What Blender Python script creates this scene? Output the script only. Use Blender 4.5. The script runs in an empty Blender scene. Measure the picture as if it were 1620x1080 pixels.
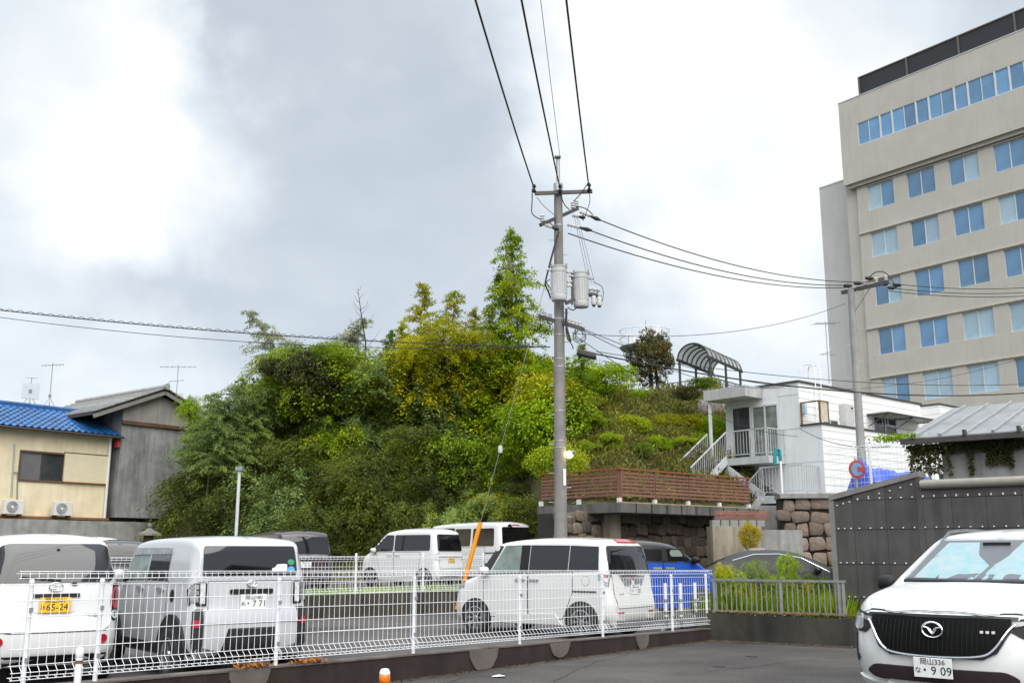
import bpy, bmesh, math, random
import numpy as np
from mathutils import Vector, Matrix
from mathutils.bvhtree import BVHTree
D = bpy.data
SC = bpy.context.scene
COL = SC.collection
R = math.radians
random.seed(7)

# ---------------------------------------------------------------- camera, sky, sun, exposure
EYE = 1.46
PITCH = R(11.65)
CP, SP = math.cos(PITCH), math.sin(PITCH)
cam_d = D.cameras.new("camera")
cam = D.objects.new("camera", cam_d)
COL.objects.link(cam)
cam_d.sensor_width = 36.0
cam_d.lens = 36.0
cam_d.clip_start = 0.1
cam_d.clip_end = 3000.0
cam.location = (0, 0, EYE)
cam.rotation_euler = (R(90) + PITCH, R(0.0), 0)
SC.camera = cam

SUN_DIR = Vector((0.20, -0.66, 0.72)).normalized()      # towards the bright part of the overcast
sun_d = D.lights.new("sun", 'SUN')
sun_d.energy = 1.5
sun_d.angle = R(70)
sun_d.color = (1.0, 0.965, 0.91)
sun = D.objects.new("sun", sun_d)
COL.objects.link(sun)
sun.rotation_euler = SUN_DIR.to_track_quat('Z', 'Y').to_euler()

vs = SC.view_settings
vs.view_transform = 'Standard'
vs.look = 'None'
vs.gamma = 1.0
vs.use_curve_mapping = False
vs.exposure = 1.24


def ray(x, y):
    u, v = (x - 810) / 1620, (540 - y) / 1620
    return Vector((u, CP - v * SP, SP + v * CP))


def at(x, y, Y):            # the place at depth Y that the photograph shows at x, y
    r = ray(x, y)
    k = Y / r.y
    return Vector((r.x * k, Y, EYE + r.z * k))


def at_z(x, y, z):          # the place at height z
    r = ray(x, y)
    k = (z - EYE) / r.z
    return Vector((r.x * k, r.y * k, z))


def on_wall(x, y, O, d):    # distance along and height on an upright plane through O running along d
    r = ray(x, y)
    k = (O[0] * d[1] - O[1] * d[0]) / (r.x * d[1] - r.y * d[0])
    px, py = r.x * k, r.y * k
    return (px - O[0]) * d[0] + (py - O[1]) * d[1], EYE + r.z * k


def world():
    w = D.worlds.new("World")
    SC.world = w
    w.use_nodes = True
    nt = w.node_tree
    nt.nodes.clear()
    N = lambda t: nt.nodes.new(t)
    L = nt.links.new
    out = N('ShaderNodeOutputWorld')
    bg = N('ShaderNodeBackground')
    bg.inputs['Strength'].default_value = 0.1
    sky = N('ShaderNodeTexSky')
    sky.sky_type = 'NISHITA'
    sky.sun_disc = False
    sky.sun_elevation = math.asin(SUN_DIR.z)
    sky.sun_rotation = math.atan2(SUN_DIR.x, SUN_DIR.y)
    tc = N('ShaderNodeTexCoord')

    def math_(op, a, b=None, c=None):
        m = N('ShaderNodeMath')
        m.operation = op
        for i, q in enumerate((a, b, c)):
            if q is None:
                continue
            if isinstance(q, (int, float)):
                m.inputs[i].default_value = q
            else:
                L(q, m.inputs[i])
        return m.outputs[0]
    sep = N('ShaderNodeSeparateXYZ')
    L(tc.outputs['Generated'], sep.inputs[0])
    zz = math_('ADD', math_('MAXIMUM', sep.outputs['Z'], 0.0), 0.22)
    comb = N('ShaderNodeCombineXYZ')
    L(math_('DIVIDE', sep.outputs['X'], zz), comb.inputs['X'])
    L(math_('DIVIDE', sep.outputs['Y'], zz), comb.inputs['Y'])
    n1 = N('ShaderNodeTexNoise')
    n1.inputs['Scale'].default_value = 1.5
    n1.inputs['Detail'].default_value = 8.0
    n1.inputs['Roughness'].default_value = 0.52
    n1.inputs['Distortion'].default_value = 0.35
    L(comb.outputs[0], n1.inputs['Vector'])
    n2 = N('ShaderNodeTexNoise')
    n2.inputs['Scale'].default_value = 4.0
    n2.inputs['Detail'].default_value = 9.0
    n2.inputs['Roughness'].default_value = 0.5
    L(comb.outputs[0], n2.inputs['Vector'])
    base = math_('ADD', math_('MULTIPLY', math_('SUBTRACT', n1.outputs['Fac'], 0.5), 0.42),
                 math_('MULTIPLY', math_('SUBTRACT', n2.outputs['Fac'], 0.5), 0.34))
    # thinner and thicker places in the cloud deck: direction, radius in degrees, amount
    wob = N('ShaderNodeVectorMath')
    wob.operation = 'MULTIPLY_ADD'
    nv = N('ShaderNodeTexNoise')
    nv.inputs['Scale'].default_value = 4.2
    nv.inputs['Detail'].default_value = 7.0
    nv.inputs['Roughness'].default_value = 0.55
    L(tc.outputs['Generated'], nv.inputs['Vector'])
    L(nv.outputs['Color'], wob.inputs[0])
    wob.inputs[1].default_value = (0.42, 0.42, 0.42)
    wsub = N('ShaderNodeVectorMath')
    wsub.operation = 'SUBTRACT'
    L(tc.outputs['Generated'], wsub.inputs[0])
    wsub.inputs[1].default_value = (0.21, 0.21, 0.21)
    L(wsub.outputs[0], wob.inputs[2])
    nrm = N('ShaderNodeVectorMath')
    nrm.operation = 'NORMALIZE'
    L(wob.outputs[0], nrm.inputs[0])
    for px, py, rad, amt in SKY_PATCHES:
        dv = ray(px, py).normalized()
        dot = N('ShaderNodeVectorMath')
        dot.operation = 'DOT_PRODUCT'
        L(nrm.outputs[0], dot.inputs[0])
        dot.inputs[1].default_value = dv
        mr = N('ShaderNodeMapRange')
        mr.interpolation_type = 'SMOOTHERSTEP'
        L(dot.outputs['Value'], mr.inputs['Value'])
        mr.inputs['From Min'].default_value = math.cos(R(rad))
        mr.inputs['From Max'].default_value = 1.0
        mr.inputs['To Min'].default_value = 0.0
        mr.inputs['To Max'].default_value = amt
        base = math_('ADD', base, mr.outputs[0])
    cr = N('ShaderNodeValToRGB')
    e = cr.color_ramp.elements
    e[0].position, e[0].color = 0.0, (0.215, 0.243, 0.275, 1)
    e[1].position, e[1].color = 1.0, (0.455, 0.458, 0.455, 1)
    m = e.new(0.32)
    m.color = (0.275, 0.302, 0.330, 1)
    m = e.new(0.60)
    m.color = (0.345, 0.372, 0.392, 1)
    L(math_('ADD', base, 0.37), cr.inputs['Fac'])
    # an overcast sky is brighter overhead than near the horizon
    zen = N('ShaderNodeMapRange')
    zen.inputs['From Min'].default_value = 0.5
    zen.inputs['From Max'].default_value = 1.0
    zen.inputs['To Min'].default_value = 10.0
    zen.inputs['To Max'].default_value = 30.0
    L(sep.outputs['Z'], zen.inputs['Value'])
    sc_ = N('ShaderNodeVectorMath')
    sc_.operation = 'SCALE'
    L(cr.outputs['Color'], sc_.inputs[0])
    L(zen.outputs[0], sc_.inputs['Scale'])
    mix = N('ShaderNodeMix')
    mix.data_type = 'RGBA'
    mix.inputs['Factor'].default_value = 0.94
    L(sky.outputs[0], mix.inputs['A'])
    L(sc_.outputs[0], mix.inputs['B'])
    L(mix.outputs['Result'], bg.inputs['Color'])
    L(bg.outputs[0], out.inputs[0])


SKY_PATCHES = [(60, 110, 13, 0.30), (200, 150, 10, 0.15), (330, 215, 8, 0.26), (130, 240, 6, .16), (1150, 80, 16, 0.36), (1000, 30, 10, 0.24), (1270, 300, 12, 0.28), (240, 30, 7, .14),
               (40, 620, 10, 0.24), (300, 640, 7, .16), (640, 230, 13, -0.08), (480, 90, 7, -0.12), (800, 330, 9, -.06), (560, 420, 16, -0.05), (150, 430, 12, -.06), (1150, 570, 11, 0.22), (840, 60, 7, 0.20), (1050, 330, 8, -.06)]
world()


# ---------------------------------------------------------------- materials
MATS = {}


def mat(name, col, rough=0.7, metal=0.0, var=0.18, scale=6.0, bump=0.0, bscale=60.0, coat=0.0, spec=0.5, col2=None, obj_var=0.0, stain=0.0, trans=0.0, coords='Object', speck=0.0):
    """Principled surface whose colour is broken up by two noises, with optional dirt streaks and relief."""
    if name in MATS:
        return MATS[name]
    m = D.materials.new(name)
    MATS[name] = m
    m.use_nodes = True
    nt = m.node_tree
    N = lambda t: nt.nodes.new(t)
    L = nt.links.new
    b = nt.nodes['Principled BSDF']
    b.inputs['Roughness'].default_value = rough
    b.inputs['Metallic'].default_value = metal
    b.inputs['Coat Weight'].default_value = coat
    b.inputs['Coat Roughness'].default_value = 0.08
    b.inputs['Specular IOR Level'].default_value = spec
    tc = N('ShaderNodeTexCoord')
    n = N('ShaderNodeTexNoise')
    n.inputs['Scale'].default_value = scale
    n.inputs['Detail'].default_value = 6
    n.inputs['Roughness'].default_value = 0.6
    L(tc.outputs[coords], n.inputs['Vector'])
    cr = N('ShaderNodeValToRGB')
    c2 = col2 if col2 else tuple(c * (1 - var) for c in col)
    c1 = col if col2 else tuple(min(1, c * (1 + var * 0.5)) for c in col)
    cr.color_ramp.elements[0].position = 0.32
    cr.color_ramp.elements[1].position = 0.68
    cr.color_ramp.elements[0].color = (*c2, 1)
    cr.color_ramp.elements[1].color = (*c1, 1)
    L(n.outputs['Fac'], cr.inputs['Fac'])
    last = cr.outputs['Color']
    if stain > 0:
        mp = N('ShaderNodeMapping')
        mp.inputs['Scale'].default_value = (3.0, 3.0, 0.35)
        L(tc.outputs[coords], mp.inputs['Vector'])
        ns = N('ShaderNodeTexNoise')
        ns.inputs['Scale'].default_value = 1.6
        ns.inputs['Detail'].default_value = 5
        L(mp.outputs[0], ns.inputs['Vector'])
        mr = N('ShaderNodeMapRange')
        mr.inputs['From Min'].default_value = 0.45
        mr.inputs['From Max'].default_value = 0.75
        mr.inputs['To Min'].default_value = 1.0
        mr.inputs['To Max'].default_value = 1.0 - stain
        L(ns.outputs['Fac'], mr.inputs['Value'])
        v = N('ShaderNodeVectorMath')
        v.operation = 'SCALE'
        L(last, v.inputs[0])
        L(mr.outputs[0], v.inputs['Scale'])
        last = v.outputs[0]
    if speck > 0:
        nk = N('ShaderNodeTexNoise')
        nk.inputs['Scale'].default_value = 34
        nk.inputs['Detail'].default_value = 3
        nk.inputs['Roughness'].default_value = 0.8
        L(tc.outputs[coords], nk.inputs['Vector'])
        nb2 = N('ShaderNodeTexNoise')
        nb2.inputs['Scale'].default_value = 0.22
        nb2.inputs['Detail'].default_value = 7
        nb2.inputs['Roughness'].default_value = 0.62
        L(tc.outputs[coords], nb2.inputs['Vector'])
        ad = N('ShaderNodeMath')
        ad.operation = 'MULTIPLY_ADD'
        L(nb2.outputs['Fac'], ad.inputs[0])
        ad.inputs[1].default_value = 1.1
        L(nk.outputs['Fac'], ad.inputs[2])
        mr = N('ShaderNodeMapRange')
        mr.inputs['From Min'].default_value = 0.80
        mr.inputs['From Max'].default_value = 1.30
        mr.inputs['To Min'].default_value = 1 - speck
        mr.inputs['To Max'].default_value = 1 + speck
        L(ad.outputs[0], mr.inputs['Value'])
        v = N('ShaderNodeVectorMath')
        v.operation = 'SCALE'
        L(last, v.inputs[0])
        L(mr.outputs[0], v.inputs['Scale'])
        last = v.outputs[0]
    if obj_var > 0:
        oi = N('ShaderNodeObjectInfo')
        mr = N('ShaderNodeMapRange')
        mr.inputs['To Min'].default_value = 1 - obj_var
        mr.inputs['To Max'].default_value = 1 + obj_var
        L(oi.outputs['Random'], mr.inputs['Value'])
        v = N('ShaderNodeVectorMath')
        v.operation = 'SCALE'
        L(last, v.inputs[0])
        L(mr.outputs[0], v.inputs['Scale'])
        last = v.outputs[0]
    L(last, b.inputs['Base Color'])
    if bump > 0:
        nb = N('ShaderNodeTexNoise')
        nb.inputs['Scale'].default_value = bscale
        nb.inputs['Detail'].default_value = 4
        L(tc.outputs[coords], nb.inputs['Vector'])
        bp = N('ShaderNodeBump')
        bp.inputs['Strength'].default_value = bump
        bp.inputs['Distance'].default_value = 0.01
        L(nb.outputs['Fac'], bp.inputs['Height'])
        L(bp.outputs[0], b.inputs['Normal'])
    if trans > 0:
        tr = N('ShaderNodeBsdfTransparent')
        ms = N('ShaderNodeMixShader')
        ms.inputs[0].default_value = 1 - trans
        L(tr.outputs[0], ms.inputs[1])
        L(b.outputs[0], ms.inputs[2])
        L(ms.outputs[0], nt.nodes['Material Output'].inputs[0])
    return m


def leaf_mat(name, dark, light, yellow=None, ypos=0.8, objr=0.35):
    m = D.materials.new(name)
    MATS[name] = m
    m.use_nodes = True
    nt = m.node_tree
    N = lambda t: nt.nodes.new(t)
    L = nt.links.new
    b = nt.nodes['Principled BSDF']
    b.inputs['Roughness'].default_value = 0.62
    b.inputs['Specular IOR Level'].default_value = 0.2
    at_ = N('ShaderNodeAttribute')
    at_.attribute_name = 'rnd'
    oi = N('ShaderNodeObjectInfo')
    geo = N('ShaderNodeNewGeometry')
    nz = N('ShaderNodeTexNoise')
    nz.inputs['Scale'].default_value = 0.55
    nz.inputs['Detail'].default_value = 3
    L(geo.outputs['Position'], nz.inputs['Vector'])
    a = N('ShaderNodeMath')
    a.operation = 'MULTIPLY_ADD'
    L(at_.outputs['Fac'], a.inputs[0])
    a.inputs[1].default_value = 0.45
    s = N('ShaderNodeMath')
    s.operation = 'MULTIPLY_ADD'
    L(nz.outputs['Fac'], s.inputs[0])
    s.inputs[1].default_value = 1.1
    s.inputs[2].default_value = -0.33
    s2 = N('ShaderNodeMath')
    s2.operation = 'MULTIPLY_ADD'
    L(oi.outputs['Random'], s2.inputs[0])
    s2.inputs[1].default_value = objr
    L(s.outputs[0], s2.inputs[2])
    L(s2.outputs[0], a.inputs[2])
    cr = N('ShaderNodeValToRGB')
    e = cr.color_ramp.elements
    e[0].position, e[0].color = 0.15, (*dark, 1)
    e[1].position, e[1].color = 0.75, (*light, 1)
    if yellow:
        q = e.new(min(ypos + 0.15, 1.0))
        q.color = (*yellow, 1)
    L(a.outputs[0], cr.inputs['Fac'])
    L(cr.outputs['Color'], b.inputs['Base Color'])
    tl = N('ShaderNodeBsdfTranslucent')
    L(cr.outputs['Color'], tl.inputs['Color'])
    mx = N('ShaderNodeMixShader')
    mx.inputs[0].default_value = 0.30
    L(b.outputs[0], mx.inputs[1])
    L(tl.outputs[0], mx.inputs[2])
    L(mx.outputs[0], nt.nodes['Material Output'].inputs[0])
    return m


# ---------------------------------------------------------------- mesh helpers
class MB:
    """Collects simple solids and links them as one mesh object."""
    def __init__(self):
        self.v, self.f = [], []

    def add(self, vs_, fs):
        n = len(self.v)
        self.v.extend([tuple(p) for p in vs_])
        self.f.extend([tuple(i + n for i in f) for f in fs])
        return self

    def box(self, x0, x1, y0, y1, z0, z1):
        return self.add([(x0, y0, z0), (x1, y0, z0), (x1, y1, z0), (x0, y1, z0), (x0, y0, z1), (x1, y0, z1), (x1, y1, z1), (x0, y1, z1)],
                        [(0, 3, 2, 1), (4, 5, 6, 7), (0, 1, 5, 4), (1, 2, 6, 5), (2, 3, 7, 6), (3, 0, 4, 7)])

    def bar(self, a, b, w, h, up=(0, 0, 1)):
        """Rectangular bar from a to b: w across, h along up."""
        a, b, up = Vector(a), Vector(b), Vector(up)
        d = (b - a).normalized()
        s = d.cross(up)
        if s.length < 1e-4:
            s = d.cross(Vector((1, 0, 0)))
        s.normalize()
        u = s.cross(d).normalized()
        s, u = s * w / 2, u * h / 2
        vs_ = [a - s - u, a + s - u, a + s + u, a - s + u, b - s - u, b + s - u, b + s + u, b - s + u]
        return self.add(vs_, [(0, 1, 2, 3), (7, 6, 5, 4), (0, 4, 5, 1), (1, 5, 6, 2), (2, 6, 7, 3), (3, 7, 4, 0)])

    def tube(self, path, r, n=6, caps=True, radii=None):
        P = [Vector(p) for p in path]
        vs_, fs = [], []
        prev = None
        for i, p in enumerate(P):
            t = (P[min(i + 1, len(P) - 1)] - P[max(i - 1, 0)]).normalized()
            if prev is None:
                s = t.cross(Vector((0, 0, 1)))
                if s.length < 1e-3:
                    s = t.cross(Vector((1, 0, 0)))
            else:
                s = prev - t * prev.dot(t)
            s.normalize()
            prev = s
            u = t.cross(s)
            rr = radii[i] if radii else r
            for k in range(n):
                a = 2 * math.pi * k / n
                vs_.append(p + s * (rr * math.cos(a)) + u * (rr * math.sin(a)))
        for i in range(len(P) - 1):
            for k in range(n):
                k2 = (k + 1) % n
                fs.append((i * n + k, i * n + k2, (i + 1) * n + k2, (i + 1) * n + k))
        if caps:
            fs.append(tuple(reversed(range(n))))
            fs.append(tuple(range((len(P) - 1) * n, len(P) * n)))
        return self.add(vs_, fs)

    def cyl(self, a, b, r, n=10, r2=None):
        return self.tube([a, b], r, n, True, [r, r if r2 is None else r2])

    def lathe(self, prof, c=(0, 0, 0), n=16, axis='z'):
        vs_, fs = [], []
        m = len(prof)
        for k in range(n):
            a = 2 * math.pi * k / n
            for r, z in prof:
                if axis == 'z':
                    p = (r * math.cos(a), r * math.sin(a), z)
                elif axis == 'y':
                    p = (r * math.cos(a), z, r * math.sin(a))
                else:
                    p = (z, r * math.cos(a), r * math.sin(a))
                vs_.append((p[0] + c[0], p[1] + c[1], p[2] + c[2]))
        for k in range(n):
            k2 = (k + 1) % n
            for i in range(m - 1):
                fs.append((k * m + i, k2 * m + i, k2 * m + i + 1, k * m + i + 1))
        return self.add(vs_, fs)

    def prism(self, poly, fn, d0, d1):
        """Polygon poly (2-D) swept from d0 to d1; fn(u, v, d) gives the point."""
        n = len(poly)
        vs_ = [fn(u, v, d0) for u, v in poly] + [fn(u, v, d1) for u, v in poly]
        fs = [tuple(range(n)), tuple(reversed(range(n, 2 * n)))]
        fs += [(i, n + i, n + (i + 1) % n, (i + 1) % n) for i in range(n)]
        return self.add(vs_, fs)

    def mesh(self, name, m=None, smooth=False, ang=40, fix=True):
        me = D.meshes.new(name)
        me.from_pydata(self.v, [], self.f)
        if fix:
            bm = bmesh.new()
            bm.from_mesh(me)
            bmesh.ops.recalc_face_normals(bm, faces=bm.faces)
            bm.to_mesh(me)
            bm.free()
        if m:
            me.materials.append(m)
        if smooth:
            me.polygons.foreach_set('use_smooth', [True] * len(me.polygons))
            me.set_sharp_from_angle(angle=R(ang))
        return me

    def build(self, name, m=None, parent=None, smooth=False, ang=40, loc=None):
        return obj(name, self.mesh(name, m, smooth, ang), parent, loc)


def obj(name, me, parent=None, loc=None):
    o = D.objects.new(name, me)
    COL.objects.link(o)
    if parent:
        o.parent = parent
    if loc is not None:
        o.location = loc
    return o


def tag(o, label, cat, group=None, kind=None):
    o['label'] = label
    o['category'] = cat
    if group:
        o['group'] = group
    if kind:
        o['kind'] = kind
    return o


def thing(name, label, cat, loc=(0, 0, 0), rz=0.0, group=None):
    o = D.objects.new(name, None)
    o.empty_display_size = 0.2
    COL.objects.link(o)
    o.location = loc
    o.rotation_euler = (0, 0, rz)
    return tag(o, label, cat, group)


def struct(o, kind='structure'):
    o['kind'] = kind
    return o


def copy_tree(o, parent=None):
    c = o.copy()
    COL.objects.link(c)
    if parent:
        c.parent = parent
    for ch in o.children:
        copy_tree(ch, c)
    return c


def bevel_mesh(me, w, seg=1):
    bm = bmesh.new()
    bm.from_mesh(me)
    bmesh.ops.bevel(bm, geom=bm.edges[:], offset=w, segments=seg, affect='EDGES', profile=0.6)
    bm.to_mesh(me)
    bm.free()
    return me


def text_mesh(s, size, m, depth=0.002):
    cu = D.curves.new("lettering", 'FONT')
    cu.body = s
    cu.size = size
    cu.extrude = depth
    cu.align_x = 'CENTER'
    cu.align_y = 'CENTER'
    cu.resolution_u = 2
    o = D.objects.new("lettering", cu)
    COL.objects.link(o)
    dg = bpy.context.evaluated_depsgraph_get()
    me = D.meshes.new_from_object(o.evaluated_get(dg))
    D.objects.remove(o)
    D.curves.remove(cu)
    me.materials.clear()
    me.materials.append(m)
    return me


def chaikin(P, it=2, closed=False):
    P = [tuple(p) for p in P]
    for _ in range(it):
        Q = [] if closed else [P[0]]
        n = len(P)
        for i in range(n if closed else n - 1):
            a, b = P[i], P[(i + 1) % n]
            Q.append(tuple(a[k] * .75 + b[k] * .25 for k in range(len(a))))
            Q.append(tuple(a[k] * .25 + b[k] * .75 for k in range(len(a))))
        if not closed:
            Q.append(P[-1])
        P = Q
    return P


def rounded(P, r=0.05, seg=3):
    """Polygon with its corners rounded to about r."""
    out = []
    n = len(P)
    for i in range(n):
        a, b, c = Vector((*P[i - 1], 0)), Vector((*P[i], 0)), Vector((*P[(i + 1) % n], 0))
        u, w = a - b, c - b
        k = min(r, u.length * .4, w.length * .4)
        p, q = b + u.normalized() * k, b + w.normalized() * k
        for j in range(seg + 1):
            t = j / seg
            z = p * (1 - t) ** 2 + b * (2 * t * (1 - t)) + q * t ** 2
            out.append((z.x, z.y))
    return out


def ico_rock(seed, jag=0.22):
    rnd = random.Random(seed)
    bm = bmesh.new()
    bmesh.ops.create_icosphere(bm, subdivisions=2, radius=1)
    for v in bm.verts:
        c = v.co
        for k in range(3):                    # squarish boulders
            c[k] = math.copysign(abs(c[k]) ** 0.38, c[k])
        v.co = c * (1 + rnd.uniform(-jag, jag) * 0.22)
    sh = [rnd.uniform(-.28, .28) for _ in range(4)]
    for v in bm.verts:                        # no two corners alike
        x, z = v.co.x, v.co.z
        v.co.x += sh[0] * z * (1 if x > 0 else -.6) * .6
        v.co.z += sh[1] * x * (1 if z > 0 else -.5) * .6
    me = D.meshes.new("stone")
    bm.to_mesh(me)
    bm.free()
    return me
# ================================================================ ground, lots, walls, hill
ASPH = mat('asphalt', (0.098, 0.088, 0.082), 0.88, spec=.3, scale=0.75, col2=(0.060, 0.054, 0.050), bump=0.9, bscale=120, speck=.55)
ASPH2 = mat('worn_asphalt', (0.105, 0.096, 0.090), 0.88, spec=.3, scale=0.7, col2=(0.066, 0.064, 0.063), bump=0.6, bscale=120, speck=.45)
LINE = mat('worn_white_line', (0.62, 0.61, 0.58), 0.8, scale=4, col2=(0.30, 0.29, 0.28))
CONC = mat('grey_concrete', (0.30, 0.295, 0.28), 0.9, var=0.3, scale=1.4, bump=0.4, bscale=40, stain=0.35)
CONC_D = mat('dark_weathered_concrete', (0.040, 0.024, 0.022), 0.92, scale=1.8, col2=(0.020, 0.012, 0.011), bump=0.5, bscale=30, stain=0.4)
CONC_L = mat('pale_concrete_patch', (0.125, 0.105, 0.095), 0.9, var=0.25, scale=2.5, bump=0.4, bscale=30)
CONC_M = mat('mossy_concrete', (0.060, 0.054, 0.043), 0.92, scale=1.6, col2=(0.022, 0.022, 0.018), bump=0.4, bscale=30, stain=0.5)
CONC_B = mat('beige_stained_concrete', (0.36, 0.32, 0.25), 0.92, scale=1.1, col2=(0.20, 0.165, 0.12), bump=0.4, bscale=20, stain=0.5)
WIREW = mat('white_coated_wire', (0.84, 0.84, 0.86), 0.35, var=0.04)
RUST = mat('rust_orange', (0.30, 0.10, 0.02), 0.9, scale=8, col2=(0.16, 0.05, 0.015))
GALV = mat('galvanised_steel', (0.42, 0.43, 0.44), 0.45, metal=0.55, var=0.2, scale=5)
GALV_D = mat('dull_steel', (0.24, 0.245, 0.24), 0.6, metal=0.3, var=0.25, scale=6)
SOIL = mat('weedy_soil', (0.055, 0.062, 0.022), 0.95, scale=0.9, col2=(0.030, 0.026, 0.016), bump=0.8, bscale=8)

g = MB().add([(-900, -300, 0), (900, -300, 0), (900, 1500, 0), (-900, 1500, 0)], [(0, 1, 2, 3)]).build('ground', SOIL)
struct(g)
g.location.z = -0.012
# front lot, and the lower lot behind the mesh fence
K0, KD = Vector((0.445, 15.0)) * (1.46 / 1.5), Vector((3.05, 3.65)).normalized()     # foot of the kerb wall, along the fence
KN = Vector((KD.y, -KD.x))                     # towards the front lot


def kerb(s, off=0.0, z=0.0):                    # s metres along the fence line
    p = K0 + KD * s - KN * off
    return Vector((p.x, p.y, z))


S_END = 4.62
struct(MB().add([(-60, -25, 0), (60, -25, 0), (60, 24, 0), (-60, 24, 0)], [(0, 1, 2, 3)]).build('front_parking_lot', ASPH))
a, b = kerb(-40, .16), kerb(26, .16)
n2 = -KN
struct(MB().add([(a.x, a.y, .004), (b.x, b.y, .004), (b.x + n2.x * 40, b.y + n2.y * 40, .004), (a.x + n2.x * 40, a.y + n2.y * 40, .004)], [(0, 1, 2, 3)]).build('lower_parking_lot', ASPH2))

# ---------------------------------------------------------------- kerb wall with pale patches under the posts
ztop = lambda s: 0.235 - 0.0115 * s
kw = thing('kerb_wall', 'low dark concrete kerb wall with pale round patches carrying the white mesh fence', 'kerb wall')
mb = MB()
S0 = -14.0
ss = np.linspace(S0, S_END, 38)
for s0, s1 in zip(ss, ss[1:]):
    f0, f1, b0, b1 = kerb(s0), kerb(s1), kerb(s0, .17), kerb(s1, .17)
    z0, z1 = ztop(s0), ztop(s1)
    vs_ = [(f0.x, f0.y, -.05), (f1.x, f1.y, -.05), (f1.x, f1.y, z1), (f0.x, f0.y, z0), (b0.x, b0.y, -.05), (b1.x, b1.y, -.05), (b1.x, b1.y, z1), (b0.x, b0.y, z0)]
    mb.add(vs_, [(0, 1, 2, 3), (5, 4, 7, 6)])
mb.build('wall_face', CONC_D, kw)
mb = MB()
for s0, s1 in zip(ss, ss[1:]):
    f0, f1, b0, b1 = kerb(s0, -.01), kerb(s1, -.01), kerb(s0, .18), kerb(s1, .18)
    z0, z1 = ztop(s0), ztop(s1)
    mb.add([(f0.x, f0.y, z0), (f1.x, f1.y, z1), (b1.x, b1.y, z1), (b0.x, b0.y, z0), (f0.x, f0.y, z0 + .018), (f1.x, f1.y, z1 + .018), (b1.x, b1.y, z1 + .018), (b0.x, b0.y, z0 + .018)],
           [(4, 5, 6, 7), (0, 1, 5, 4), (3, 2, 6, 7)])
mb.build('wall_cap', mat('kerb_cap_concrete', (.16, .14, .13), .9, scale=3, col2=(.065, .045, .036), bump=.4, bscale=30), kw)
for px, w, full in ((395, .50, 0), (764, .55, 1), (885, .45, 0), (1016, .36, 1), (560, .0, 0)):
    if w <= 0:
        continue
    r = ray(px, 1040)
    k = (K0.x * KD.y - K0.y * KD.x) / (r.x * KD.y - r.y * KD.x)
    s = (Vector((r.x * k, r.y * k)) - K0).dot(KD)
    zt = ztop(s)
    rnd = random.Random(px)
    pts = []
    for i in range(23):
        t = math.pi + math.pi * i / 22
        pts.append((math.cos(t) * w / 2 * (1 + rnd.uniform(-.03, .03)), zt + max(-zt + .01, math.sin(t) * (zt * (1.05 if full else .85)) * (1 + rnd.uniform(-.03, .03)))))
    MB().prism(pts, lambda u, v, d: tuple(kerb(s + u, -d, v)), 0.004, 0.022).build('pale_patch', CONC_L, kw)

# ---------------------------------------------------------------- white mesh fence on the kerb wall


def fence_s(px, py=960, off=0.08):
    p0 = kerb(0, off)
    r = ray(px, py)
    k = (p0.x * KD.y - p0.y * KD.x) / (r.x * KD.y - r.y * KD.x)
    return (Vector((r.x * k, r.y * k)) - Vector((p0.x, p0.y))).dot(KD)


mf = thing('mesh_fence', 'long white welded mesh fence on the low kerb wall in front of the white cars', 'fence', tuple(kerb(0, .08)))
FH = 0.93


def mesh_panel(P, s0, s1, zb, h, lean_n, pitch=0.075, rows=6, r=0.0026, fold=0.055):
    """Vertical wires folded forward at top and bottom; P(s, off, z) gives the point."""
    mb = MB()
    n = int(round((s1 - s0) / pitch))
    prof = [(0, 0.035), (fold, .0), (fold, .055), (0, .10), (0, h - .10), (fold, h - .055), (fold, h), (0, h - .035)]
    prof = [(0.0, .02), (fold * .9, .0), (fold, .06), (0, .115), (0, h - .115), (fold, h - .06), (fold * .9, h), (0.0, h - .02)]
    for i in range(n + 1):
        s = s0 + (s1 - s0) * i / n
        mb.tube([P(s, o, zb(s) + z) for o, z in prof], r, 3, False)
    hz = [(prof[0]), prof[1], prof[2], prof[3], prof[4], prof[5], prof[6], prof[7]] + [(0, .115 + (h - .23) * k / (rows - 1)) for k in range(1, rows - 1)]
    for o, z in hz:
        o2 = o + .006
        mb.tube([P(s0 - .02, o2, zb(s0) + z), P(s1 + .02, o2, zb(s1) + z)], r * 1.25, 4, False)
    return mb


P1 = lambda s, o, z: tuple(kerb(s, .08 - o - .03, z) - kerb(0, .08))
zb1 = lambda s: ztop(s) + .085
S_POSTS = [fence_s(x) for x in (47, 159, 440, 655, 822, 953, 1063, 1118)]
S_A, S_B = fence_s(20), S_POSTS[-1] + .07
EDG = [S_A] + S_POSTS[1:-1] + [S_B]
for s0, s1 in zip(EDG, EDG[1:]):
    mesh_panel(P1, s0 + .01, s1 - .01, zb1, FH - .03, None).build('mesh_panel', WIREW, mf)
pm = MB().cyl((0, 0, -.1), (0, 0, FH - .05), 0.021, 10).lathe([(.0, FH - .03), (.02, FH - .035), (.025, FH - .06)], n=10).mesh('post', WIREW, True)
clip = MB().box(-.012, .012, -.045, -.018, .2, .24).box(-.012, .012, -.045, -.018, .62, .66).mesh('clip', GALV)
for s in S_POSTS:
    p = kerb(s, .08) - kerb(0, .08)
    o = obj('post', pm, mf, (p.x, p.y, ztop(s) + .02))
    c_ = obj('clip', clip, o)
    c_.rotation_euler = (0, 0, math.atan2(KD.y, KD.x))
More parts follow.
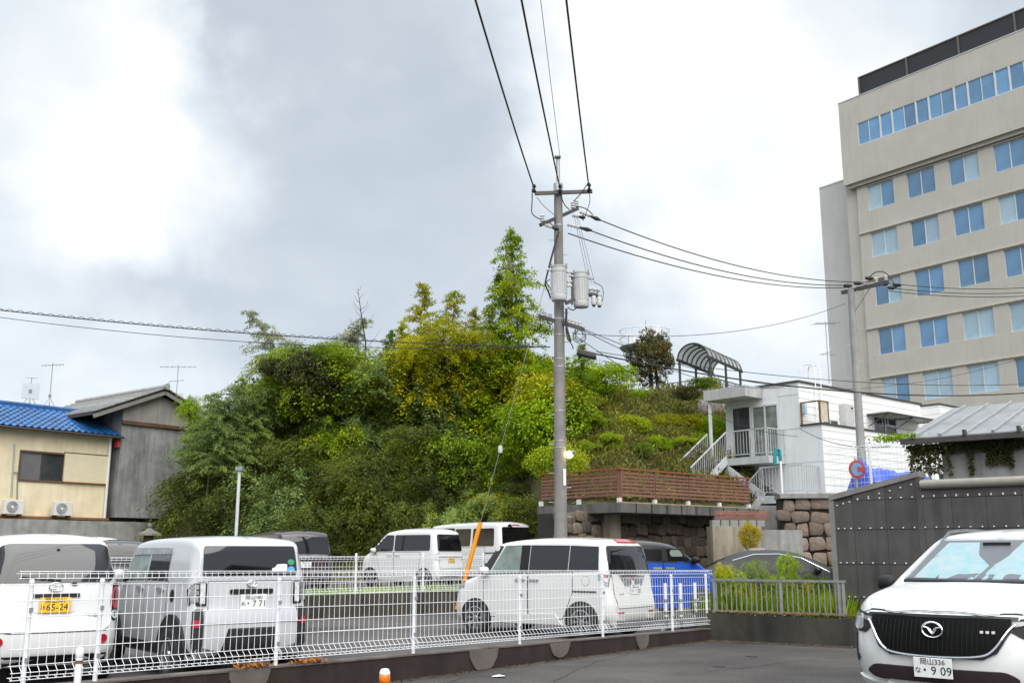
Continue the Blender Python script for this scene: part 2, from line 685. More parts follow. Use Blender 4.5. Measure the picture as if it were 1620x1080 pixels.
# weed tufts in the kerb: rusty leaves
mb = MB()
rnd = random.Random(5)
for s in [fence_s(x) for x in (388, 402, 410, 478, 488, 495, 502)]:
    for _ in range(40):
        p = kerb(s + rnd.gauss(0, .08), rnd.uniform(-.02, .10), ztop(s) + .02)
        a = rnd.uniform(0, 6.28)
        q = Vector((math.cos(a), math.sin(a), rnd.uniform(.1, .9))) * rnd.uniform(.03, .08)
        t = Vector((-math.sin(a), math.cos(a), 0)) * .012
        mb.add([p, p + q * .5 + t, p + q, p + q * .5 - t], [(0, 1, 2, 3)])
tag(mb.build('dry_leaves', mat('dry_orange_leaves', (.42, .17, .02), .8, scale=20, col2=(.25, .08, .01))), 'dry orange leaf litter lying on the kerb wall under the mesh fence', 'leaves', kind='stuff')

# parking line in the lower lot, worn line in the front lot, scraps
l0, l1 = at_z(512, 999, .008), at_z(655, 992, .008)
dl = (l1 - l0).normalized()
nl = Vector((-dl.y, dl.x, 0)) * .22
struct(MB().add([l0, l1, l1 + nl, l0 + nl], [(0, 1, 2, 3)]).build('parking_line', LINE))
l0, l1 = at_z(1241, 1016.5, .004), at_z(1352, 1023, .004)
dl = (l1 - l0).normalized()
nl = Vector((-dl.y, dl.x, 0)) * .09
vs_ = [l0 + (l1 - l0) * (i / 12) + Vector((0, random.uniform(-.02, .02), 0)) for i in range(13)]
struct(MB().add(vs_ + [v + nl + Vector((0, random.uniform(-.02, .02), 0)) for v in vs_], [(i, i + 1, i + 14, i + 13) for i in range(12)]).build('painted_line', mat('pinkish_worn_line', (.55, .42, .34), .85, scale=9, col2=(.34, .26, .2))))
p = at_z(789, 1069, .012)
tag(bevel_mesh(MB().box(-.075, .075, -.05, .05, -.008, .008).mesh('litter', PLATE_W if 'PLATE_W' in globals() else WIREW), .003) and obj('paper_scrap', MB().add([(-.08, -.05, 0), (.08, -.055, .01), (.075, .05, .002), (0, .06, .014), (-.08, .04, 0)], [(0, 1, 2, 3, 4)]).mesh('paper_scrap', WIREW), None, p), 'small white paper scrap lying on the asphalt before the kerb wall', 'litter')
for x, y in ((1138, 1053), (1189, 1037)):
    p = at_z(x, y, .006)
    tag(MB().lathe([(0, .006), (.07, .005), (.09, 0)], n=12)  .build('drain_cover', mat('dark_iron', (.03, .028, .026), .8), None, True, loc=p), 'flat dark metal cap set in the asphalt %s' % ('nearer the camera' if y > 1045 else 'nearer the grey railing'), 'cap')

# ---------------------------------------------------------------- stub bollard, amber delineator
p = at_z(123, 1085, 0)
p = at(127, 1022, 8.2)
t = thing('bollard', 'short white pipe bollard with round cap before the mesh fence at the lower left', 'bollard', (p.x, p.y, 0))
MB().cyl((0, 0, -.05), (0, 0, p.z - .06), .027, 14).build('pipe', WIREW, t, True)
MB().lathe([(0, p.z), (.018, p.z - .004), (.030, p.z - .022), (.031, p.z - .075), (.0275, p.z - .08)], n=14).build('cap', WIREW, t, True)
MB().lathe([(.0285, p.z - .10), (.0285, p.z - .125)], n=14).build('rust_ring', RUST, t, True)
p = at(609, 1056, 7.6)
t = thing('delineator', 'white post with amber reflector head standing at the bottom edge of the lot', 'delineator post', (p.x, p.y, 0))
z = p.z
MB().lathe([(0, z), (.028, z - .006), (.038, z - .028), (.038, z - .04)], n=16).build('cap', WIREW, t, True)
MB().lathe([(.036, z - .04), (.040, z - .045), (.040, z - .088), (.036, z - .095), (.02, z - .115)], n=16).build('amber_reflector', mat('amber_reflector', (.85, .20, .01), .15, var=.3, scale=30, coat=.6), t, True)
MB().cyl((0, 0, 0), (0, 0, z - .10), .016, 10).build('core', mat('dark_core', (.08, .03, .03), .6), t, True)
for sx in (-1, 1):
    MB().tube([(sx * .012, 0, z - .105), (sx * .036, 0, z - .125), (sx * .040, 0, z - .16), (sx * .040, 0, 0)], .011, 8).build('leg', WIREW, t, True)

# ---------------------------------------------------------------- retaining wall and raised lot behind
W0, W1 = at_z(480, 981, 0), at_z(713, 968, 0)
WD = (W1 - W0).normalized()
WN = Vector((-WD.y, WD.x, 0))                    # away from the camera
wal = lambda s, off=0, z=0: W0 + WD * s + WN * off + Vector((0, 0, z))
Z2 = 0.46
rw = thing('retaining_wall', 'dark stained concrete retaining wall of the raised lot below the second white fence', 'wall')
mb = MB()
for s0, s1 in ((-30, -6), (-6, 0), (0, 3.2), (3.2, 6.6)):
    mb.add([wal(s0, 0, -.05), wal(s1, 0, -.05), wal(s1, 0, Z2 + .06), wal(s0, 0, Z2 + .06), wal(s0, .2, -.05), wal(s1, .2, -.05), wal(s1, .2, Z2 + .06), wal(s0, .2, Z2 + .06)],
           [(0, 1, 2, 3), (4, 7, 6, 5), (3, 2, 6, 7), (0, 3, 7, 4), (1, 5, 6, 2)])
mb.build('wall_face', mat('dark_mossy_wall', (.085, .075, .058), .92, scale=1.5, col2=(.030, .024, .018), bump=.4, bscale=20, stain=.5), rw)
e0, e1 = wal(-30, .2, .40), wal(6.6, .2, .40)
poly = [e0, e1, e1 + Vector((2.2, 4.5, 0)), Vector((2.8, 44, .40)), Vector((-40, 62, .40)), e0 + WN * 20]
mb = MB()
mb.add([(p.x, p.y, .40) for p in poly] + [(p.x, p.y, -.05) for p in poly], [tuple(range(6))] + [(i, i + 6, (i + 1) % 6 + 6, (i + 1) % 6) for i in range(6)])
struct(mb.build('raised_parking_lot', ASPH2))

f2 = thing('mesh_fence', 'second white mesh fence along the raised lot below the white kei car and van', 'fence', tuple(wal(0, .1)))


def wal_s(px, py=900):
    p0 = wal(0, .1)
    r = ray(px, py)
    k = (p0.x * WD.y - p0.y * WD.x) / (r.x * WD.y - r.y * WD.x)
    return (Vector((r.x * k, r.y * k, 0)) - Vector((p0.x, p0.y, 0))).dot(WD)


P2 = lambda s, o, z: tuple(wal(s, .1 - o - .03, z) - wal(0, .1))
sp = [wal_s(x) for x in (563, 668, 764)]
d2 = (sp[2] - sp[0]) / 2
posts2 = [sp[0] + d2 * k for k in range(-4, 4)]
for s0, s1 in zip(posts2, posts2[1:]):
    mesh_panel(P2, s0 + .01, s1 - .01, lambda s: Z2 + .09, .83, None, pitch=.10, r=.0034).build('mesh_panel', WIREW, f2)
pm2 = MB().cyl((0, 0, -.1), (0, 0, .92), 0.026, 8).lathe([(.0, .935), (.02, .93), (.03, .90)], n=8).mesh('post', WIREW, True)
for s in posts2:
    p = wal(s, .1) - wal(0, .1)
    obj('post', pm2, f2, (p.x, p.y, Z2 + .06))

# ---------------------------------------------------------------- wall with the grey railing, white reflective posts
Q0, Q1 = at_z(1119, 1012, 0), at_z(1362, 1023.5, 0)
QD = (Q1 - Q0).normalized()
QN = Vector((-QD.y, QD.x, 0))
if QN.y < 0:
    QN = -QN
qq = lambda s, off=0, z=0: Q0 + QD * s + QN * off + Vector((0, 0, z))
QL = (Q1 - Q0).length
lw = MB()
lw.add([qq(-.2, 0, -.05), qq(QL, 0, -.05), qq(QL, 0, .42), qq(-.2, 0, .45), qq(-.2, .2, -.05), qq(QL, .2, -.05), qq(QL, .2, .42), qq(-.2, .2, .45)], [(0, 1, 2, 3), (4, 7, 6, 5), (3, 2, 6, 7), (0, 3, 7, 4), (1, 5, 6, 2)])
tag(lw.build('low_wall', CONC_M), 'low dark mossy concrete wall under the grey railing at the back of the lot', 'wall')
gr = thing('railing', 'dull grey steel railing with upright bars on the mossy low wall before the weeds', 'railing', tuple(qq(0, .1, .43)))
s_of = lambda px: on_wall(px, 940, qq(0, .1), QD)[0]
sa, sb = s_of(1126), s_of(1339)
rel = lambda s, z: tuple(qq(s, .1, .43 + z) - qq(0, .1, .43))
MB().bar(rel(sa, .575), rel(sb, .575), .055, .04).build('top_rail', GALV_D, gr)
MB().bar(rel(sa, .055), rel(sb + .03, .055), .05, .035).build('bottom_rail', mat('rusty_rail', (.26, .22, .17), .7, scale=7, col2=(.16, .09, .04)), gr)
nb = 26
bar_me = MB().box(-.009, .009, -.009, .009, .07, .558).mesh('upright_bar', GALV_D)
for i in range(1, nb):
    p = rel(sa + (sb - sa) * i / nb, 0)
    obj('upright_bar', bar_me, gr, p)
post_me = MB().box(-.024, .024, -.024, .024, -.03, .558).mesh('post', GALV_D)
for px in (1130, 1235, 1327, 1334):
    obj('post', post_me, gr, rel(s_of(px), 0))
for k, (px, py, where) in enumerate(((1052, 922, 'beside the bumper of the pearl car'), (1076, 922, 'middle one of the three behind the fence end'), (1099, 921, 'near the right end of the mesh fence'))):
    p = at(px, py, 20.3)
    t = thing('reflective_post', 'thin white post with grey reflective bands, %s' % where, 'post', (p.x, p.y, 0), group='three white reflective posts')
    MB().cyl((0, 0, 0), (0, 0, p.z), .032, 10).build('tube', WIREW, t, True)
    for q in (.12, .30, .52):
        MB().lathe([(.034, q), (.034, q + .07)], n=10).build('band', GALV_D, t, True)
    MB().lathe([(0, .05), (.09, .045), (.11, 0)], n=12).build('foot', WIREW, t, True)

# ---------------------------------------------------------------- hill
XS = [-60, -30, -24, -20, -17, -13.6, -10.2, -5.6, 0, 3, 5, 8.4, 10, 13, 20, 60]
HS = [0.6, 0.8, 1.4, 3.4, 6.0, 8.3, 9.6, 10.2, 10.0, 9.6, 9.3, 9.2, 9.5, 8.6, 7, 6]


def foot(x):
    return float(np.interp(x, [-60, -24, -14, 0, 1.5, 4, 10, 11.5, 14, 60], [60, 52, 42, 39.5, 35.8, 36.4, 40.5, 48, 52, 60]))


def foot_z(x):
    return float(np.interp(x, [-2, 1, 1.8, 60], [0.40, 1.4, 3.0, 3.4]))


def hill(x, y):
    f = foot(x)
    wdt = float(np.interp(x, [-20, 0, 6, 11, 14], [11, 13, 14, 9, 9]))
    t = (y - f) / wdt
    z0 = foot_z(x)
    if t <= 0:
        return z0 - .02
    t = min(t, 1)
    t = t * (1.55 - .55 * t) if t < 1 else 1
    return z0 + (float(np.interp(x, XS, HS)) - z0) * min(t, 1) + .22 * math.sin(x * 1.7 + y) * min(1, t * 4) * math.sin(y * 1.1 - x * .6)


nx, ny = 120, 80
xs, ys = np.linspace(-48, 48, nx), np.linspace(34.5, 120, ny)
hv, hf = [], []
for y in ys:
    for x in xs:
        f = foot(x)
        yy = y if y > 36 else y
        hv.append((x, yy, hill(x, yy)))
for j in range(ny - 1):
    for i in range(nx - 1):
        q = (j * nx + i, j * nx + i + 1, (j + 1) * nx + i + 1, (j + 1) * nx + i)
        cx, cy = (xs[i] + xs[i + 1]) / 2, (ys[j] + ys[j + 1]) / 2
        if cy < foot(cx) - .9:
            continue
        hf.append(q)
hb = MB().add(hv, hf)
HILLM = mat('hill_earth_and_weeds', (.060, .072, .018), .95, scale=.55, col2=(.085, .060, .034), bump=.8, bscale=6, coords='Object')
struct(hb.build('hillside', HILLM, None, True, 80))

# cracks and grit on the front lot
CRK = mat('crack_dark', (.018, .016, .015), .95)
rnd = random.Random(14)
for k, (x0, y0, x1, y1) in enumerate(((880, 1078, 1010, 1030), (1010, 1030, 1150, 1022), (1120, 1062, 1330, 1040), (700, 1079, 850, 1062))):
    a_, b_ = at_z(x0, y0, .003), at_z(x1, y1, .003)
    d_ = (b_ - a_)
    n_ = Vector((-d_.y, d_.x, 0)).normalized()
    L_, R_ = [], []
    o_ = 0
    for i in range(25):
        o_ += rnd.gauss(0, .03)
        w_ = rnd.uniform(.003, .009)
        c_ = a_ + d_ * (i / 24) + n_ * o_
        L_.append(c_ + n_ * w_)
        R_.append(c_ - n_ * w_)
    struct(MB().add(L_ + R_, [(i, i + 1, 26 + i, 25 + i) for i in range(24)]).build('asphalt_crack', CRK))
mb = MB()
for _ in range(2600):
    s = rnd.uniform(S0 * .6, S_END)
    p = kerb(s, -abs(rnd.gauss(0, .10)) - .005, .004)
    r_ = rnd.uniform(.006, .020)
    a = rnd.uniform(0, 6.28)
    mb.add([p + Vector((r_ * math.cos(a + q), r_ * math.sin(a + q), rnd.uniform(.0, .012))) for q in (0, 2.1, 4.2)], [(0, 1, 2)])
for _ in range(1500):
    s = rnd.uniform(0, QL)
    p = qq(s, -abs(rnd.gauss(0, .12)) - .005, .004)
    r_ = rnd.uniform(.008, .022)
    a = rnd.uniform(0, 6.28)
    mb.add([p + Vector((r_ * math.cos(a + q), r_ * math.sin(a + q), rnd.uniform(.0, .012))) for q in (0, 2.1, 4.2)], [(0, 1, 2)])
tag(mb.build('grit', mat('grit_and_leaf_bits', (.16, .11, .06), .95, var=.5, scale=14, col2=(.05, .04, .03))), 'grit and brown leaf bits gathered at the foot of the kerb and low wall', 'grit', kind='stuff')
# ================================================================ panel wall, shed, deck, white building, tall building
PANEL = mat('dark_rubber_panel', (.078, .074, .071), .75, var=.3, scale=1.6, obj_var=.05, stain=.45, bump=.3, bscale=120)
TRIMC = mat('grey_brown_trim', (.21, .20, .185), .8, var=.25, scale=2.5, stain=.25)
BOLT = mat('pale_bolt', (.75, .75, .73), .4)
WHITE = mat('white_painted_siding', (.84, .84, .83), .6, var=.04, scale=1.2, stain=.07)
OFFW = mat('off_white_wall', (.70, .71, .72), .75, var=.06, scale=1.0, stain=.10)  # off-white parts; also the building's less lit faces, shade put into the tone
DKFR = mat('dark_window_frame', (.06, .055, .05), .5)
WGL = mat('window_glass_blue', (.125, .29, .50), .05, var=.35, scale=.35, spec=.9, coat=.4, obj_var=.25)
WGLD = mat('window_glass_dark', (.05, .055, .06), .05, var=.5, scale=1.2, spec=.7)
CURT = mat('pale_curtain_glass', (.36, .50, .60), .25, var=.12, scale=1.5, spec=.8, obj_var=.12)
ALU = mat('aluminium_frame', (.66, .67, .68), .4, metal=.2, var=.08)
BROWN = mat('red_brown_slat', (.215, .098, .070), .75, var=.22, scale=5, obj_var=.15)
ORNG = mat('rusty_cap_rail', (.30, .105, .025), .85, scale=6, col2=(.19, .065, .025))

# ---- wall of dark bolted panels
V0 = at(1324, 880, 18.0)
VD = Vector((math.sin(R(-51)), math.cos(R(-51)), 0)) * -1      # to the right and nearer
vz = lambda px, py: on_wall(px, py, V0, VD)
pw = thing('panel_wall', 'tall dark bolted panel wall behind the white car at the right', 'wall', (V0.x, V0.y, 0), math.atan2(VD.y, VD.x))
# own frame: x along the wall to the right, -y ... the side the camera sees is -y
zl, zp = vz(1316, 790)[1], vz(1452, 752)[1]
xp = vz(1455, 800)[0]
xe = vz(1760, 800)[0]
zr = vz(1470, 772)[1]
rowz = [0.0] + [vz(1331, y)[1] for y in (945, 892, 838, 792)]
rowz = [z for z in rowz]
seams = [0.02] + [vz(px, 840)[0] for px in (1353, 1405, 1457)] 
dx = seams[-1] - seams[-2]
while seams[-1] < xe:
    seams.append(seams[-1] + dx * .98)


def topz(x):
    return zl + (zp - zl) * min(1, max(0, x / xp)) if x < xp + .01 else zr


bolts = MB()
for i in range(len(seams) - 1):
    x0, x1 = seams[i] + .0025, seams[i + 1] - .0025
    lim = topz((x0 + x1) / 2) if x1 > xp else None
    zs = rowz + [9]
    for j in range(len(zs) - 1):
        a0, a1 = zs[j] + .004, zs[j + 1] - .004
        t0 = min(a1, (topz(x0) if x0 < xp - .05 else zr) - .02)
        t1 = min(a1, (topz(x1) if x1 < xp + .05 else zr) - .02)
        if min(t0, t1) - a0 < .03:
            continue
        yj = random.uniform(-.003, .003)
        MB().add([(x0, -.03 + yj, a0), (x1, -.03 + yj, a0), (x1, -.03 + yj, t1), (x0, -.03 + yj, t0), (x0, .0, a0), (x1, .0, a0), (x1, .0, t1), (x0, .0, t0)],
                 [(0, 1, 2, 3), (4, 7, 6, 5), (3, 2, 6, 7), (0, 3, 7, 4), (1, 5, 6, 2), (0, 4, 5, 1)]).build('panel', PANEL, pw)
        if j > 0:
            for q in (.16, .5, .84):
                bolts.lathe([(0, -.052), (.011, -.05), (.014, -.03)], c=(x0 + (x1 - x0) * q, 0, a0 + .02), n=6, axis='y')
    for q in (.16, .5, .84):
        xx = x0 + (x1 - x0) * q
        bolts.lathe([(0, -.052), (.011, -.05), (.014, -.03)], c=(xx, 0, (topz(xx) if xx < xp else zr) - .12), n=6, axis='y')
b = bolts.build('bolts', BOLT, pw)
b['kind'] = 'stuff'
mb = MB()
mb.add([(-.02, .0, 0), (xp, .0, 0), (xp, .0, zp), (-.02, 0, zl), (-.02, .28, 0), (xp, .28, 0), (xp, .28, zp), (-.02, .28, zl)], [(0, 1, 2, 3), (4, 7, 6, 5), (0, 3, 7, 4), (1, 5, 6, 2)])
mb.box(xp, xe, .0, .25, 0, zr)
mb.build('backing', PANEL, pw)
mb = MB()
mb.add([(-.06, -.06, zl - .02), (xp + .03, -.06, zp - .02), (xp + .03, .34, zp - .02), (-.06, .34, zl - .02), (-.06, -.06, zl + .07), (xp + .03, -.06, zp + .07), (xp + .03, .34, zp + .07), (-.06, .34, zl + .07)],
       [(4, 5, 6, 7), (0, 1, 5, 4), (3, 7, 6, 2), (0, 4, 7, 3), (1, 2, 6, 5), (0, 3, 2, 1)])
mb.build('sloping_cap', TRIMC, pw)
MB().box(-.07, .02, -.05, .05, 0, zl - .02).build('corner_post', TRIMC, pw)
MB().cyl((xp + .06, -.05, zr + .06), (xe, -.05, zr + .06), .075, 12).build('round_cap_pipe', mat('tan_pipe', (.27, .25, .215), .6, var=.15), pw, True)
MB().box(xp - .03, xp + .06, -.045, .06, 0, zp - .03).build('corner_post', PANEL, pw)

# ---- shed with a sheet metal roof and creepers
SHD = VD
S0_ = at(1490, 720, 20.0)
sh = thing('shed', 'low shed with grey ribbed sheet roof and creeper stains behind the dark panel wall', 'shed', (S0_.x, S0_.y, 0), math.atan2(SHD.y, SHD.x))
sx = lambda px, py: on_wall(px, py, S0_, SHD)
z_e0, z_e1 = sx(1500, 699)[1], sx(1618, 683)[1]
ze = sx(1560, 690)[1]
MB().box(0, 9, 0, 4.5, 1.0, ze - .02).build('wall', mat('greyed_plaster', (.34, .335, .32), .9, var=.3, scale=1.3, stain=.5), sh)
rise = 1.0
xl = sx(1436, 702)[0]
mb = MB()
mb.add([(xl, -.35, ze - .02), (10, -.35, ze - .02), (10, 3.4, ze + rise), (xl, 3.4, ze + rise), (xl, -.35, ze + .03), (10, -.35, ze + .03), (10, 3.4, ze + rise + .05), (xl, 3.4, ze + rise + .05)],
       [(4, 5, 6, 7), (0, 1, 5, 4), (0, 4, 7, 3), (0, 3, 2, 1), (3, 7, 6, 2)])
rf = mb.build('roof', mat('roof_sheet_grey', (.27, .275, .28), .55, var=.2, scale=1.5, metal=.2, stain=.2), sh)
rb = MB().bar((0, -.36, ze + .05), (0, 3.4, ze + rise + .07), .05, .05).mesh('rib', mat('roof_rib_grey', (.34, .345, .35), .5, metal=.2))
x = xl + .25
while x < 9.8:
    obj('rib', rb, rf, (x, 0, 0))
    x += .48
MB().box(xl, 10, -.44, -.35, ze - .10, ze + .0).build('gutter', DKFR, sh)
bk = MB().box(-.025, .025, -.47, -.33, -.06, .05).mesh('bracket', DKFR)
x = xl + .25
while x < 9.8:
    obj('bracket', bk, sh, (x, 0, ze + .06))
    x += .95

# ---- white building with the outside stairs
B0 = at(1264, 640, 40.0)
B0.z = 0
BR = Vector((.755, .656, 0))                    # along the right-hand face, away
BL = Vector((-.656, .755, 0))                   # along the left-hand face, away
br = thing('white_building', 'white two storey flat roofed building with outside stairs and balcony on the slope', 'building', (B0.x, B0.y, 0), math.atan2(BR.y, BR.x))
# own frame: x = right-hand face direction, y = left-hand face direction
lz = lambda px, py: on_wall(px, py, B0, BL)      # (y, z)
rz_ = lambda px, py: on_wall(px, py, B0, BR)     # (x, z)
z_roof = lz(1262, 604)[1]
z_f2 = lz(1240, 722)[1]
z_f1 = 3.55
yl = lz(1149, 680)[0]
xr = rz_(1457, 650)[0]


def siding(mb, x0, x1, y, z0, z1, step=.30, axis='x', inv=1):
    """Lapped boards on a face; each course leans out 12 mm at its foot."""
    z = z0
    while z < z1 - .01:
        t = min(z + step, z1)
        if axis == 'x':
            mb.add([(x0, y, z), (x1, y, z), (x1, y, t), (x0, y, t), (x0, y - .014, z), (x1, y - .014, z)], [(4, 5, 2, 3), (0, 1, 5, 4), (0, 4, 3), (1, 2, 5)])
        else:
            mb.add([(y, x0, z), (y, x1, z), (y, x1, t), (y, x0, t), (y - .014, x0, z), (y - .014, x1, z)], [(4, 5, 2, 3), (0, 1, 5, 4), (0, 4, 3), (1, 2, 5)])
        z = t


# openings of the left-hand face: dark door and sliding window
d0, d1 = lz(1190, 690)[0], lz(1161, 690)[0]
w0, w1 = lz(1233, 690)[0], lz(1193, 690)[0]
zt_d = lz(1175, 645)[1]
mb = MB()
for a_, b_, z0, z1 in ((0, w0, z_f1, z_roof), (w0, d1, zt_d, z_roof), (w0, d1, z_f1, z_f2), (d1, yl, z_f1, z_roof), (w1, d0, z_f2, zt_d)):
    if b_ > a_:
        siding(mb, a_, b_, 0, z0, z1, 1.35, 'y')
mb.box(.005, xr, .005, yl, z_f1, z_roof - .05)
# notch the doorway by standing the openings proud of the core
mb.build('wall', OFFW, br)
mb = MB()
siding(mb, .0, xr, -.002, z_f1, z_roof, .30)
mb.build('sunlit_wall', WHITE, br)  # whiter than the left-hand face: its stronger light is put into the colour
MB().box(-.06, xr + .03, -.06, yl, z_roof, z_roof + .07).build('roof_edge', DKFR, br)
dr = MB().box(-.05, -.016, d0, d1, z_f2 + .02, zt_d).build('door', WGLD, br)
mb = MB()
for yy in (d0, d1):
    mb.box(-.07, -.016, yy - .04, yy + .04, z_f2, zt_d + .05)
mb.box(-.07, -.016, d0, d1, zt_d, zt_d + .05)
mb.build('frame', ALU, dr)
MB().box(-.065, -.05, d0 + .05, d0 + .09, z_f2 + .9, z_f2 + 1.15).build('handle', ALU, dr)
wn = MB().box(-.035, -.016, w0, w1, z_f2 + .02, zt_d - .05).build('window', mat('balcony_glass', (.20, .215, .20), .08, var=.5, scale=2.2), br)
mb = MB()
for yy in (w0, (w0 + w1) / 2, w1):
    mb.box(-.07, -.016, yy - .03, yy + .03, z_f2, zt_d)
mb.box(-.07, -.016, w0, w1, zt_d - .06, zt_d + .02)
mb.build('frame', ALU, wn)
# canopy slab over the door
ys0, ys1 = lz(1207, 640)[0], lz(1207, 640)[0] + 2.1
zc0, zc1 = lz(1207, 630)[1], lz(1207, 613)[1]
MB().box(-1.15, -.016, ys0, ys1, zc0, zc1).build('canopy_slab', mat('canopy_concrete', (.46, .46, .455), .85, var=.15, scale=2, stain=.25), br)
MB().box(-1.0, -.9, ys1 - .2, ys1 - .1, z_f2, zc0).build('canopy_post', OFFW, br)
# lower storey standing forward on the right-hand side, with a roof terrace
xl_, fw = None, 0.95
z_t = rz_(1300, 679)[1]
xw = 9.0
mb = MB()
siding(mb, -.0, xw, -fw, 2.2, z_t, .30)
mb.box(.0, xw, -fw + .004, -.02, 2.2, z_t - .01)
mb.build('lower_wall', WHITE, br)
mb = MB()
siding(mb, -fw, 0, -.002, 2.2, z_t, 1.35, 'y')
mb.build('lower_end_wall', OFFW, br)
MB().box(-.05, xw, -fw - .05, -.03, z_t, z_t + .07).build('terrace_edge', DKFR, br)
# terrace screen with wooden posts
mb = MB()
z5 = z_t + .07
for x, y in ((-.02, -.1), (-.02, -fw + .03), (.55, -fw + .03)):
    mb.box(x - .03, x + .03, y - .03, y + .03, z5, z5 + .82)
mb.box(-.06, .6, -fw, -fw + .06, z5 + .82, z5 + .87)
mb.box(-.05, .01, -fw, -.07, z5 + .82, z5 + .87)
mb.build('terrace_rail', mat('brown_wood_post', (.20, .10, .03), .7, var=.3), br)
MB().box(-.02, .52, -fw + .02, -fw + .035, z5 + .05, z5 + .8).build('terrace_screen', mat('cream_screen', (.58, .54, .45), .6), br)
# right-hand face: small window, cabinet, clothes canopy with window, corner pipe
def rwin(px0, px1, py0, py1, name='window', m=None):
    x0, zt_ = rz_(px0, py0)
    x1, zb_ = rz_(px1, py1)
    o = MB().box(x0, x1, -.03, -.018, zb_, zt_).build(name, m or WGLD, br)
    mb = MB()
    for x in (x0, (x0 + x1) / 2, x1):
        mb.box(x - .03, x + .03, -.06, -.018, zb_, zt_)
    mb.box(x0, x1, -.06, -.018, zt_ - .03, zt_ + .03)
    mb.box(x0, x1, -.06, -.018, zb_ - .03, zb_ + .03)
    mb.build('frame', ALU, o)
    return o


rwin(1299, 1325, 662, 682)
rwin(1380, 1418, 658, 694)
x0 = rz_(1328, 670)[0]
cb = thing('wall_cabinet', 'pale upright meter cabinet fixed to the white wall beside the grey pole', 'cabinet', tuple(B0 + BR * (x0 + .35) - BL * .16 + Vector((0, 0, z_t + .1))), math.atan2(BR.y, BR.x))
MB().box(-.33, .33, -.13, .13, 0, 1.05).build('case', mat('pale_grey_case', (.55, .55, .53), .5), cb)
MB().box(-.30, .30, -.14, -.131, .04, 1.01).build('door', mat('pale_grey_case', (.55, .55, .53), .5), cb)
MB().box(.1, .26, -.15, -.141, .86, .93).build('nameplate', DKFR, cb)
xa, za = rz_(1370, 654)
xb, zb_ = rz_(1452, 672)
aw = thing('drying_canopy', 'thin brown framed drying canopy with rods over the terrace window', 'canopy', tuple(B0 + BR * xa + Vector((0, 0, za))), math.atan2(BR.y, BR.x))
Lc = xb - xa
MB().box(0, Lc, -1.0, -.02, -.05, .0).build('roof_sheet', mat('brownish_sheet', (.22, .18, .13), .4, trans=.25), aw)
mb = MB()
for x in (0.1, Lc / 2, Lc - .1):
    mb.bar((x, -.02, -.55), (x, -.95, -.06), .03, .03)
    mb.bar((x, -.95, -.08), (x, -.02, -.08), .03, .04)
mb.bar((0, -1.0, -.05), (Lc, -1.0, -.05), .05, .06)
mb.build('brackets', DKFR, aw)
mb = MB()
for y in (-.5, -.75):
    mb.cyl((.2, y, -.55), (Lc - .1, y, -.55), .018, 6)
    for x in (.4, Lc - .4):
        mb.cyl((x, y, -.55), (x, y, -.06), .01, 5)
mb.build('rods', GALV, aw)
# roof ladder
xla = rz_(1292, 640)[0]
ld = thing('roof_ladder', 'thin white roof ladder with hooped top on the white building', 'ladder', tuple(B0 + BR * xla - BL * .12 + Vector((0, 0, z_roof - 1.9))), math.atan2(BR.y, BR.x))
mb = MB()
for x in (-.2, .2):
    mb.tube([(x, 0, 0), (x, 0, 2.6), (x, .1, 2.75), (x, .5, 2.75), (x * 1.6, .62, 2.6), (x * 1.6, .62, 1.95)], .02, 6)
mb.build('stiles', WIREW, ld, True)
rg = MB().cyl((-.2, 0, 0), (.2, 0, 0), .014, 6).mesh('rung', WIREW)
for k in range(9):
    obj('rung', rg, ld, (0, 0, .15 + .28 * k))
# small box lamp at the corner
MB().box(.15, .32, -.14, -.02, z_roof - 1.25, z_roof - .85).build('wall_lamp', CURT, br)

# second block further right
B1 = B0 + BR * xr
bb = thing('white_annexe', 'lower white flat roofed block to the right of the white building with its drying canopy', 'building', (B1.x, B1.y, 0), math.atan2(BR.y, BR.x))
y1 = -on_wall(1487, 650, B1, BL)[0] 
f1 = abs(on_wall(1487, 650, B1, BL)[0])
z_b = on_wall(1487, 640, B1 - BL * f1, BR)[1]
x_e = on_wall(1566, 655, B1 - BL * f1, BR)[0]
mb = MB()
siding(mb, 0, x_e, -f1, 2.5, z_b, .3)
mb.box(.0, x_e, -f1 + .004, 3.0, 2.5, z_b - .01)
mb.build('wall', WHITE, bb)
mb = MB()
siding(mb, -f1, 0, -.002, 2.5, z_b, .3, 'y')
mb.build('end_wall', WHITE, bb)
MB().box(-.04, x_e + .03, -f1 - .04, 3.0, z_b, z_b + .07).build('roof_edge', DKFR, bb)
MB().box(-.03, -.018, -f1 + .02, -.1, 4.4, 4.9).build('window', WGLD, bb)

# ---- stairs: upper landing, flights, lower landing
STEEL = mat('grey_painted_steel', (.50, .51, .52), .55, var=.12, scale=3, stain=.2)
st = thing('outside_stairs', 'grey steel zigzag stairs with barred railings on the end of the white building', 'stairs', (B0.x, B0.y, 0), math.atan2(BR.y, BR.x))


def railing(mb, pts, h=1.05, gap=.14, r=.012):
    """Barred railing along a polyline of own-frame points."""
    for a_, b_ in zip(pts, pts[1:]):
        a_, b_ = Vector(a_), Vector(b_)
        u = Vector((0, 0, h))
        mb.bar(a_ + u, b_ + u, .045, .045)
        mb.bar(a_ + Vector((0, 0, .1)), b_ + Vector((0, 0, .1)), .03, .03)
        n = max(1, int((b_ - a_).length / gap))
        for i in range(n + 1):
            p = a_ + (b_ - a_) * (i / n)
            mb.bar(p + Vector((0, 0, .1 if i % 6 else -.02)), p + u, r * (1.2 if i % 6 else 2.2), r * (1.2 if i % 6 else 2.2), (1, 0, 0))


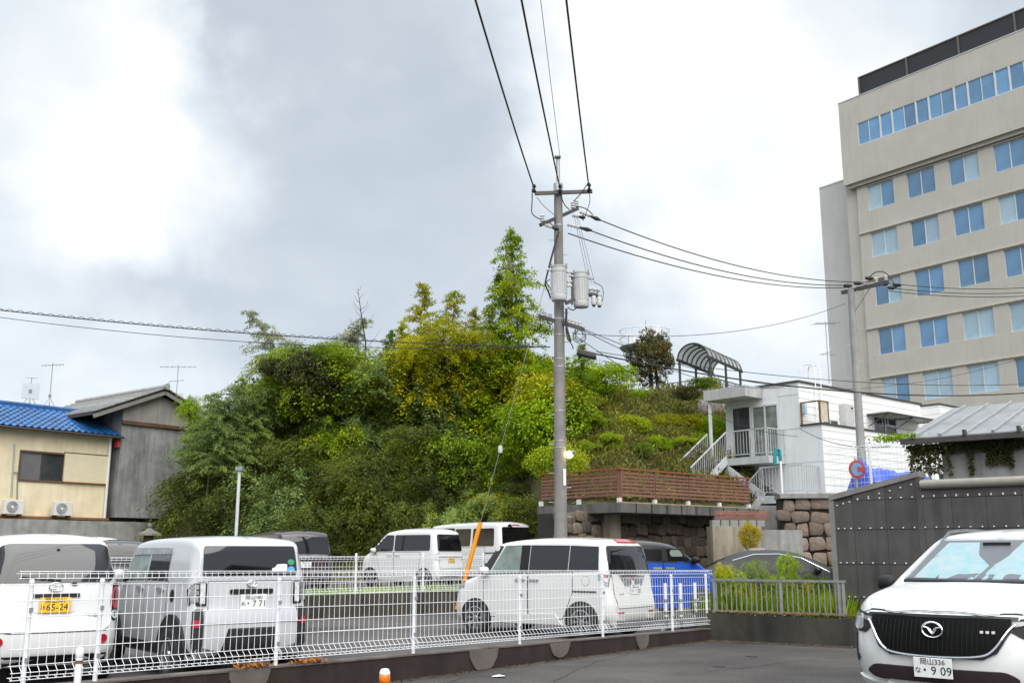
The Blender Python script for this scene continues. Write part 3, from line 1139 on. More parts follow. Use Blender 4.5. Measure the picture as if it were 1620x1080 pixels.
def flight(name, a_, b_, w, n, wv):
    """Treads and two stringers from a down to b; wv is the width direction."""
    a_, b_, wv = Vector(a_), Vector(b_), Vector(wv)
    mb = MB()
    for sd in (0, 1):
        o = wv * (w * sd)
        mb.bar(a_ + o + Vector((0, 0, -.08)), b_ + o + Vector((0, 0, -.08)), .06, .30, (0, 0, 1))
    fo = mb.build(name, STEEL_P, st)
    for i in range(n):
        t = (i + .5) / n
        p = a_ + (b_ - a_) * t
        d = (b_ - a_)
        d.z = 0
        d.normalize()
        q = d * .15
        z = Vector((0, 0, .04))
        r_ = Vector((0, 0, abs(b_.z - a_.z) / n))
        e = q * .86
        MB().add([p - q, p + q, p + q + wv * w, p - q + wv * w, p - q - z, p + q - z, p + q + wv * w - z, p - q + wv * w - z, p - e - z, p - e + wv * w - z, p - e - r_, p - e + wv * w - r_],
                 [(0, 1, 2, 3), (4, 7, 6, 5), (0, 4, 5, 1), (1, 5, 6, 2), (2, 6, 7, 3), (3, 7, 4, 0), (8, 9, 11, 10)]).build('step', STEEL_D, fo)


STEEL_P = mat('pale_painted_steel', (.56, .57, .58), .55, var=.1, scale=3, stain=.12)
STEEL_D = mat('dark_stair_step', (.10, .10, .105), .7, var=.2, scale=4)
# the upper landing runs along the door; x negative = towards the camera's left
ya, yb = lz(1243, 722)[0], yl + .1
LW = 1.15
MB().box(-LW, -.02, ya, yb, z_f2 - .30, z_f2 - .02).build('landing', STEEL, st)
mb = MB()
railing(mb, [(-.05, ya, z_f2), (-LW + .03, ya, z_f2), (-LW + .03, yb - .9, z_f2)])
mb.build('landing_railing', STEEL, st)
# flight down to the left, away along the hillside
fa = (-LW, yb - .95, z_f2)
fb = (-LW - 2.3, yb - .95, z_f2 - 1.55)
flight('upper_flight', fa, fb, .95, 8, (0, 1, 0))
mb = MB()
for yo in (0, .95):
    railing(mb, [(fa[0], fa[1] + yo, fa[2]), (fb[0], fb[1] + yo, fb[2])])
mb.build('upper_flight_railing', STEEL, st)
# lower landing against the stone wall, flights to and from it
z_l = lz(1262, 783)[1]
yl0, yl1 = lz(1300, 783)[0], lz(1232, 783)[0]
MB().box(-LW - .1, -.02, yl0, yl1, z_l - .34, z_l - .04).build('lower_landing', STEEL, st)
mb = MB()
railing(mb, [(-.05, yl0 + .02, z_l), (-LW - .05, yl0 + .02, z_l), (-LW - .05, yl1, z_l)])
mb.build('lower_landing_railing', STEEL, st)
flight('middle_flight', (-LW, yl1 + 1.6, z_f2 - .35), (-LW, yl1 - .1, z_l), 1.0, 7, (1, 0, 0))
ga, gb = (-LW - .1, yl1 - .1, z_l - .04), (-LW - .1, yl1 + 2.3, z_l - 2.0)
flight('lower_flight', ga, gb, 1.0, 10, (1, 0, 0))
mb = MB()
railing(mb, [ga, gb])
mb.build('lower_flight_railing', STEEL, st)
p = B0 + BR * (-LW - .16) + BL * ((yl0 + yl1) / 2 - .1)
hs = thing('pipe_with_hose', 'white upright pipe with a teal hose head at the lower landing', 'standpipe', (p.x, p.y, z_l - .5))
MB().cyl((0, 0, 0), (0, 0, 1.9), .045, 8).build('pipe', WIREW, hs, True)
MB().tube([(0, 0, 1.75), (-.02, 0, 2.15), (-.12, 0, 2.2), (-.2, 0, 2.05), (-.22, 0, 1.6)], .07, 8).build('hose', mat('teal_hose', (.01, .27, .29), .45), hs, True)

# ---- stone walls
GAPM = mat('dark_joint', (.030, .028, .024), .95, scale=3, bump=.3)
ST1 = mat('pinkish_stone', (.27, .20, .155), .9, scale=2.6, col2=(.14, .11, .09), bump=.6, bscale=14, obj_var=.35)
ST2 = mat('brown_stone', (.17, .135, .10), .92, scale=2.2, col2=(.07, .055, .042), bump=.6, bscale=14, obj_var=.4)
ROCKS = [ico_rock(i) for i in range(5)]


def rocks_for(m):
    out = []
    for me in ROCKS:
        c_ = me.copy()
        c_.materials.append(m)
        c_.polygons.foreach_set('use_smooth', [True] * len(c_.polygons))
        out.append(c_)
    return out


def stone_wall(root, x0, x1, z0, z1, size, m, fn, seed, lim=300):
    """Courses of uneven boulders; fn(x, z) places a stone in the frame of root."""
    rnd = random.Random(seed)
    rk = rocks_for(m)
    z = z0
    row = 0
    while z < z1:
        h = size * rnd.uniform(.75, 1.15)
        x = x0 - (size * .5 if row % 2 else 0)
        while x < x1:
            w = size * rnd.uniform(.8, 1.5)
            if z + h * .5 < z1 + .1 and x + w * .5 > x0 and x + w * .4 < x1:
                o = obj('stone', rnd.choice(rk), root)
                o.location = fn(x + w / 2, z + h / 2 + rnd.uniform(-.06, .06))
                o.rotation_euler = (0, rnd.uniform(-.12, .12) + rnd.choice((0, math.pi)), rnd.uniform(-.1, .1))
                o.scale = (w * .49, size * .22 * rnd.uniform(.8, 1.2), h * .49)
            x += w
        z += h
        row += 1


# under the white building
G0 = at(1238, 840, 37.2)
gdir = Vector((math.cos(R(-6)), math.sin(R(-6)), 0))
gw = thing('stone_wall', 'tall wall of large pinkish boulders below the lower stair landing', 'stone wall', (G0.x, G0.y, 0), R(-6))
gx1 = on_wall(1330, 840, G0, gdir)[0]
gz1 = on_wall(1270, 788, G0, gdir)[1]
MB().box(0, gx1 + 3, .05, 1.2, 0, gz1).build('joint_backing', GAPM, gw)
MB().box(-.05, gx1 + 3, -.2, 1.25, gz1, gz1 + .16).build('coping', CONC, gw)
stone_wall(gw, .05, gx1 + .4, .2, gz1, .52, ST1, lambda x, z: (x, .03, z), 4)

# ---- deck with slat screen on a concrete slab
C0 = at(980, 740, 33.0)
DR_ = Vector((.755, .656, 0))
DL_ = Vector((-.70, .714, 0)).normalized()
zs = EYE + (at(980, 795, 33.0).z - EYE)
zft = at(980, 741, 33.0).z
LR = on_wall(1184, 760, C0, DR_)[0]
LL = on_wall(857, 760, C0, DL_)[0]
dk = thing('timber_deck', 'deck on a thick concrete slab with red brown slat screen above the stone wall', 'deck', (C0.x, C0.y, 0))
loc2 = lambda v: v - Vector((C0.x, C0.y, 0))
cpt = lambda d, s, off=0, z=0: loc2(Vector((C0.x, C0.y, 0)) + d * s + Vector((0, 0, z)) + (Vector((-d.y, d.x, 0)) if d.x > 0 else Vector((d.y, -d.x, 0))) * off)
# slab
corner = Vector((0, 0, 0))
pr, plft = DR_ * (LR + .1), DL_ * (LL + .1)
bk_ = pr + plft
foot_ = [corner + (DR_ + DL_) * -.12, pr + DL_ * -.12, bk_, plft + DR_ * -.12]
MB().add([(p.x, p.y, zs - .30) for p in foot_] + [(p.x, p.y, zs) for p in foot_], [(3, 2, 1, 0), (4, 5, 6, 7), (0, 1, 5, 4), (1, 2, 6, 5), (2, 3, 7, 6), (3, 0, 4, 7)]).build('slab', mat('slab_concrete', (.13, .125, .115), .92, var=.3, scale=1.5, stain=.5), dk)
MB().bar((0, 0, zs + .02) - 0 * Vector((0, 0, 0)) if False else Vector((0, 0, zs + .02)) - DR_ * .1, Vector((0, 0, zs + .02)) + DR_ * (LR + .1), .12, .035).build('edge_strip', mat('yellowish_edge', (.40, .32, .16), .8, scale=3, col2=(.25, .2, .12)), dk)
# joints cut into the slab edge
jm = MB().box(-.012, .012, -.02, .02, -.14, .14).mesh('slab_joint', GAPM)
s = .6
while s < LR:
    p = DR_ * s - DL_ * .13
    o = obj('slab_joint', jm, dk, (p.x, p.y, zs - .15))
    o.rotation_euler = (0, 0, math.atan2(DR_.y, DR_.x))
    s += .75
nsl = 7
z0s, z1s = zs + .22, zft - .05
pitch = (z1s - z0s) / nsl
for d, Lx, nb_ in ((DR_, LR, 4), (DL_, LL, 2)):
    ang = math.atan2(d.y, d.x)
    for b_ in range(nb_):
        a0, a1 = Lx * b_ / nb_ + .02, Lx * (b_ + 1) / nb_ - .02
        sm = bevel_mesh(MB().box(a0, a1, -.015, .015, .0, pitch - .042).mesh('slat', BROWN), .004)
        for k in range(nsl):
            o = obj('slat', sm, dk, (0, 0, z0s + pitch * k))
            o.rotation_euler = (0, 0, ang)
    pm_ = MB().box(-.035, .035, .02, .09, zs - .02, zft - .03).mesh('post', BROWN) if d is DR_ else MB().box(-.035, .035, -.09, -.02, zs - .02, zft - .03).mesh('post', BROWN)
    ft = MB().box(-.05, .05, -.02, .10, zs, zs + .16).mesh('post_foot', mat('white_foot', (.7, .7, .68), .6))
    for b_ in range(nb_ + 1):
        s = Lx * b_ / nb_
        o = obj('post', pm_, dk, tuple(d * s))
        o.rotation_euler = (0, 0, ang)
        q = obj('post_foot', ft, dk, tuple(d * s))
        q.rotation_euler = (0, 0, ang)
    MB().bar(d * -.03 + Vector((0, 0, zft)), d * (Lx + .04) + Vector((0, 0, zft)), .13, .045).build('cap_rail', ORNG, dk)
# stone wall, concrete pier and beige wall under the deck
off = (DR_ + DL_) * 1.0
UW = thing('stone_wall', 'shaded wall of small brown stones under the timber deck', 'stone wall', (C0.x + DR_.x * -2.2 + DL_.x * 1.3, C0.y + DR_.y * -2.2 + DL_.y * 1.3, 0), math.atan2(DR_.y, DR_.x))
uw0 = on_wall(884, 830, Vector(UW.location), DR_)[0]
MB().box(uw0, LR + 3.6, .05, 1.0, -.1, zs - .32).build('joint_backing', GAPM, UW)
stone_wall(UW, uw0, LR + 1.6, .55, zs - .4, .40, ST2, lambda x, z: (x, .03, z), 8)
pc = on_wall(962, 830, Vector(UW.location), DR_)[0]
MB().box(pc - .28, pc + .28, -.30, .2, 0, zs - .31).build('pier', CONC_B, UW)
E0 = at(1128, 850, 33.6)
ed = Vector((math.cos(R(12)), math.sin(R(12)), 0))
ex = on_wall(1205, 850, E0, ed)[0]
ez = on_wall(1150, 832, E0, ed)[1]
bw = thing('beige_wall', 'stained beige concrete wall with two brown slats on top left of the stairs', 'wall', (E0.x, E0.y, 0), R(12))
MB().box(0, ex, 0, .5, 0, ez).build('wall_face', CONC_B, bw)
MB().box(ex + 1.603, ex + 3.0, 4.6, 5.0, 0, ez + .9).build('wall_return', CONC, bw)
MB().box(ex, ex + 1.6, .3, 1.2, 0, ez - .1).build('wall_return', CONC, bw)
sl = bevel_mesh(MB().box(0.1, ex + .3, .05, .09, 0, .13).mesh('slat', BROWN), .004)
for k in range(2):
    obj('slat', sl, bw, (0, 0, ez + .2 + k * .16))
cbk = MB().box(-.14, .14, .05, .25, 0, .2).mesh('block', CONC)
for k in range(6):
    obj('block', cbk, bw, (.15 + k * (ex) / 5.4, 0, ez))

# ---- tall grey building
T0 = at(1360, 370, 75.0)
TD = Vector((.6, -.8, 0))
TC = mat('beige_grey_panel_wall', (.50, .472, .425), .9, var=.07, scale=.5, stain=.07, bump=.25, bscale=6)
TC2 = mat('pale_grey_wall', (.56, .55, .535), .9, var=.06, scale=.4, stain=.08)
tb = thing('office_block', 'tall beige grey seven storey block with blue window rows and dark roof screen', 'building', (T0.x, T0.y, 0), math.atan2(TD.y, TD.x))
tz = lambda px, py: on_wall(px, py, T0, TD)
TW = 30.0
lines = [tz(1353, 373)[1] - 3.72 * k for k in range(-1, 6)]     # undersides of the spandrel bands
lines = sorted(lines)
wins = [tz(px, 380)[0] for px in (1398, 1466, 1538, 1611)]
bay = (wins[-1] - wins[0]) / 3
xc = [wins[0] + bay * k for k in range(9)]
ww, wh = 2.2, 1.95
z_top_block = lines[-1]
z_roof_t = tz(1336, 165)[1]
DEEP = 16
core = MB().box(0, TW, .35, DEEP, 0, z_top_block + .5)
core.build('core', TC, tb)
spand = MB()
PIERS = {}
for i, z in enumerate(lines):
    zwin_t, zwin_b = z - .12, z - .12 - wh
    zn = lines[i - 1] if i > 0 else 0
    # band from the floor line below up to this row of sills, piers between the windows
    spand.box(-.02, TW, -.0, .36, (zn if i else 0), zwin_b)
    xs_ = [-.02] + [v for x in xc for v in (x - ww / 2, x + ww / 2)] + [TW]
    for k in range(0, len(xs_), 2):
        w_ = round(xs_[k + 1] - xs_[k], 3)
        if w_ not in PIERS:
            PIERS[w_] = MB().box(0, w_, .045, .36, 0, wh + .02).mesh('pier', TC)
        obj('pier', PIERS[w_], tb, (xs_[k], 0, zwin_b))
    spand.box(-.02, TW, -.0, .36, z - .10, z - .001)
spand.build('spandrel', TC, tb)
lipm = mat('cream_floor_line', (.55, .50, .42), .8, var=.1)
for z in lines[:-1]:
    MB().box(-.06, TW, -.07, .0, z - .03, z + .05).build('floor_line', lipm, tb)
glass_me = [MB().box(.03, ww / 2 - .03, .20, .23, .04, wh - .04).mesh('pane', m) for m in (WGL, CURT)]
fr = MB()
for x in (0, ww / 2, ww):
    fr.box(x - .03, x + .03, .14, .26, 0, wh)
fr.box(0, ww, .14, .26, wh - .05, wh)
fr.box(-.02, ww + .02, .05, .28, -.06, .03)
frm = fr.mesh('window', ALU)
rnd = random.Random(11)
ccode = {5: ['b', 'b', 'c', 'c'], 4: 'bbbb', 3: 'cccc', 2: 'bccc', 1: 'bccc', 6: 'bbcc'}
for i, z in enumerate(lines):
    for k, x in enumerate(xc):
        o = obj('window', frm, tb, (x - ww / 2, 0, z - .12 - wh))
        ch0 = rnd.random()
        for h in (0, 1):
            ch = ch0 if rnd.random() < .8 else rnd.random()
            curtain = {6: .25, 5: .25, 4: .05, 3: .6, 2: .5, 1: .7, 0: .5}.get(i, .3)
            obj('pane', glass_me[1 if ch < curtain else 0], o, (h * ww / 2, 0, 0))
# overhanging top storey with a ribbon of windows
OV = .38
rt, rb_ = tz(1362, 190)[1] - .35, tz(1362, 226)[1] - .35
x_r0 = tz(1362, 205)[0] - .05
zb_top = z_top_block + .35
mb = MB()
x_l = tz(1336, 220)[0] - .1
mb.box(x_l, TW, -OV, .33, zb_top, rb_)
mb.box(x_l, x_r0, -OV, .33, rb_, rt)
mb.box(x_l, TW, -OV, .33, rt, z_roof_t)
mb.box(x_l, TW, .33, DEEP, zb_top, z_roof_t - .02)
mb.build('top_storey', TC, tb)
MB().box(x_l + .25, TW, -OV + .2, .3, zb_top - .30, zb_top).build('soffit_band', mat('soffit_grey', (.42, .395, .355), .9), tb)
MB().box(x_l - .03, TW, -OV - .03, .3, z_roof_t, z_roof_t + .07).build('parapet_cap', mat('pale_cap', (.55, .55, .56), .6), tb)
x = x_r0
pat = [1.02, 1.0, 1.0] * 14
k = 0
hgt = rt - rb_
while x < TW - 1.2:
    two = (k % 2 == 0)
    w_ = 1.95 if two else 1.0
    m = MB()
    m.box(0, .05, -.36, -.2, 0, hgt)
    m.box(w_ - .05, w_ + .05, -.38, -.2, 0, hgt)
    m.box(0, w_, -.36, -.2, 0, .05)
    m.box(0, w_, -.36, -.2, hgt - .04, hgt)
    if two:
        m.box(w_ / 2 - .025, w_ / 2 + .025, -.35, -.2, 0, hgt)
    o = m.build('window', ALU, tb, loc=(x, 0, rb_))
    for q in range(2 if two else 1):
        pw_ = w_ / (2 if two else 1)
        MB().box(q * pw_ + .03, (q + 1) * pw_ - .03, -.30, -.27, .04, hgt - .04).build('pane', WGL, o)
    x += w_ + .02
    k += 1
# roof screen of dark panels
sx0 = tz(1357, 150)[0] + .3
zs1 = tz(1357, 122)[1] - .2
scr = mat('dark_roof_screen', (.022, .023, .027), .6, var=.2)
x = sx0
while x < TW:
    MB().box(x + .03, min(x + 4.0, TW) - .03, -.1, .05, z_roof_t + .07, zs1).build('screen_panel', scr, tb)
    MB().box(x - .09, x + .03, -.2, -.0, z_roof_t + .07, zs1 + .05).build('screen_post', mat('screen_post_brown', (.13, .115, .10), .7), tb)
    x += 4.1
MB().box(sx0 - .1, TW, -.16, .0, zs1, zs1 + .09).build('screen_rail', mat('screen_post_brown', (.13, .115, .10), .7), tb)
# paler wing set back on the left
zw = tz(1320, 280)[1] + .3
MB().box(-7.0 + 2.2, .02, 2.0, 12, 0, zw).build('side_wing', TC2, tb)
MB().box(-1.15, -.022, .30, 2.0, 0, zw - 9.5 + 9.4).build('wing_return', TC, tb)
MB().box(-4.8, .0, 1.97, 2.0, zw, zw + .1).build('wing_cap', TC2, tb)

# ---- extras behind the panel wall: tarpaulin, mesh fence, round sign
p0 = at(1372, 762, 23.5)
tp = MB()
gx, gy = 26, 10
rnd = random.Random(2)
q0, q1 = at(1366, 765, 24.6), at(1486, 752, 23.6)
hp = [(0, .15), (.04, .45), (.10, .95), (.16, .90), (.22, .62), (.4, .56), (.6, .50), (.8, .42), (1, .20)]
tv = []
for j in range(gy):
    for i in range(gx):
        u, w = i / (gx - 1), j / (gy - 1)
        b = q0.lerp(q1, u)
        hh = float(np.interp(u, [h[0] for h in hp], [h[1] for h in hp]))
        tv.append((b.x + .02 * math.sin(9 * w + 20 * u), b.y + w * 1.6, 1.9 + (b.z - 1.9) + (hh * math.sin(math.pi * (.08 + .84 * w)) - .25) + .05 * math.sin(14 * u + 5 * w) + rnd.uniform(-.02, .02)))
tp.add(tv, [(j * gx + i, j * gx + i + 1, (j + 1) * gx + i + 1, (j + 1) * gx + i) for j in range(gy - 1) for i in range(gx - 1)])
# the load under the sheet
o = tp.build('tarpaulin', mat('blue_tarpaulin', (.045, .115, .62), .45, var=.2, scale=3), None, True, 60)
tag(o, 'bright blue tarpaulin draped over a pile behind the dark panel wall', 'tarpaulin')
tag(MB().box(q0.x + .15, q1.x - .1, q0.y + .25, q0.y + 1.4, 0, q0.z + .05).build('stacked_goods', CONC), 'covered pile of goods under the blue tarpaulin', 'pile')
# mesh fence in front of it
f3a, f3b = at(1316, 800, 24.0), at(1480, 760, 21.2)
fd = (f3b - f3a)
fd.z = 0
FL = fd.length
fd.normalize()
ztop3 = at(1376, 704, 22.9).z
f3 = thing('mesh_fence', 'third white mesh fence standing before the blue tarpaulin behind the panel wall', 'fence', (f3a.x, f3a.y, 0))
P3 = lambda s, o, z: (fd.x * s + fd.y * o, fd.y * s - fd.x * o, z)
for s0, s1 in ((0, FL / 2), (FL / 2, FL)):
    mesh_panel(P3, s0 + .02, s1 - .02, lambda s: ztop3 - 1.05, 1.05, None, pitch=.11, r=.0035, rows=8).build('mesh_panel', WIREW, f3)
for px in (1377, 1470):
    s = on_wall(px, 740, f3a, fd)[0]
    MB().cyl((fd.x * s, fd.y * s, 0), (fd.x * s, fd.y * s, ztop3 + .06), .035, 8).build('post', WIREW, f3, True)
p = at(1356, 742, 22.7)
sg = thing('road_sign', 'round red ringed blue sign with red bar beside the blue tarpaulin', 'sign', tuple(p), R(12))
MB().lathe([(0, .0), (.20, .0), (.20, .012), (0, .012)], n=28, axis='y').build('disc', mat('sign_red', (.40, .06, .06), .6), sg)
MB().lathe([(0, -.006), (.145, -.006), (.145, -.001)], n=28, axis='y').build('blue_field', mat('sign_blue', (.16, .30, .48), .6), sg)
MB().add([(.0, -.012, -.055), (.18, -.012, -.05), (.18, -.012, .05), (.0, -.012, .055), (-.0, -.008, -.055), (.18, -.008, -.05), (.18, -.008, .05), (0, -.008, .055)], [(0, 1, 2, 3), (4, 7, 6, 5), (0, 4, 5, 1), (2, 6, 7, 3), (0, 3, 7, 4), (1, 5, 6, 2)]).build('red_bar', mat('sign_red', (.40, .06, .06), .6), sg)
MB().cyl((0, .05, -p.z), (0, .05, .25), .03, 8).build('post', GALV, sg, True)
# ================================================================ cars
PAINT_W = mat('white_car_paint', (0.71, 0.71, 0.70), 0.28, var=0.03, scale=1.2, coat=0.6)
PAINT_P = mat('pearl_white_paint', (0.69, 0.685, 0.67), 0.25, var=0.03, scale=1.2, coat=0.7)
PAINT_S = mat('silver_white_paint', (0.54, 0.55, 0.57), 0.3, var=0.04, scale=1.2, coat=0.6)
PAINT_B = mat('blue_car_paint', (0.010, 0.075, 0.42), 0.22, var=0.05, scale=1.2, coat=0.8)
PAINT_K = mat('black_car_paint', (0.035, 0.032, 0.036), 0.2, var=0.08, scale=1.2, coat=0.8)
PAINT_M = mat('maroon_car_paint', (0.045, 0.028, 0.032), 0.25, var=0.08, scale=1.2, coat=0.8)
PAINT_G = mat('charcoal_car_paint', (0.022, 0.026, 0.026), 0.38, var=0.08, scale=1.2, coat=0.15, spec=.3)
GLASS = mat('dark_car_glass', (0.008, 0.0075, 0.009), 0.03, var=0.15, scale=2, spec=.75, coat=.35)
GLASS_D = mat('dull_car_glass', (0.010, 0.010, 0.011), 0.12, var=0.15, scale=2, spec=0.3)  # rougher and less reflective than the other dark glass
GLASS_L = mat('pale_opaque_car_glass', (0.20, 0.25, 0.22), 0.05, var=0.35, scale=3.2, spec=0.6)  # opaque: daylight seen through the cabin is put into the colour
BLACKP = mat('black_plastic', (0.018, 0.017, 0.018), 0.5, spec=.25, var=0.2, scale=9)
CLAD = mat('grey_black_cladding', (0.032, 0.030, 0.033), 0.65, spec=.25, var=0.15, scale=9, bump=0.1)
GAP = mat('panel_gap_dark', (0.02, 0.02, 0.02), 0.9, var=0.1)
RUBBER = mat('tyre_rubber', (0.022, 0.022, 0.022), 0.85, var=0.25, scale=14, bump=0.2)
ALLOY = mat('wheel_alloy', (0.55, 0.55, 0.56), 0.28, metal=0.9, var=0.08)
CHROME = mat('chrome', (0.82, 0.82, 0.83), 0.12, metal=1.0, var=0.04)
LAMPRED = mat('red_lamp_lens', (0.42, 0.01, 0.02), 0.12, var=0.2, scale=14, coat=0.6)
LAMPWHITE = mat('clear_lamp_lens', (0.66, 0.67, 0.68), 0.12, var=0.35, scale=22, coat=0.6)
LAMPGREY = mat('smoked_lamp_lens', (0.26, 0.27, 0.28), 0.08, var=0.6, scale=11, coat=0.6)
PLATE_W = mat('white_number_plate', (0.78, 0.79, 0.77), 0.45, var=0.03)
PLATE_Y = mat('yellow_number_plate', (0.85, 0.50, 0.01), 0.45, var=0.04)
INK_G = mat('green_ink', (0.01, 0.07, 0.04), 0.6, var=0.05)
INK_K = mat('black_ink', (0.015, 0.015, 0.015), 0.6, var=0.05)
SHADE_M = mat('sunshade_foil', (0.26, 0.66, 0.70), 0.4, metal=0.1, var=0.5, scale=7, col2=(0.60, 0.70, 0.72), bump=1.0, bscale=11)
HEADL = mat('headlamp_lens', (0.42, 0.44, 0.46), 0.08, var=0.6, scale=14, coat=0.8)
SCREEN_GL = mat('windscreen_glass', (0.30, 0.32, 0.34), 0.04, var=0.1, spec=0.6, trans=0.62)


def interp(P, t, k_in, k_out):
    """Linear interpolation along a list of tuples sorted by k_in."""
    xs = [p[k_in] for p in P]
    ys = [p[k_out] for p in P]
    return float(np.interp(t, xs, ys))


class Car:
    def __init__(s, name, label, paint, L, W, prof, zb, tumble, rpr=0.22, rpf=0.35, rroof=0.10, bow_r=0.05, bow_f=0.12, group=None, cat='car', crown=0.03, rpw=0.10):
        s.root = thing(name, label, cat, group=group)
        s.paint, s.L, s.W = paint, L, W
        top = chaikin(prof, 2)
        # resample by arc length
        seg = [0.0]
        for a, b in zip(top, top[1:]):
            seg.append(seg[-1] + math.dist(a, b))
        N = 84
        ts = np.linspace(0, seg[-1], N)
        X = np.interp(ts, seg, [p[0] for p in top])
        Z = np.interp(ts, seg, [p[1] for p in top])
        imax = int(np.argmax(Z))
        rear = sorted([(float(Z[i]), float(X[i])) for i in range(imax + 1)])
        front = sorted([(float(Z[i]), float(X[i])) for i in range(imax, N)])

        def width(x, z):
            w = W * interp(tumble, z, 0, 1)
            dr = x - interp(rear, z, 0, 1)
            df = interp(front, z, 0, 1) - x
            for d, rp in ((dr, rpr), (df, rpf if z < s.hood_z else rpw)):
                d = max(0.0, min(d, rp))
                w -= rp * 0.85 - math.sqrt(max(0, (rp * 0.85) ** 2 * (1 - ((rp - d) / rp) ** 2)))
            return max(w, 0.05)
        s.hood_z = Car.hz
        vs_, fs = [], []
        M, A, K = 9, 5, 7
        ringn = (M + A + K) * 2
        for i in range(N):
            x, zt = float(X[i]), float(Z[i])
            z0 = min(zb, zt - 0.002)
            j0, j1 = max(i - 1, 0), min(i + 1, N - 1)
            tx, tz = X[j1] - X[j0], Z[j1] - Z[j0]
            c = abs(tx) / max(1e-6, math.hypot(tx, tz))
            r = min(rroof * c, (zt - z0) * 0.45)
            half = []
            for k in range(M):
                z = z0 + (zt - r - z0) * k / (M - 1)
                half.append((width(x, z), z))
            wt = width(x, zt - r)
            for k in range(1, A + 1):
                a = math.pi / 2 * k / A
                half.append((wt - r * (1 - math.cos(a)) * 1.0 - 0.0, zt - r + r * math.sin(a)))
            we = half[-1][0]
            for k in range(1, K + 1):
                q = 1 - k / K
                half.append((we * q, zt + crown * c * (1 - q * q)))
            ring = half + [(-y, z) for y, z in reversed(half)]
            for y, z in ring:
                q = (abs(y) / W) ** 2
                xr = x + bow_r * q * max(0, 1 - (x / 0.9)) - bow_f * q * max(0, 1 - (L - x) / 1.2)
                vs_.append((xr, y, z))
        n = ringn
        for i in range(N - 1):
            for k in range(n):
                k2 = (k + 1) % n
                fs.append((i * n + k, (i + 1) * n + k, (i + 1) * n + k2, i * n + k2))
        fs.append(tuple(range(n)))
        fs.append(tuple(reversed(range((N - 1) * n, N * n))))
        mb = MB()
        mb.add(vs_, fs)
        me = mb.mesh('body', paint, True, 50)
        s.body = obj('body', me, s.root)
        bm = bmesh.new()
        bm.from_mesh(me)
        bmesh.ops.remove_doubles(bm, verts=bm.verts, dist=1e-4)
        bmesh.ops.triangulate(bm, faces=bm.faces)
        s.bvh = BVHTree.FromBMesh(bm)
        bm.free()

    def hit(s, axis, u, v):
        if axis == 'L':
            o, d = Vector((u, 3, v)), Vector((0, -1, 0))
        elif axis == 'R':
            o, d = Vector((u, -3, v)), Vector((0, 1, 0))
        elif axis == 'B':
            o, d = Vector((-3, u, v)), Vector((1, 0, 0))
        elif axis == 'F':
            o, d = Vector((9, u, v)), Vector((-1, 0, 0))
        else:
            o, d = Vector((u, v, 5)), Vector((0, 0, -1))
        p, nn, _, _ = s.bvh.ray_cast(o, d)
        if p is None:
            p, nn, _, _ = s.bvh.find_nearest(o + d * 3)
        if nn.dot(d) > 0:
            nn = -nn
        return p, nn

    def patch(s, axis, poly, m, name, off=0.006, parent=None, label=None, rnd=0, grid=0.11, thick=0.02, smooth=True, bulge=0.0):
        """A panel with thickness that follows the body: poly is drawn in side, rear, front or top view."""
        if rnd:
            poly = rounded(poly, rnd if rnd < 1 else .06)
        bm = bmesh.new()
        vs_ = [bm.verts.new((p[0], p[1], 0)) for p in poly]
        bm.faces.new(vs_)
        xs, ys = [p[0] for p in poly], [p[1] for p in poly]
        for ax, (lo, hi) in enumerate(((min(xs), max(xs)), (min(ys), max(ys)))):
            k = int((hi - lo) / grid)
            for i in range(1, k + 1):
                co = [0, 0, 0]
                co[ax] = lo + (hi - lo) * i / (k + 1)
                no = [0, 0, 0]
                no[ax] = 1
                bmesh.ops.bisect_plane(bm, geom=bm.verts[:] + bm.edges[:] + bm.faces[:], plane_co=co, plane_no=no)
        bmesh.ops.triangulate(bm, faces=[f for f in bm.faces if len(f.verts) > 4])
        cx, cy = sum(xs) / len(xs), sum(ys) / len(ys)
        hw, hh = (max(xs) - min(xs)) / 2, (max(ys) - min(ys)) / 2
        nrm = {}
        for v in bm.verts:
            u, w = v.co.x, v.co.y
            p, nn = s.hit(axis, u, w)
            nrm[v] = nn
            b = bulge * max(0, 1 - max(abs(u - cx) / hw, abs(w - cy) / hh) ** 2) if bulge else 0
            v.co = p + nn * (off + b)
        be = [e for e in bm.edges if e.is_boundary]
        r = bmesh.ops.extrude_edge_only(bm, edges=be)
        new = [g for g in r['geom'] if isinstance(g, bmesh.types.BMVert)]
        old = {}
        for v in new:
            best = None
            for e in v.link_edges:
                o2 = e.other_vert(v)
                if o2 in nrm:
                    best = o2
            if best:
                v.co = best.co - nrm[best] * (off + thick)
        bmesh.ops.recalc_face_normals(bm, faces=bm.faces)
        c = sum((f.normal * f.calc_area() for f in bm.faces), Vector())
        ax_n = {'L': (0, 1, 0), 'R': (0, -1, 0), 'B': (-1, 0, 0), 'F': (1, 0, 0), 'T': (0, 0, 1)}[axis]
        if c.dot(Vector(ax_n)) < 0:
            bmesh.ops.reverse_faces(bm, faces=bm.faces)
        me = D.meshes.new(name)
        bm.to_mesh(me)
        bm.free()
        me.materials.append(m)
        if smooth:
            me.polygons.foreach_set('use_smooth', [True] * len(me.polygons))
            me.set_sharp_from_angle(angle=R(40))
        o = obj(name, me, parent or s.root)
        if label:
            o['label'] = label
        return o

    def both(s, poly, m, name, **k):
        s.patch('L', poly, m, name, **k)
        s.patch('R', poly, m, name, **k)

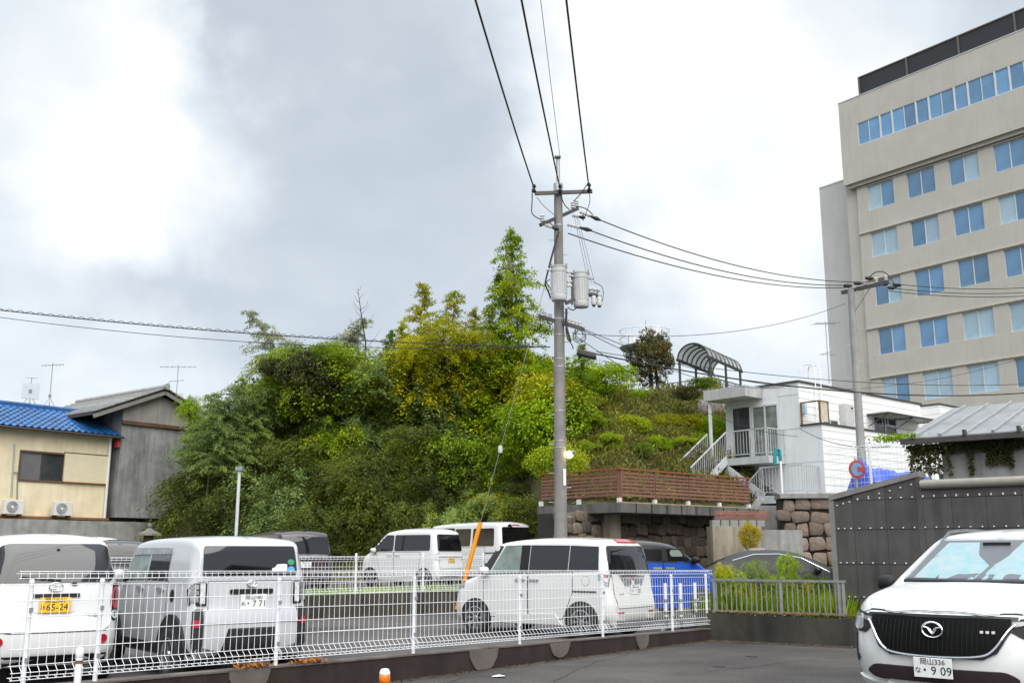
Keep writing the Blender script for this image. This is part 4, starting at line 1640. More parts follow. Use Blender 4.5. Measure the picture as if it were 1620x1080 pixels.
    def door(s, side, poly, name='door', handle=None, m=None):
        """A door skin standing in a dark gap, with a pull handle."""
        cx, cy = sum(p[0] for p in poly) / len(poly), sum(p[1] for p in poly) / len(poly)
        g = [(p[0] + math.copysign(0.013, p[0] - cx), p[1] + math.copysign(0.013, p[1] - cy)) for p in poly]
        d = s.patch(side, poly, m or s.paint, name, off=0.008)
        s.patch(side, g, GAP, 'door_gap', off=0.002, parent=d)
        if handle:
            hx, hz = handle
            s.patch(side, [(hx - .11, hz - .02), (hx + .11, hz - .02), (hx + .11, hz + .025), (hx - .11, hz + .025)], HANDLE, 'handle', off=0.035, parent=d, rnd=1)
        return d

    def seam(s, axis, pts, w=0.008, name='panel_gap', m=None):
        mb = MB()
        for a, b in zip(pts, pts[1:]):
            n = max(1, int(math.dist(a, b) / 0.12))
            P = []
            for i in range(n + 1):
                p, nn = s.hit(axis, a[0] + (b[0] - a[0]) * i / n, a[1] + (b[1] - a[1]) * i / n)
                P.append(p + nn * 0.001)
            mb.tube(P, w * 0.6, 4, True)
        return mb.build(name, m or GAP, s.root)

    def wheel(s, x, side, r=0.28, w=0.17, arch=0.05, rim_r=0.66, spokes=9, arch_m=None, dark=False, y_in=0.0):
        yo = s.W * side
        sd = 'L' if side > 0 else 'R'
        arc = [(x + (r + arch) * math.cos(a), r + (r + arch) * math.sin(a)) for a in np.linspace(-0.5, math.pi + 0.5, 22)]
        arc = [(p[0], max(p[1], s.zmin)) for p in arc]
        if arch_m:
            c2 = [(x + (r + arch + .09) * math.cos(a), r + (r + arch + .09) * math.sin(a)) for a in np.linspace(-0.3, math.pi + 0.3, 22)]
            c2 = [(p[0], max(p[1], s.zmin)) for p in c2]
            s.patch(sd, c2, arch_m, 'wheel_arch_cladding', off=0.035, thick=0.05)
            s.patch(sd, arc, GAP, 'wheel_well', off=0.038, thick=0.05)
        else:
            s.patch(sd, arc, GAP, 'wheel_well', off=0.010)
        wh = D.objects.new('wheel', None)
        COL.objects.link(wh)
        wh.parent = s.root
        yy = yo + side * (0.030 if arch_m is None else 0.06) - side * y_in
        wh.location = (x, yy, r)
        wh.rotation_euler = (0, 0, 0 if side > 0 else math.pi)
        key = (r, w, rim_r, spokes, dark)
        if key not in WHEELS:
            t = MB().lathe([(r * rim_r, -0.012), (r * (rim_r + .06), 0.0), (r * 0.93, -0.004), (r * 0.985, -0.02), (r, -0.045), (r, -w + 0.03), (r * .95, -w), (r * rim_r, -w)], n=28, axis='y')
            tm = t.mesh('tyre', RUBBER, True, 30)
            q = MB().lathe([(r * rim_r, -0.010), (r * (rim_r - .05), -0.006), (r * (rim_r - .07), -0.055)], n=28, axis='y')
            for k in range(spokes):
                a = 2 * math.pi * k / spokes
                for da in (-0.10, 0.10):
                    q.bar((r * .13 * math.cos(a), -0.03, r * .13 * math.sin(a)), (r * (rim_r - .04) * math.cos(a + da), -0.022, r * (rim_r - .04) * math.sin(a + da)), 0.018, 0.02, (0, 1, 0))
            q.lathe([(0.0, -0.012), (r * .13, -0.014), (r * .17, -0.035)], n=14, axis='y')
            rm = q.mesh('rim', ALLOY, True, 30)
            bk = MB().lathe([(0.0, -0.075), (r * (rim_r - .03), -0.07)], n=20, axis='y')
            bm_ = bk.mesh('brake_disc', GAP)
            WHEELS[key] = (tm, rm, bm_)
        for nm, me in zip(('tyre', 'rim', 'brake_disc'), WHEELS[key]):
            obj(nm, me, wh)

    def plate(s, axis, u, z, colour, top, kana, num, tilt=0.0, off=0.02, size=(0.33, 0.165), ink=None):
        p, nn = s.hit(axis, u, z)
        m = PLATE_W if colour == 'w' else PLATE_Y
        ink = ink or (INK_G if colour == 'w' else INK_K)
        e = D.objects.new('number_plate', bevel_mesh(MB().box(-size[0] / 2, size[0] / 2, -0.004, 0.004, -size[1] / 2, size[1] / 2).mesh('number_plate', m), 0.002))
        COL.objects.link(e)
        e.parent = s.root
        x = -1 if axis == 'B' else 1
        e.location = Vector((p.x, u, z)) + Vector((x * off, 0, 0))
        # plate's face looks along -y in its own frame
        e.rotation_euler = (tilt, 0, R(-90) if axis == 'B' else R(90))
        for txt, sx, sz, size_ in ((top, 0, 0.048, 0.062), (kana, -0.128, -0.026, 0.058), (num, 0.022, -0.026, 0.102)):
            if not txt:
                continue
            t = obj('lettering', text_mesh(txt, size_, ink, 0.0012), e)
            t.rotation_euler = (R(90), 0, 0)
            t.location = (sx, -0.0055, sz)
        return e

    def oval(s, axis, u, z, a, b, r=0.007, off=0.02, m=CHROME, name='emblem', extra=None, mark=None):
        p, nn = s.hit(axis, u, z)
        x = -1 if axis == 'B' else 1
        mb = MB()
        P = [(p.x + x * off, u + a * math.cos(t), z + b * math.sin(t)) for t in np.linspace(0, 2 * math.pi, 29)]
        mb.tube(P, r, 6, False)
        for line in extra or []:
            mb.tube([(p.x + x * off, u + q[0] * a * (-x if axis == 'B' else 1) * (1), z + q[1] * b) for q in line], r * 0.95, 6)
        # backing boss
        mb.lathe([(0.0, 0.0), (0.6, 0.0)], n=4)
        mb.v = mb.v[:-8]
        mb.f = mb.f[:-4]
        return mb.build(name, m, s.root, True, 60)

    def mirror(s, x, z, side, m=None, size=(0.10, 0.19, 0.15)):
        y = s.W * side
        mb = MB()
        prof = []
        for i in range(7):
            t = -1 + 2 * i / 6
            k = math.sqrt(max(0, 1 - abs(t) ** 3))
            prof.append((k, t))
        n = 12
        vs_, fs = [], []
        for k, t in prof:
            for j in range(n):
                a = 2 * math.pi * j / n
                ca, sa = math.cos(a), math.sin(a)
                vs_.append((x + size[0] * .9 * k * math.copysign(abs(ca) ** .7, ca), y + side * (0.11 + t * size[1] / 2), z + size[2] / 2 * k * math.copysign(abs(sa) ** .7, sa)))
        for i in range(6):
            for j in range(n):
                j2 = (j + 1) % n
                fs.append((i * n + j, i * n + j2, (i + 1) * n + j2, (i + 1) * n + j))
        mb.add(vs_, fs)
        o = mb.build('wing_mirror', m or s.paint, s.root, True, 60)
        MB().bar((x, y - side * .12, z - .07), (x, y + side * .08, z - .05), 0.06, 0.05).build('mirror_stalk', BLACKP, o)
        return o

    def place(s, anchor, world, heading, scale=1.0):
        """Puts the car so that its own point `anchor` stands at `world` while it faces `heading` (radians, 0 = along +x)."""
        c, q = math.cos(heading), math.sin(heading)
        ax, ay = anchor[0] * scale, anchor[1] * scale
        s.root.location = (world[0] - ax * c + ay * q, world[1] - ax * q - ay * c, world[2])
        s.root.rotation_euler = (0, 0, heading)
        s.root.scale = (scale,) * 3
        return s.root


WHEELS = {}
HANDLE = mat('door_handle_satin', (.42, .42, .43), .3, metal=.6)
rect = lambda a, b, c, d: [(a, c), (b, c), (b, d), (a, d)]


def kei_profile(L, H, hood, rear_lean=0.12, screen=0.55, nose=0.86, roof_r=0.16, bump=0.05):
    return [(0.10, 0.24), (0.015, 0.30), (0.0, 0.62), (bump, 0.74), (bump + 0.02, 1.02), (bump + rear_lean, H - roof_r), (bump + rear_lean + 0.10, H - 0.04), (0.75, H), (L * 0.45, H),
            (L - hood - screen - 0.05, H - 0.05), (L - hood - screen + 0.06, H - 0.12), (L - hood, 1.04), (L - hood + 0.08, 0.99), (L - 0.20, nose + 0.03), (L - 0.06, nose - 0.08), (L, 0.58), (L - 0.01, 0.34), (L - 0.12, 0.22)]


def tumble(belt, H, top=0.84, low=0.96):
    return [(0.2, low), (0.45, 1.0), (belt - 0.15, 1.0), (belt, 0.985), (H - 0.1, top + 0.02), (H, top)]


def body(name, label, paint, L, W, H, prof, belt, hoodz=1.0, **k):
    Car.hz = hoodz
    tt = k.pop('tumb', None) or tumble(belt, H, k.pop('top', 0.86))
    c = Car(name, label, paint, L, W, prof, k.pop('zb', 0.22), tt, **k)
    c.zmin = 0.24
    return c


CARGRP = 'cars parked in the two lots'

# ---- 1: white car at the left edge, seen from behind, yellow plate 65-24
def canbus():
    L, W, H = 3.395, 0.7375, 1.66
    c = body('parked_car', 'white rounded car with yellow plate 65-24 behind the mesh fence at the left edge', PAINT_W, L, W, H,
             [(0.12, 0.24), (0.02, 0.30), (0.0, 0.62), (0.05, 0.74), (0.07, 1.08), (0.22, 1.50), (0.34, 1.615), (0.8, H), (1.6, H), (2.3, 1.60), (2.45, 1.54), (2.86, 1.04), (2.95, .99), (3.2, .9), (3.34, .78), (L, .55), (L - .02, .34), (L - .1, .22)],
             1.1, top=0.82, rpr=0.26, rroof=0.16, bow_r=0.06, group=CARGRP)
    gl = c.patch('B', [(-.60, 1.13), (.60, 1.13), (.655, 1.18), (.575, 1.52), (.50, 1.555), (-.50, 1.555), (-.575, 1.52), (-.655, 1.18)], GLASS, 'rear_window', off=0.016, rnd=1, grid=.06)
    c.both([(0.30, 1.12), (2.66, 1.10), (2.34, 1.50), (0.52, 1.50)], GLASS, 'side_window', off=0.006)
    # tailgate skin and its gap
    tg = [(-.63, .66), (-.56, .60), (.56, .60), (.63, .66), (.63, 1.10), (-.63, 1.10)]
    g = [(a * 1.012, .66 + (b - .66) * 1.02 - .004) for a, b in tg]
    t = c.patch('B', tg, PAINT_W, 'tailgate', off=0.012, rnd=1)
    c.patch('B', g, GAP, 'tailgate_gap', off=0.004, parent=t, rnd=1)
    c.patch('B', rect(-.24, .24, .80, 1.00), PAINT_W, 'plate_recess', off=0.016, parent=t, rnd=1)
    c.patch('B', rect(-.26, .27, .965, 1.005), BLACKP, 'tailgate_handle', off=0.030, parent=t)
    c.plate('B', 0.0, .885, 'y', '岡山581', 'あ', '65-24', off=0.045)
    p, nn = c.hit('B', 0, 1.085)
    c.oval('B', 0.0, 1.085, .072, .046, extra=[[(-.55, .3), (-.1, .1), (.25, .45)], [(-.45, .35), (-.3, -.55), (.55, -.35)]], off=0.035)
    t1 = obj('lettering', text_mesh('CANBUS', 0.055, CHROME, 0.003), t)
    pp, _ = c.hit('B', -.42, .76)
    t1.location = (pp.x - 0.017, -.42, .76)
    t1.rotation_euler = (R(90), 0, R(-90))
    for sy in (-1, 1):
        def blob(cx, cz, ra, rb, n=18):
            return [(cx + ra * math.cos(a), cz + rb * math.sin(a)) for a in np.linspace(0, 2 * math.pi, n, endpoint=False)]
        h = c.patch('B', blob(sy * .675, .90, .062, .215), BLACKP, 'tail_lamp_bezel', off=0.012)
        c.patch('B', blob(sy * .675, .95, .050, .13), LAMPRED, 'tail_lamp', off=0.020, parent=h, label='round red tail lamp')
        c.patch('B', blob(sy * .675, .76, .044, .05), LAMPWHITE, 'reversing_lamp', off=0.020, parent=h)
        c.patch('B', blob(sy * .545, .50, .045, .05), LAMPRED, 'bumper_reflector', off=0.014)
    c.patch('B', rect(-.60, .60, .245, .34), BLACKP, 'bumper_valance', off=0.012)
    c.seam('B', [(-.70, .585), (.70, .585)])
    # wiper and third lamp
    a, _ = c.hit('B', -.05, 1.15)
    b, _ = c.hit('B', .36, 1.19)
    MB().bar(a + Vector((-.03, 0, 0)), b + Vector((-.03, 0, 0)), .014, .022).build('rear_wiper', BLACKP, c.root)
    MB().lathe([(0, .03), (.03, .02), (.035, 0)], c=(a.x - .01, -.20, 1.10), n=10).build('camera_knob', BLACKP, c.root, True)
    p, _ = c.hit('T', .22, 0.02)
    MB().lathe([(0, .03), (.02, .022), (.026, 0)], c=(p.x, -.02, p.z), n=10).build('washer_nozzle', BLACKP, c.root, True)
    for sy in (-1, 1):
        sd = 'L' if sy > 0 else 'R'
        c.door(sd, [(1.02, .34), (1.80, .34), (1.80, 1.08), (.98, 1.10)], 'sliding_door', (1.68, .98))
        c.door(sd, [(1.84, .34), (2.62, .34), (2.70, 1.06), (1.84, 1.08)], 'door', (1.96, .98))
        c.wheel(0.62, sy)
        c.wheel(2.80, sy)
        c.mirror(2.56, 1.10, sy)
    return c


# ---- 2: silver white boxy car, plate .7 71
def taft():
    L, W, H = 3.395, 0.7375, 1.64
    c = body('parked_car', 'silver white boxy car with black fender cladding and plate 7 71', PAINT_S, L, W, H,
             [(0.10, 0.28), (0.0, 0.36), (0.0, 0.74), (0.045, 0.80), (0.05, 1.12), (0.12, 1.52), (0.20, 1.60), (0.5, H), (1.6, H), (2.2, 1.60), (2.32, 1.54), (2.62, 1.08), (2.72, 1.03), (3.2, .97), (3.34, .90), (L, .7), (L, .40), (L - .1, .26)],
             1.12, top=0.885, rpr=0.10, rroof=0.085, bow_r=0.03, group=CARGRP, zb=0.26)
    c.patch('B', [(-.60, 1.20), (.60, 1.20), (.575, 1.535), (-.575, 1.535)], GLASS, 'rear_window', off=0.018, rnd=.03, grid=.06)
    t = c.patch('B', rect(-.52, .52, .79, 1.13), PAINT_S, 'tailgate', off=0.008)
    c.patch('B', rect(-.529, .529, .783, 1.139), GAP, 'tailgate_gap', off=0.002, parent=t)
    c.patch('B', [(-.33, .82), (.33, .82), (.25, 1.03), (-.25, 1.03)], PAINT_S, 'plate_recess', off=0.014, parent=t)
    c.patch('B', rect(-.27, .27, .985, 1.04), BLACKP, 'tailgate_handle', off=0.03, parent=t, rnd=1)
    c.plate('B', -.02, .895, 'w', '岡山580', 'ぬ', '・7 71', off=0.035)
    c.oval('B', 0.0, 1.10, .062, .036, r=.007, off=0.025, extra=[[(-.55, .3), (-.1, .1), (.25, .45)], [(-.45, .35), (-.3, -.55), (.55, -.35)]])
    for sy in (-1, 1):
        h = c.patch('B', rect(sy * .545, sy * .73, .86, 1.13), BLACKP, 'tail_lamp_bezel', off=0.016)
        c.patch('B', rect(sy * .565, sy * .625, .88, 1.11), LAMPWHITE, 'tail_lamp', off=0.024, parent=h)
        c.patch('B', rect(sy * .64, sy * .71, .90, .97), LAMPGREY, 'lamp_segment', off=0.024, parent=h)
        c.patch('B', rect(sy * .64, sy * .71, .985, 1.03), LAMPGREY, 'lamp_segment', off=0.024, parent=h)
        c.patch('B', rect(sy * .64, sy * .71, 1.045, 1.10), LAMPGREY, 'lamp_segment', off=0.024, parent=h)
        c.patch('B', rect(sy * .585, sy * .74, .35, .82), CLAD, 'corner_cladding', off=0.020, thick=.03)
        c.patch('B', rect(sy * .635, sy * .69, .62, .70), LAMPRED, 'bumper_reflector', off=0.030)
    bp = c.patch('B', [(-.585, .66), (.585, .66), (.57, .80), (-.57, .80)], PAINT_S, 'bumper', off=0.045, thick=.05)
    c.patch('B', [(-.575, .40), (-.36, .36), (-.29, .60), (.29, .60), (.36, .36), (.575, .40), (.575, .645), (-.575, .645)], PAINT_S, 'bumper_skirt', off=0.03, thick=.05)
    c.patch('B', [(-.37, .30), (.37, .30), (.30, .585), (-.30, .585)], CLAD, 'bumper_grille', off=0.016, thick=.03)
    for sy in (-1, 1):
        sd = 'L' if sy > 0 else 'R'
        c.door(sd, [(.98, .40), (1.58, .36), (1.58, 1.12), (.84, 1.12), (.84, .72)], 'door', (1.02, 1.02))
        c.door(sd, [(1.61, .36), (2.40, .36), (2.46, 1.10), (1.61, 1.12)], 'door', (1.76, 1.02))
        w1 = c.patch(sd, [(.86, 1.14), (1.56, 1.14), (1.56, 1.51), (.90, 1.51)], GLASS, 'side_window', off=0.010)
        c.patch(sd, [(.87, 1.44), (1.57, 1.44), (1.57, 1.52), (.90, 1.52)], LAMPGREY, 'rain_visor', off=0.03, parent=w1)
        w2 = c.patch(sd, [(1.64, 1.14), (2.48, 1.12), (2.18, 1.50), (1.66, 1.51)], GLASS_L, 'side_window', off=0.010)
        c.patch(sd, [(1.64, 1.44), (2.22, 1.43), (2.17, 1.52), (1.66, 1.52)], LAMPGREY, 'rain_visor', off=0.03, parent=w2)
        c.patch(sd, [(.64 + .06 * math.cos(a), .96 + .075 * math.sin(a)) for a in np.linspace(0, 6.28, 14, endpoint=False)], BLACKP, 'fuel_cap', off=0.008)
        c.patch(sd, rect(.98, 2.35, .29, .40), CLAD, 'sill_cladding', off=0.03, thick=.04)
        c.wheel(0.56, sy, r=.30, arch_m=CLAD, arch=.06, rim_r=.64, spokes=6)
        c.wheel(2.80, sy, r=.30, arch_m=CLAD, arch=.06, rim_r=.64, spokes=6)
        c.mirror(2.36, 1.17, sy)
    # stickers in the corner of the rear window
    p, _ = c.hit('B', -.50, 1.2)
    sh = [(-.10, 0), (.10, 0), (.10, .085), (.05, .09), (-.03, .085), (-.06, .05), (-.10, .04)]
    c.patch('B', [(-.36 - q[0], 1.235 + q[1]) for q in sh], PLATE_W, 'car_shaped_sticker', off=0.024)
    for z, mm in ((1.262, mat('sticker_blue', (.10, .42, .75), .5)), (1.345, mat('sticker_green', (.05, .30, .14), .5))):
        c.patch('B', [(-.515 + .046 * math.cos(a), z + .034 * math.sin(a)) for a in np.linspace(0, 6.28, 14, endpoint=False)], mm, 'round_sticker', off=0.024)
    return c


# ---- 3: pearl white tall car in the middle
def thor():
    L, W, H = 3.70, 0.835, 1.735
    c = body('parked_car', 'pearl white tall car with red roof spoiler behind the right half of the mesh fence', PAINT_P, L, W, H,
             [(0.14, 0.24), (0.02, 0.28), (0.0, 0.60), (0.05, 0.72), (0.10, 1.10), (0.20, 1.58), (0.30, 1.68), (0.8, H), (1.8, H), (2.42, 1.68), (2.56, 1.62), (2.98, 1.10), (3.08, 1.05), (3.45, .96), (3.62, .84), (L, .60), (L, .32), (L - .12, .22)],
             1.14, top=0.84, rpr=0.17, rroof=0.12, bow_r=0.04, group=CARGRP)
    c.patch('B', [(-.72, 1.13), (.72, 1.13), (.655, 1.60), (-.655, 1.60)], GLASS, 'rear_window', off=0.016, rnd=1, grid=.06)
    sp = c.patch('B', [(-.55, 1.655), (.22, 1.655), (.18, 1.70), (-.50, 1.70)], mat('red_spoiler', (.55, .04, .06), .25, coat=.6), 'roof_spoiler', off=0.03, thick=.05, label='red strip of the roof spoiler')
    t = c.patch('B', [(-.60, .54), (.60, .54), (.66, .75), (.66, 1.11), (-.66, 1.11), (-.66, .75)], PAINT_P, 'tailgate', off=0.010)
    c.patch('B', [(-.61, .53), (.61, .53), (.67, .75), (.67, 1.12), (-.67, 1.12), (-.67, .75)], GAP, 'tailgate_gap', off=0.003, parent=t)
    c.patch('B', [(-.47, 1.10), (-.30, .90), (.30, .90), (.47, 1.10)], LAMPGREY, 'tailgate_garnish', off=0.018, parent=t)
    c.patch('B', rect(-.42, .42, 1.07, 1.10), CHROME, 'chrome_strip', off=0.03, parent=t)
    c.patch('B', [(-.26, .78), (.26, .78), (.30, .90), (-.30, .90)], PAINT_P, 'plate_recess', off=0.014, parent=t)
    c.plate('B', 0, .845, 'w', '岡山502', 'ち', '・・20', off=0.035)
    t1 = obj('lettering', text_mesh('THOR', 0.06, CHROME, 0.003), t)
    pp, _ = c.hit('B', .46, .78)
    t1.location = (pp.x - 0.018, .46, .78)
    t1.rotation_euler = (R(90), 0, R(-90))
    for sy in (-1, 1):
        c.patch('B', [(sy * .765, 1.10), (sy * .74, 1.10), (sy * .672, 1.60), (sy * .695, 1.60)], CHROME, 'pillar_strip', off=.016, grid=.06)
        c.patch('B', rect(sy * .42, sy * .66, .34, .42), PAINT_P, 'bumper_corner', off=0.03, thick=.04)
        c.patch('B', rect(sy * .44, sy * .63, .44, .475), LAMPRED, 'bumper_reflector', off=0.014)
    for sy in (-1, 1):
        sd = 'L' if sy > 0 else 'R'
        h = c.patch(sd, [(.06, .83), (.06, 1.13), (.30, 1.13), (.30, 1.05)], LAMPGREY, 'tail_lamp', off=0.016)
        c.patch(sd, [(.07, .90), (.07, 1.00), (.22, 1.07), (.24, 1.05)], LAMPWHITE, 'lamp_strip', off=0.024, parent=h)
        c.patch(sd, [(.075, 1.03), (.075, 1.10), (.25, 1.11), (.25, 1.09)], LAMPRED, 'red_lens', off=0.024, parent=h)
        c.door(sd, [(1.02, .40), (1.08, .34), (1.78, .34), (1.78, 1.11), (.84, 1.14), (.84, .80)], 'sliding_door', (1.66, 1.00))
        c.door(sd, [(1.81, .34), (2.68, .34), (2.80, .62), (2.80, 1.08), (1.81, 1.11)], 'door', (1.96, 1.00))
        c.patch(sd, [(.30, 1.17), (.92, 1.15), (.92, 1.61), (.34, 1.59)], GLASS, 'side_window', off=0.010)
        c.patch(sd, [(.94, 1.15), (1.78, 1.13), (1.78, 1.62), (.94, 1.61)], GLASS, 'side_window', off=0.010)
        c.patch(sd, [(1.80, 1.13), (1.99, 1.12), (1.99, 1.62), (1.80, 1.62)], BLACKP, 'pillar_trim', off=0.009)
        w2 = c.patch(sd, [(2.0, 1.12), (2.66, 1.11), (2.36, 1.61), (2.0, 1.62)], GLASS_L, 'side_window', off=0.010, label='front window, its pale colour standing for light through the cabin')
        c.patch(sd, [(2.69, 1.11), (2.90, 1.10), (2.54, 1.61), (2.41, 1.60)], GLASS, 'corner_window', off=0.010)
        c.patch(sd, rect(.34, .95, .80, .83), CHROME if False else CLAD, 'side_vent', off=0.006)
        c.patch(sd, [(.56 + .085 * math.cos(a), 1.0 + .085 * math.sin(a)) for a in np.linspace(0, 6.28, 18, endpoint=False)], GAP, 'fuel_flap_gap', off=0.001)
        f = c.patch(sd, [(.56 + .079 * math.cos(a), 1.0 + .079 * math.sin(a)) for a in np.linspace(0, 6.28, 18, endpoint=False)], PAINT_P, 'fuel_flap', off=0.004)
        c.patch(sd, [(1.08, .24), (2.58, .24), (2.50, .38), (1.2, .42)], PAINT_P, 'side_skirt', off=0.03, thick=.05)
        c.patch(sd, [(3.30, .84), (3.60, .82), (3.56, .92), (3.28, .95)], LAMPGREY, 'headlamp', off=0.014)
        c.wheel(0.66, sy, r=.30, arch=.055, rim_r=.70, spokes=8)
        c.wheel(3.00, sy, r=.30, arch=.055, rim_r=.70, spokes=8)
        c.mirror(2.72, 1.16, sy)
    c.seam('T', [(1.80, .60), (1.80, -.60)], w=.006)
    c.patch('F', [(-.62, 1.12), (.62, 1.12), (.56, 1.58), (-.56, 1.58)], GLASS, 'windscreen', off=0.010)
    c.patch('F', [(-.5, .34), (.5, .34), (.5, .60), (-.5, .60)], BLACKP, 'front_grille', off=0.010)
    return c


# ---- generic box cars of the raised lot
def boxcar(label, paint, L, W, H, plate, slab=False, roof=None, belt=1.08, name='parked_car', rearglass=GLASS, cat='car', long=False, glass=GLASS, names=None):
    c = body(name, label, paint, L, W, H,
             [(0.10, 0.26), (0.0, 0.32), (0.0, 0.66), (0.04, 0.76), (0.05, belt), (0.14, H - .14), (0.24, H - .04), (0.7, H), (L * .45, H)] +
             ([(L - 1.35, H - .06), (L - 1.2, H - .12), (L - .55, 1.12), (L - .45, 1.06), (L - .14, .92), (L - .04, .80), (L, .55), (L, .34), (L - .1, .24)] if not slab else
              [(L - .95, H - .05), (L - .80, H - .14), (L - .22, 1.14), (L - .12, 1.0), (L - .03, .80), (L, .5), (L, .34), (L - .1, .24)]),
             belt, top=0.87, rpr=0.17, rroof=0.11, bow_r=0.035, group=CARGRP, cat=cat, crown=0.05)
    yw = W * .84
    c.patch('B', [(-yw, belt + .04), (yw, belt + .04), (yw * .93, H - .16), (-yw * .93, H - .16)], rearglass, 'rear_window', off=0.016, rnd=1, grid=.07)
    t = c.patch('B', rect(-W * .78, W * .78, .58, belt + .01), paint, 'tailgate', off=0.008)
    c.patch('B', rect(-W * .795, W * .795, .57, belt + .02), GAP, 'tailgate_gap', off=0.002, parent=t)
    if plate:
        c.plate('B', 0, plate[0], *plate[1:], off=0.03)
    nose = L - (0.55 if not slab else .24)
    for sy in (-1, 1):
        sd = 'L' if sy > 0 else 'R'
        x0, x1, x2 = .32 * L / 3.4, 1.78 * L / 3.4, (nose - .16)
        m_ = (x0 + x1) / 2 + .12
        c.door(sd, [(x0 + .55, .36), (x1, .36), (x1, belt), (x0 + .40, belt), (x0 + .40, .78)], 'sliding_door', (x1 - .14, belt - .12))
        c.door(sd, [(x1 + .03, .36), (x2 - .36, .36), (x2 - .16, belt - .02), (x1 + .03, belt)], 'door', (x1 + .18, belt - .12))
        if not long:
            c.patch(sd, [(x0, belt + .05), (x1, belt + .04), (x1, H - .17), (x0 + .03, H - .17)], glass, 'side_window', off=0.010, rnd=1)
        else:
            c.patch(sd, [(x0 - .05, belt + .05), (m_ - .06, belt + .05), (m_ - .06, H - .20), (x0, H - .20)], glass, 'side_window', off=0.010, rnd=1)
            c.patch(sd, [(m_ + .06, belt + .05), (x1, belt + .05), (x1, H - .20), (m_ + .06, H - .20)], glass, 'side_window', off=0.010, rnd=1)
        xs = x2 + .04 - (H - .15 - belt) * (0.62 if not slab else .5)
        c.patch(sd, [(x1 + .05, belt + .04), (x2 - .02, belt + .02), (xs, H - .17), (x1 + .05, H - .17)], glass, 'side_window', off=0.010, rnd=1)
        c.wheel(0.55 * L / 3.4, sy, r=.28 if W < .8 else .32, rim_r=.64, spokes=7)
        c.wheel(L - .62, sy, r=.28 if W < .8 else .32, rim_r=.64, spokes=7)
        c.mirror(x2 - .12, belt + .06, sy)
    c.patch('F', [(-yw, belt + .06), (yw, belt + .06), (yw * .9, H - .2), (-yw * .9, H - .2)], GLASS, 'windscreen', off=0.010)
    return c


# ---- the dark coupe-like saloon behind the weeds
def saloon():
    L, W, H = 4.5, 0.87, 1.47
    c = body('parked_car', 'dark grey low saloon car with sloping roof parked behind the weeds and the grey railing', PAINT_G, L, W, H,
             [(0.12, 0.24), (0.0, 0.36), (0.0, 0.72), (0.06, 0.92), (0.30, 1.02), (0.95, 1.34), (1.35, 1.44), (1.9, H), (2.4, 1.44), (2.75, 1.33), (3.45, .98), (3.6, .94), (4.2, .84), (4.42, .70), (L, .52), (L, .30), (L - .15, .22)],
             0.95, hoodz=.95, tumb=[(.2, .95), (.45, 1.0), (.8, 1.0), (.95, .97), (1.38, .72), (1.47, .66)], rpr=0.4, rpf=.5, rroof=0.12, bow_r=0.15, group=CARGRP)
    for sy in (-1, 1):
        sd = 'L' if sy > 0 else 'R'
        c.door(sd, [(1.15, .34), (2.02, .32), (2.02, .95), (1.05, .97), (1.05, .62)], 'door', (1.28, .84))
        c.door(sd, [(2.05, .32), (3.05, .32), (3.12, .93), (2.05, .95)], 'door', (2.2, .84))
        c.patch(sd, [(.80, 1.0), (2.0, .99), (2.0, 1.36), (1.35, 1.34), (1.05, 1.22)], GLASS_D, 'side_window', off=0.008)
        c.patch(sd, [(2.05, .99), (3.14, .97), (2.66, 1.26), (2.3, 1.36), (2.05, 1.36)], GLASS_D, 'side_window', off=0.008)
        c.seam(sd, [(.98, 1.24), (1.5, 1.385), (2.1, 1.395), (2.62, 1.30), (3.25, .97)], w=.014, name='chrome_window_trim', m=CHROME)
        c.wheel(0.85, sy, r=.32, spokes=5)
        c.wheel(3.62, sy, r=.32, spokes=5)
        c.mirror(2.95, 1.02, sy)
    c.patch('F', [(-.56, 1.0), (.56, 1.0), (.48, 1.34), (-.48, 1.34)], GLASS, 'windscreen', off=0.008)
    c.patch('B', [(-.55, 1.04), (.55, 1.04), (.45, 1.30), (-.45, 1.30)], GLASS, 'rear_window', off=0.008)
    return c


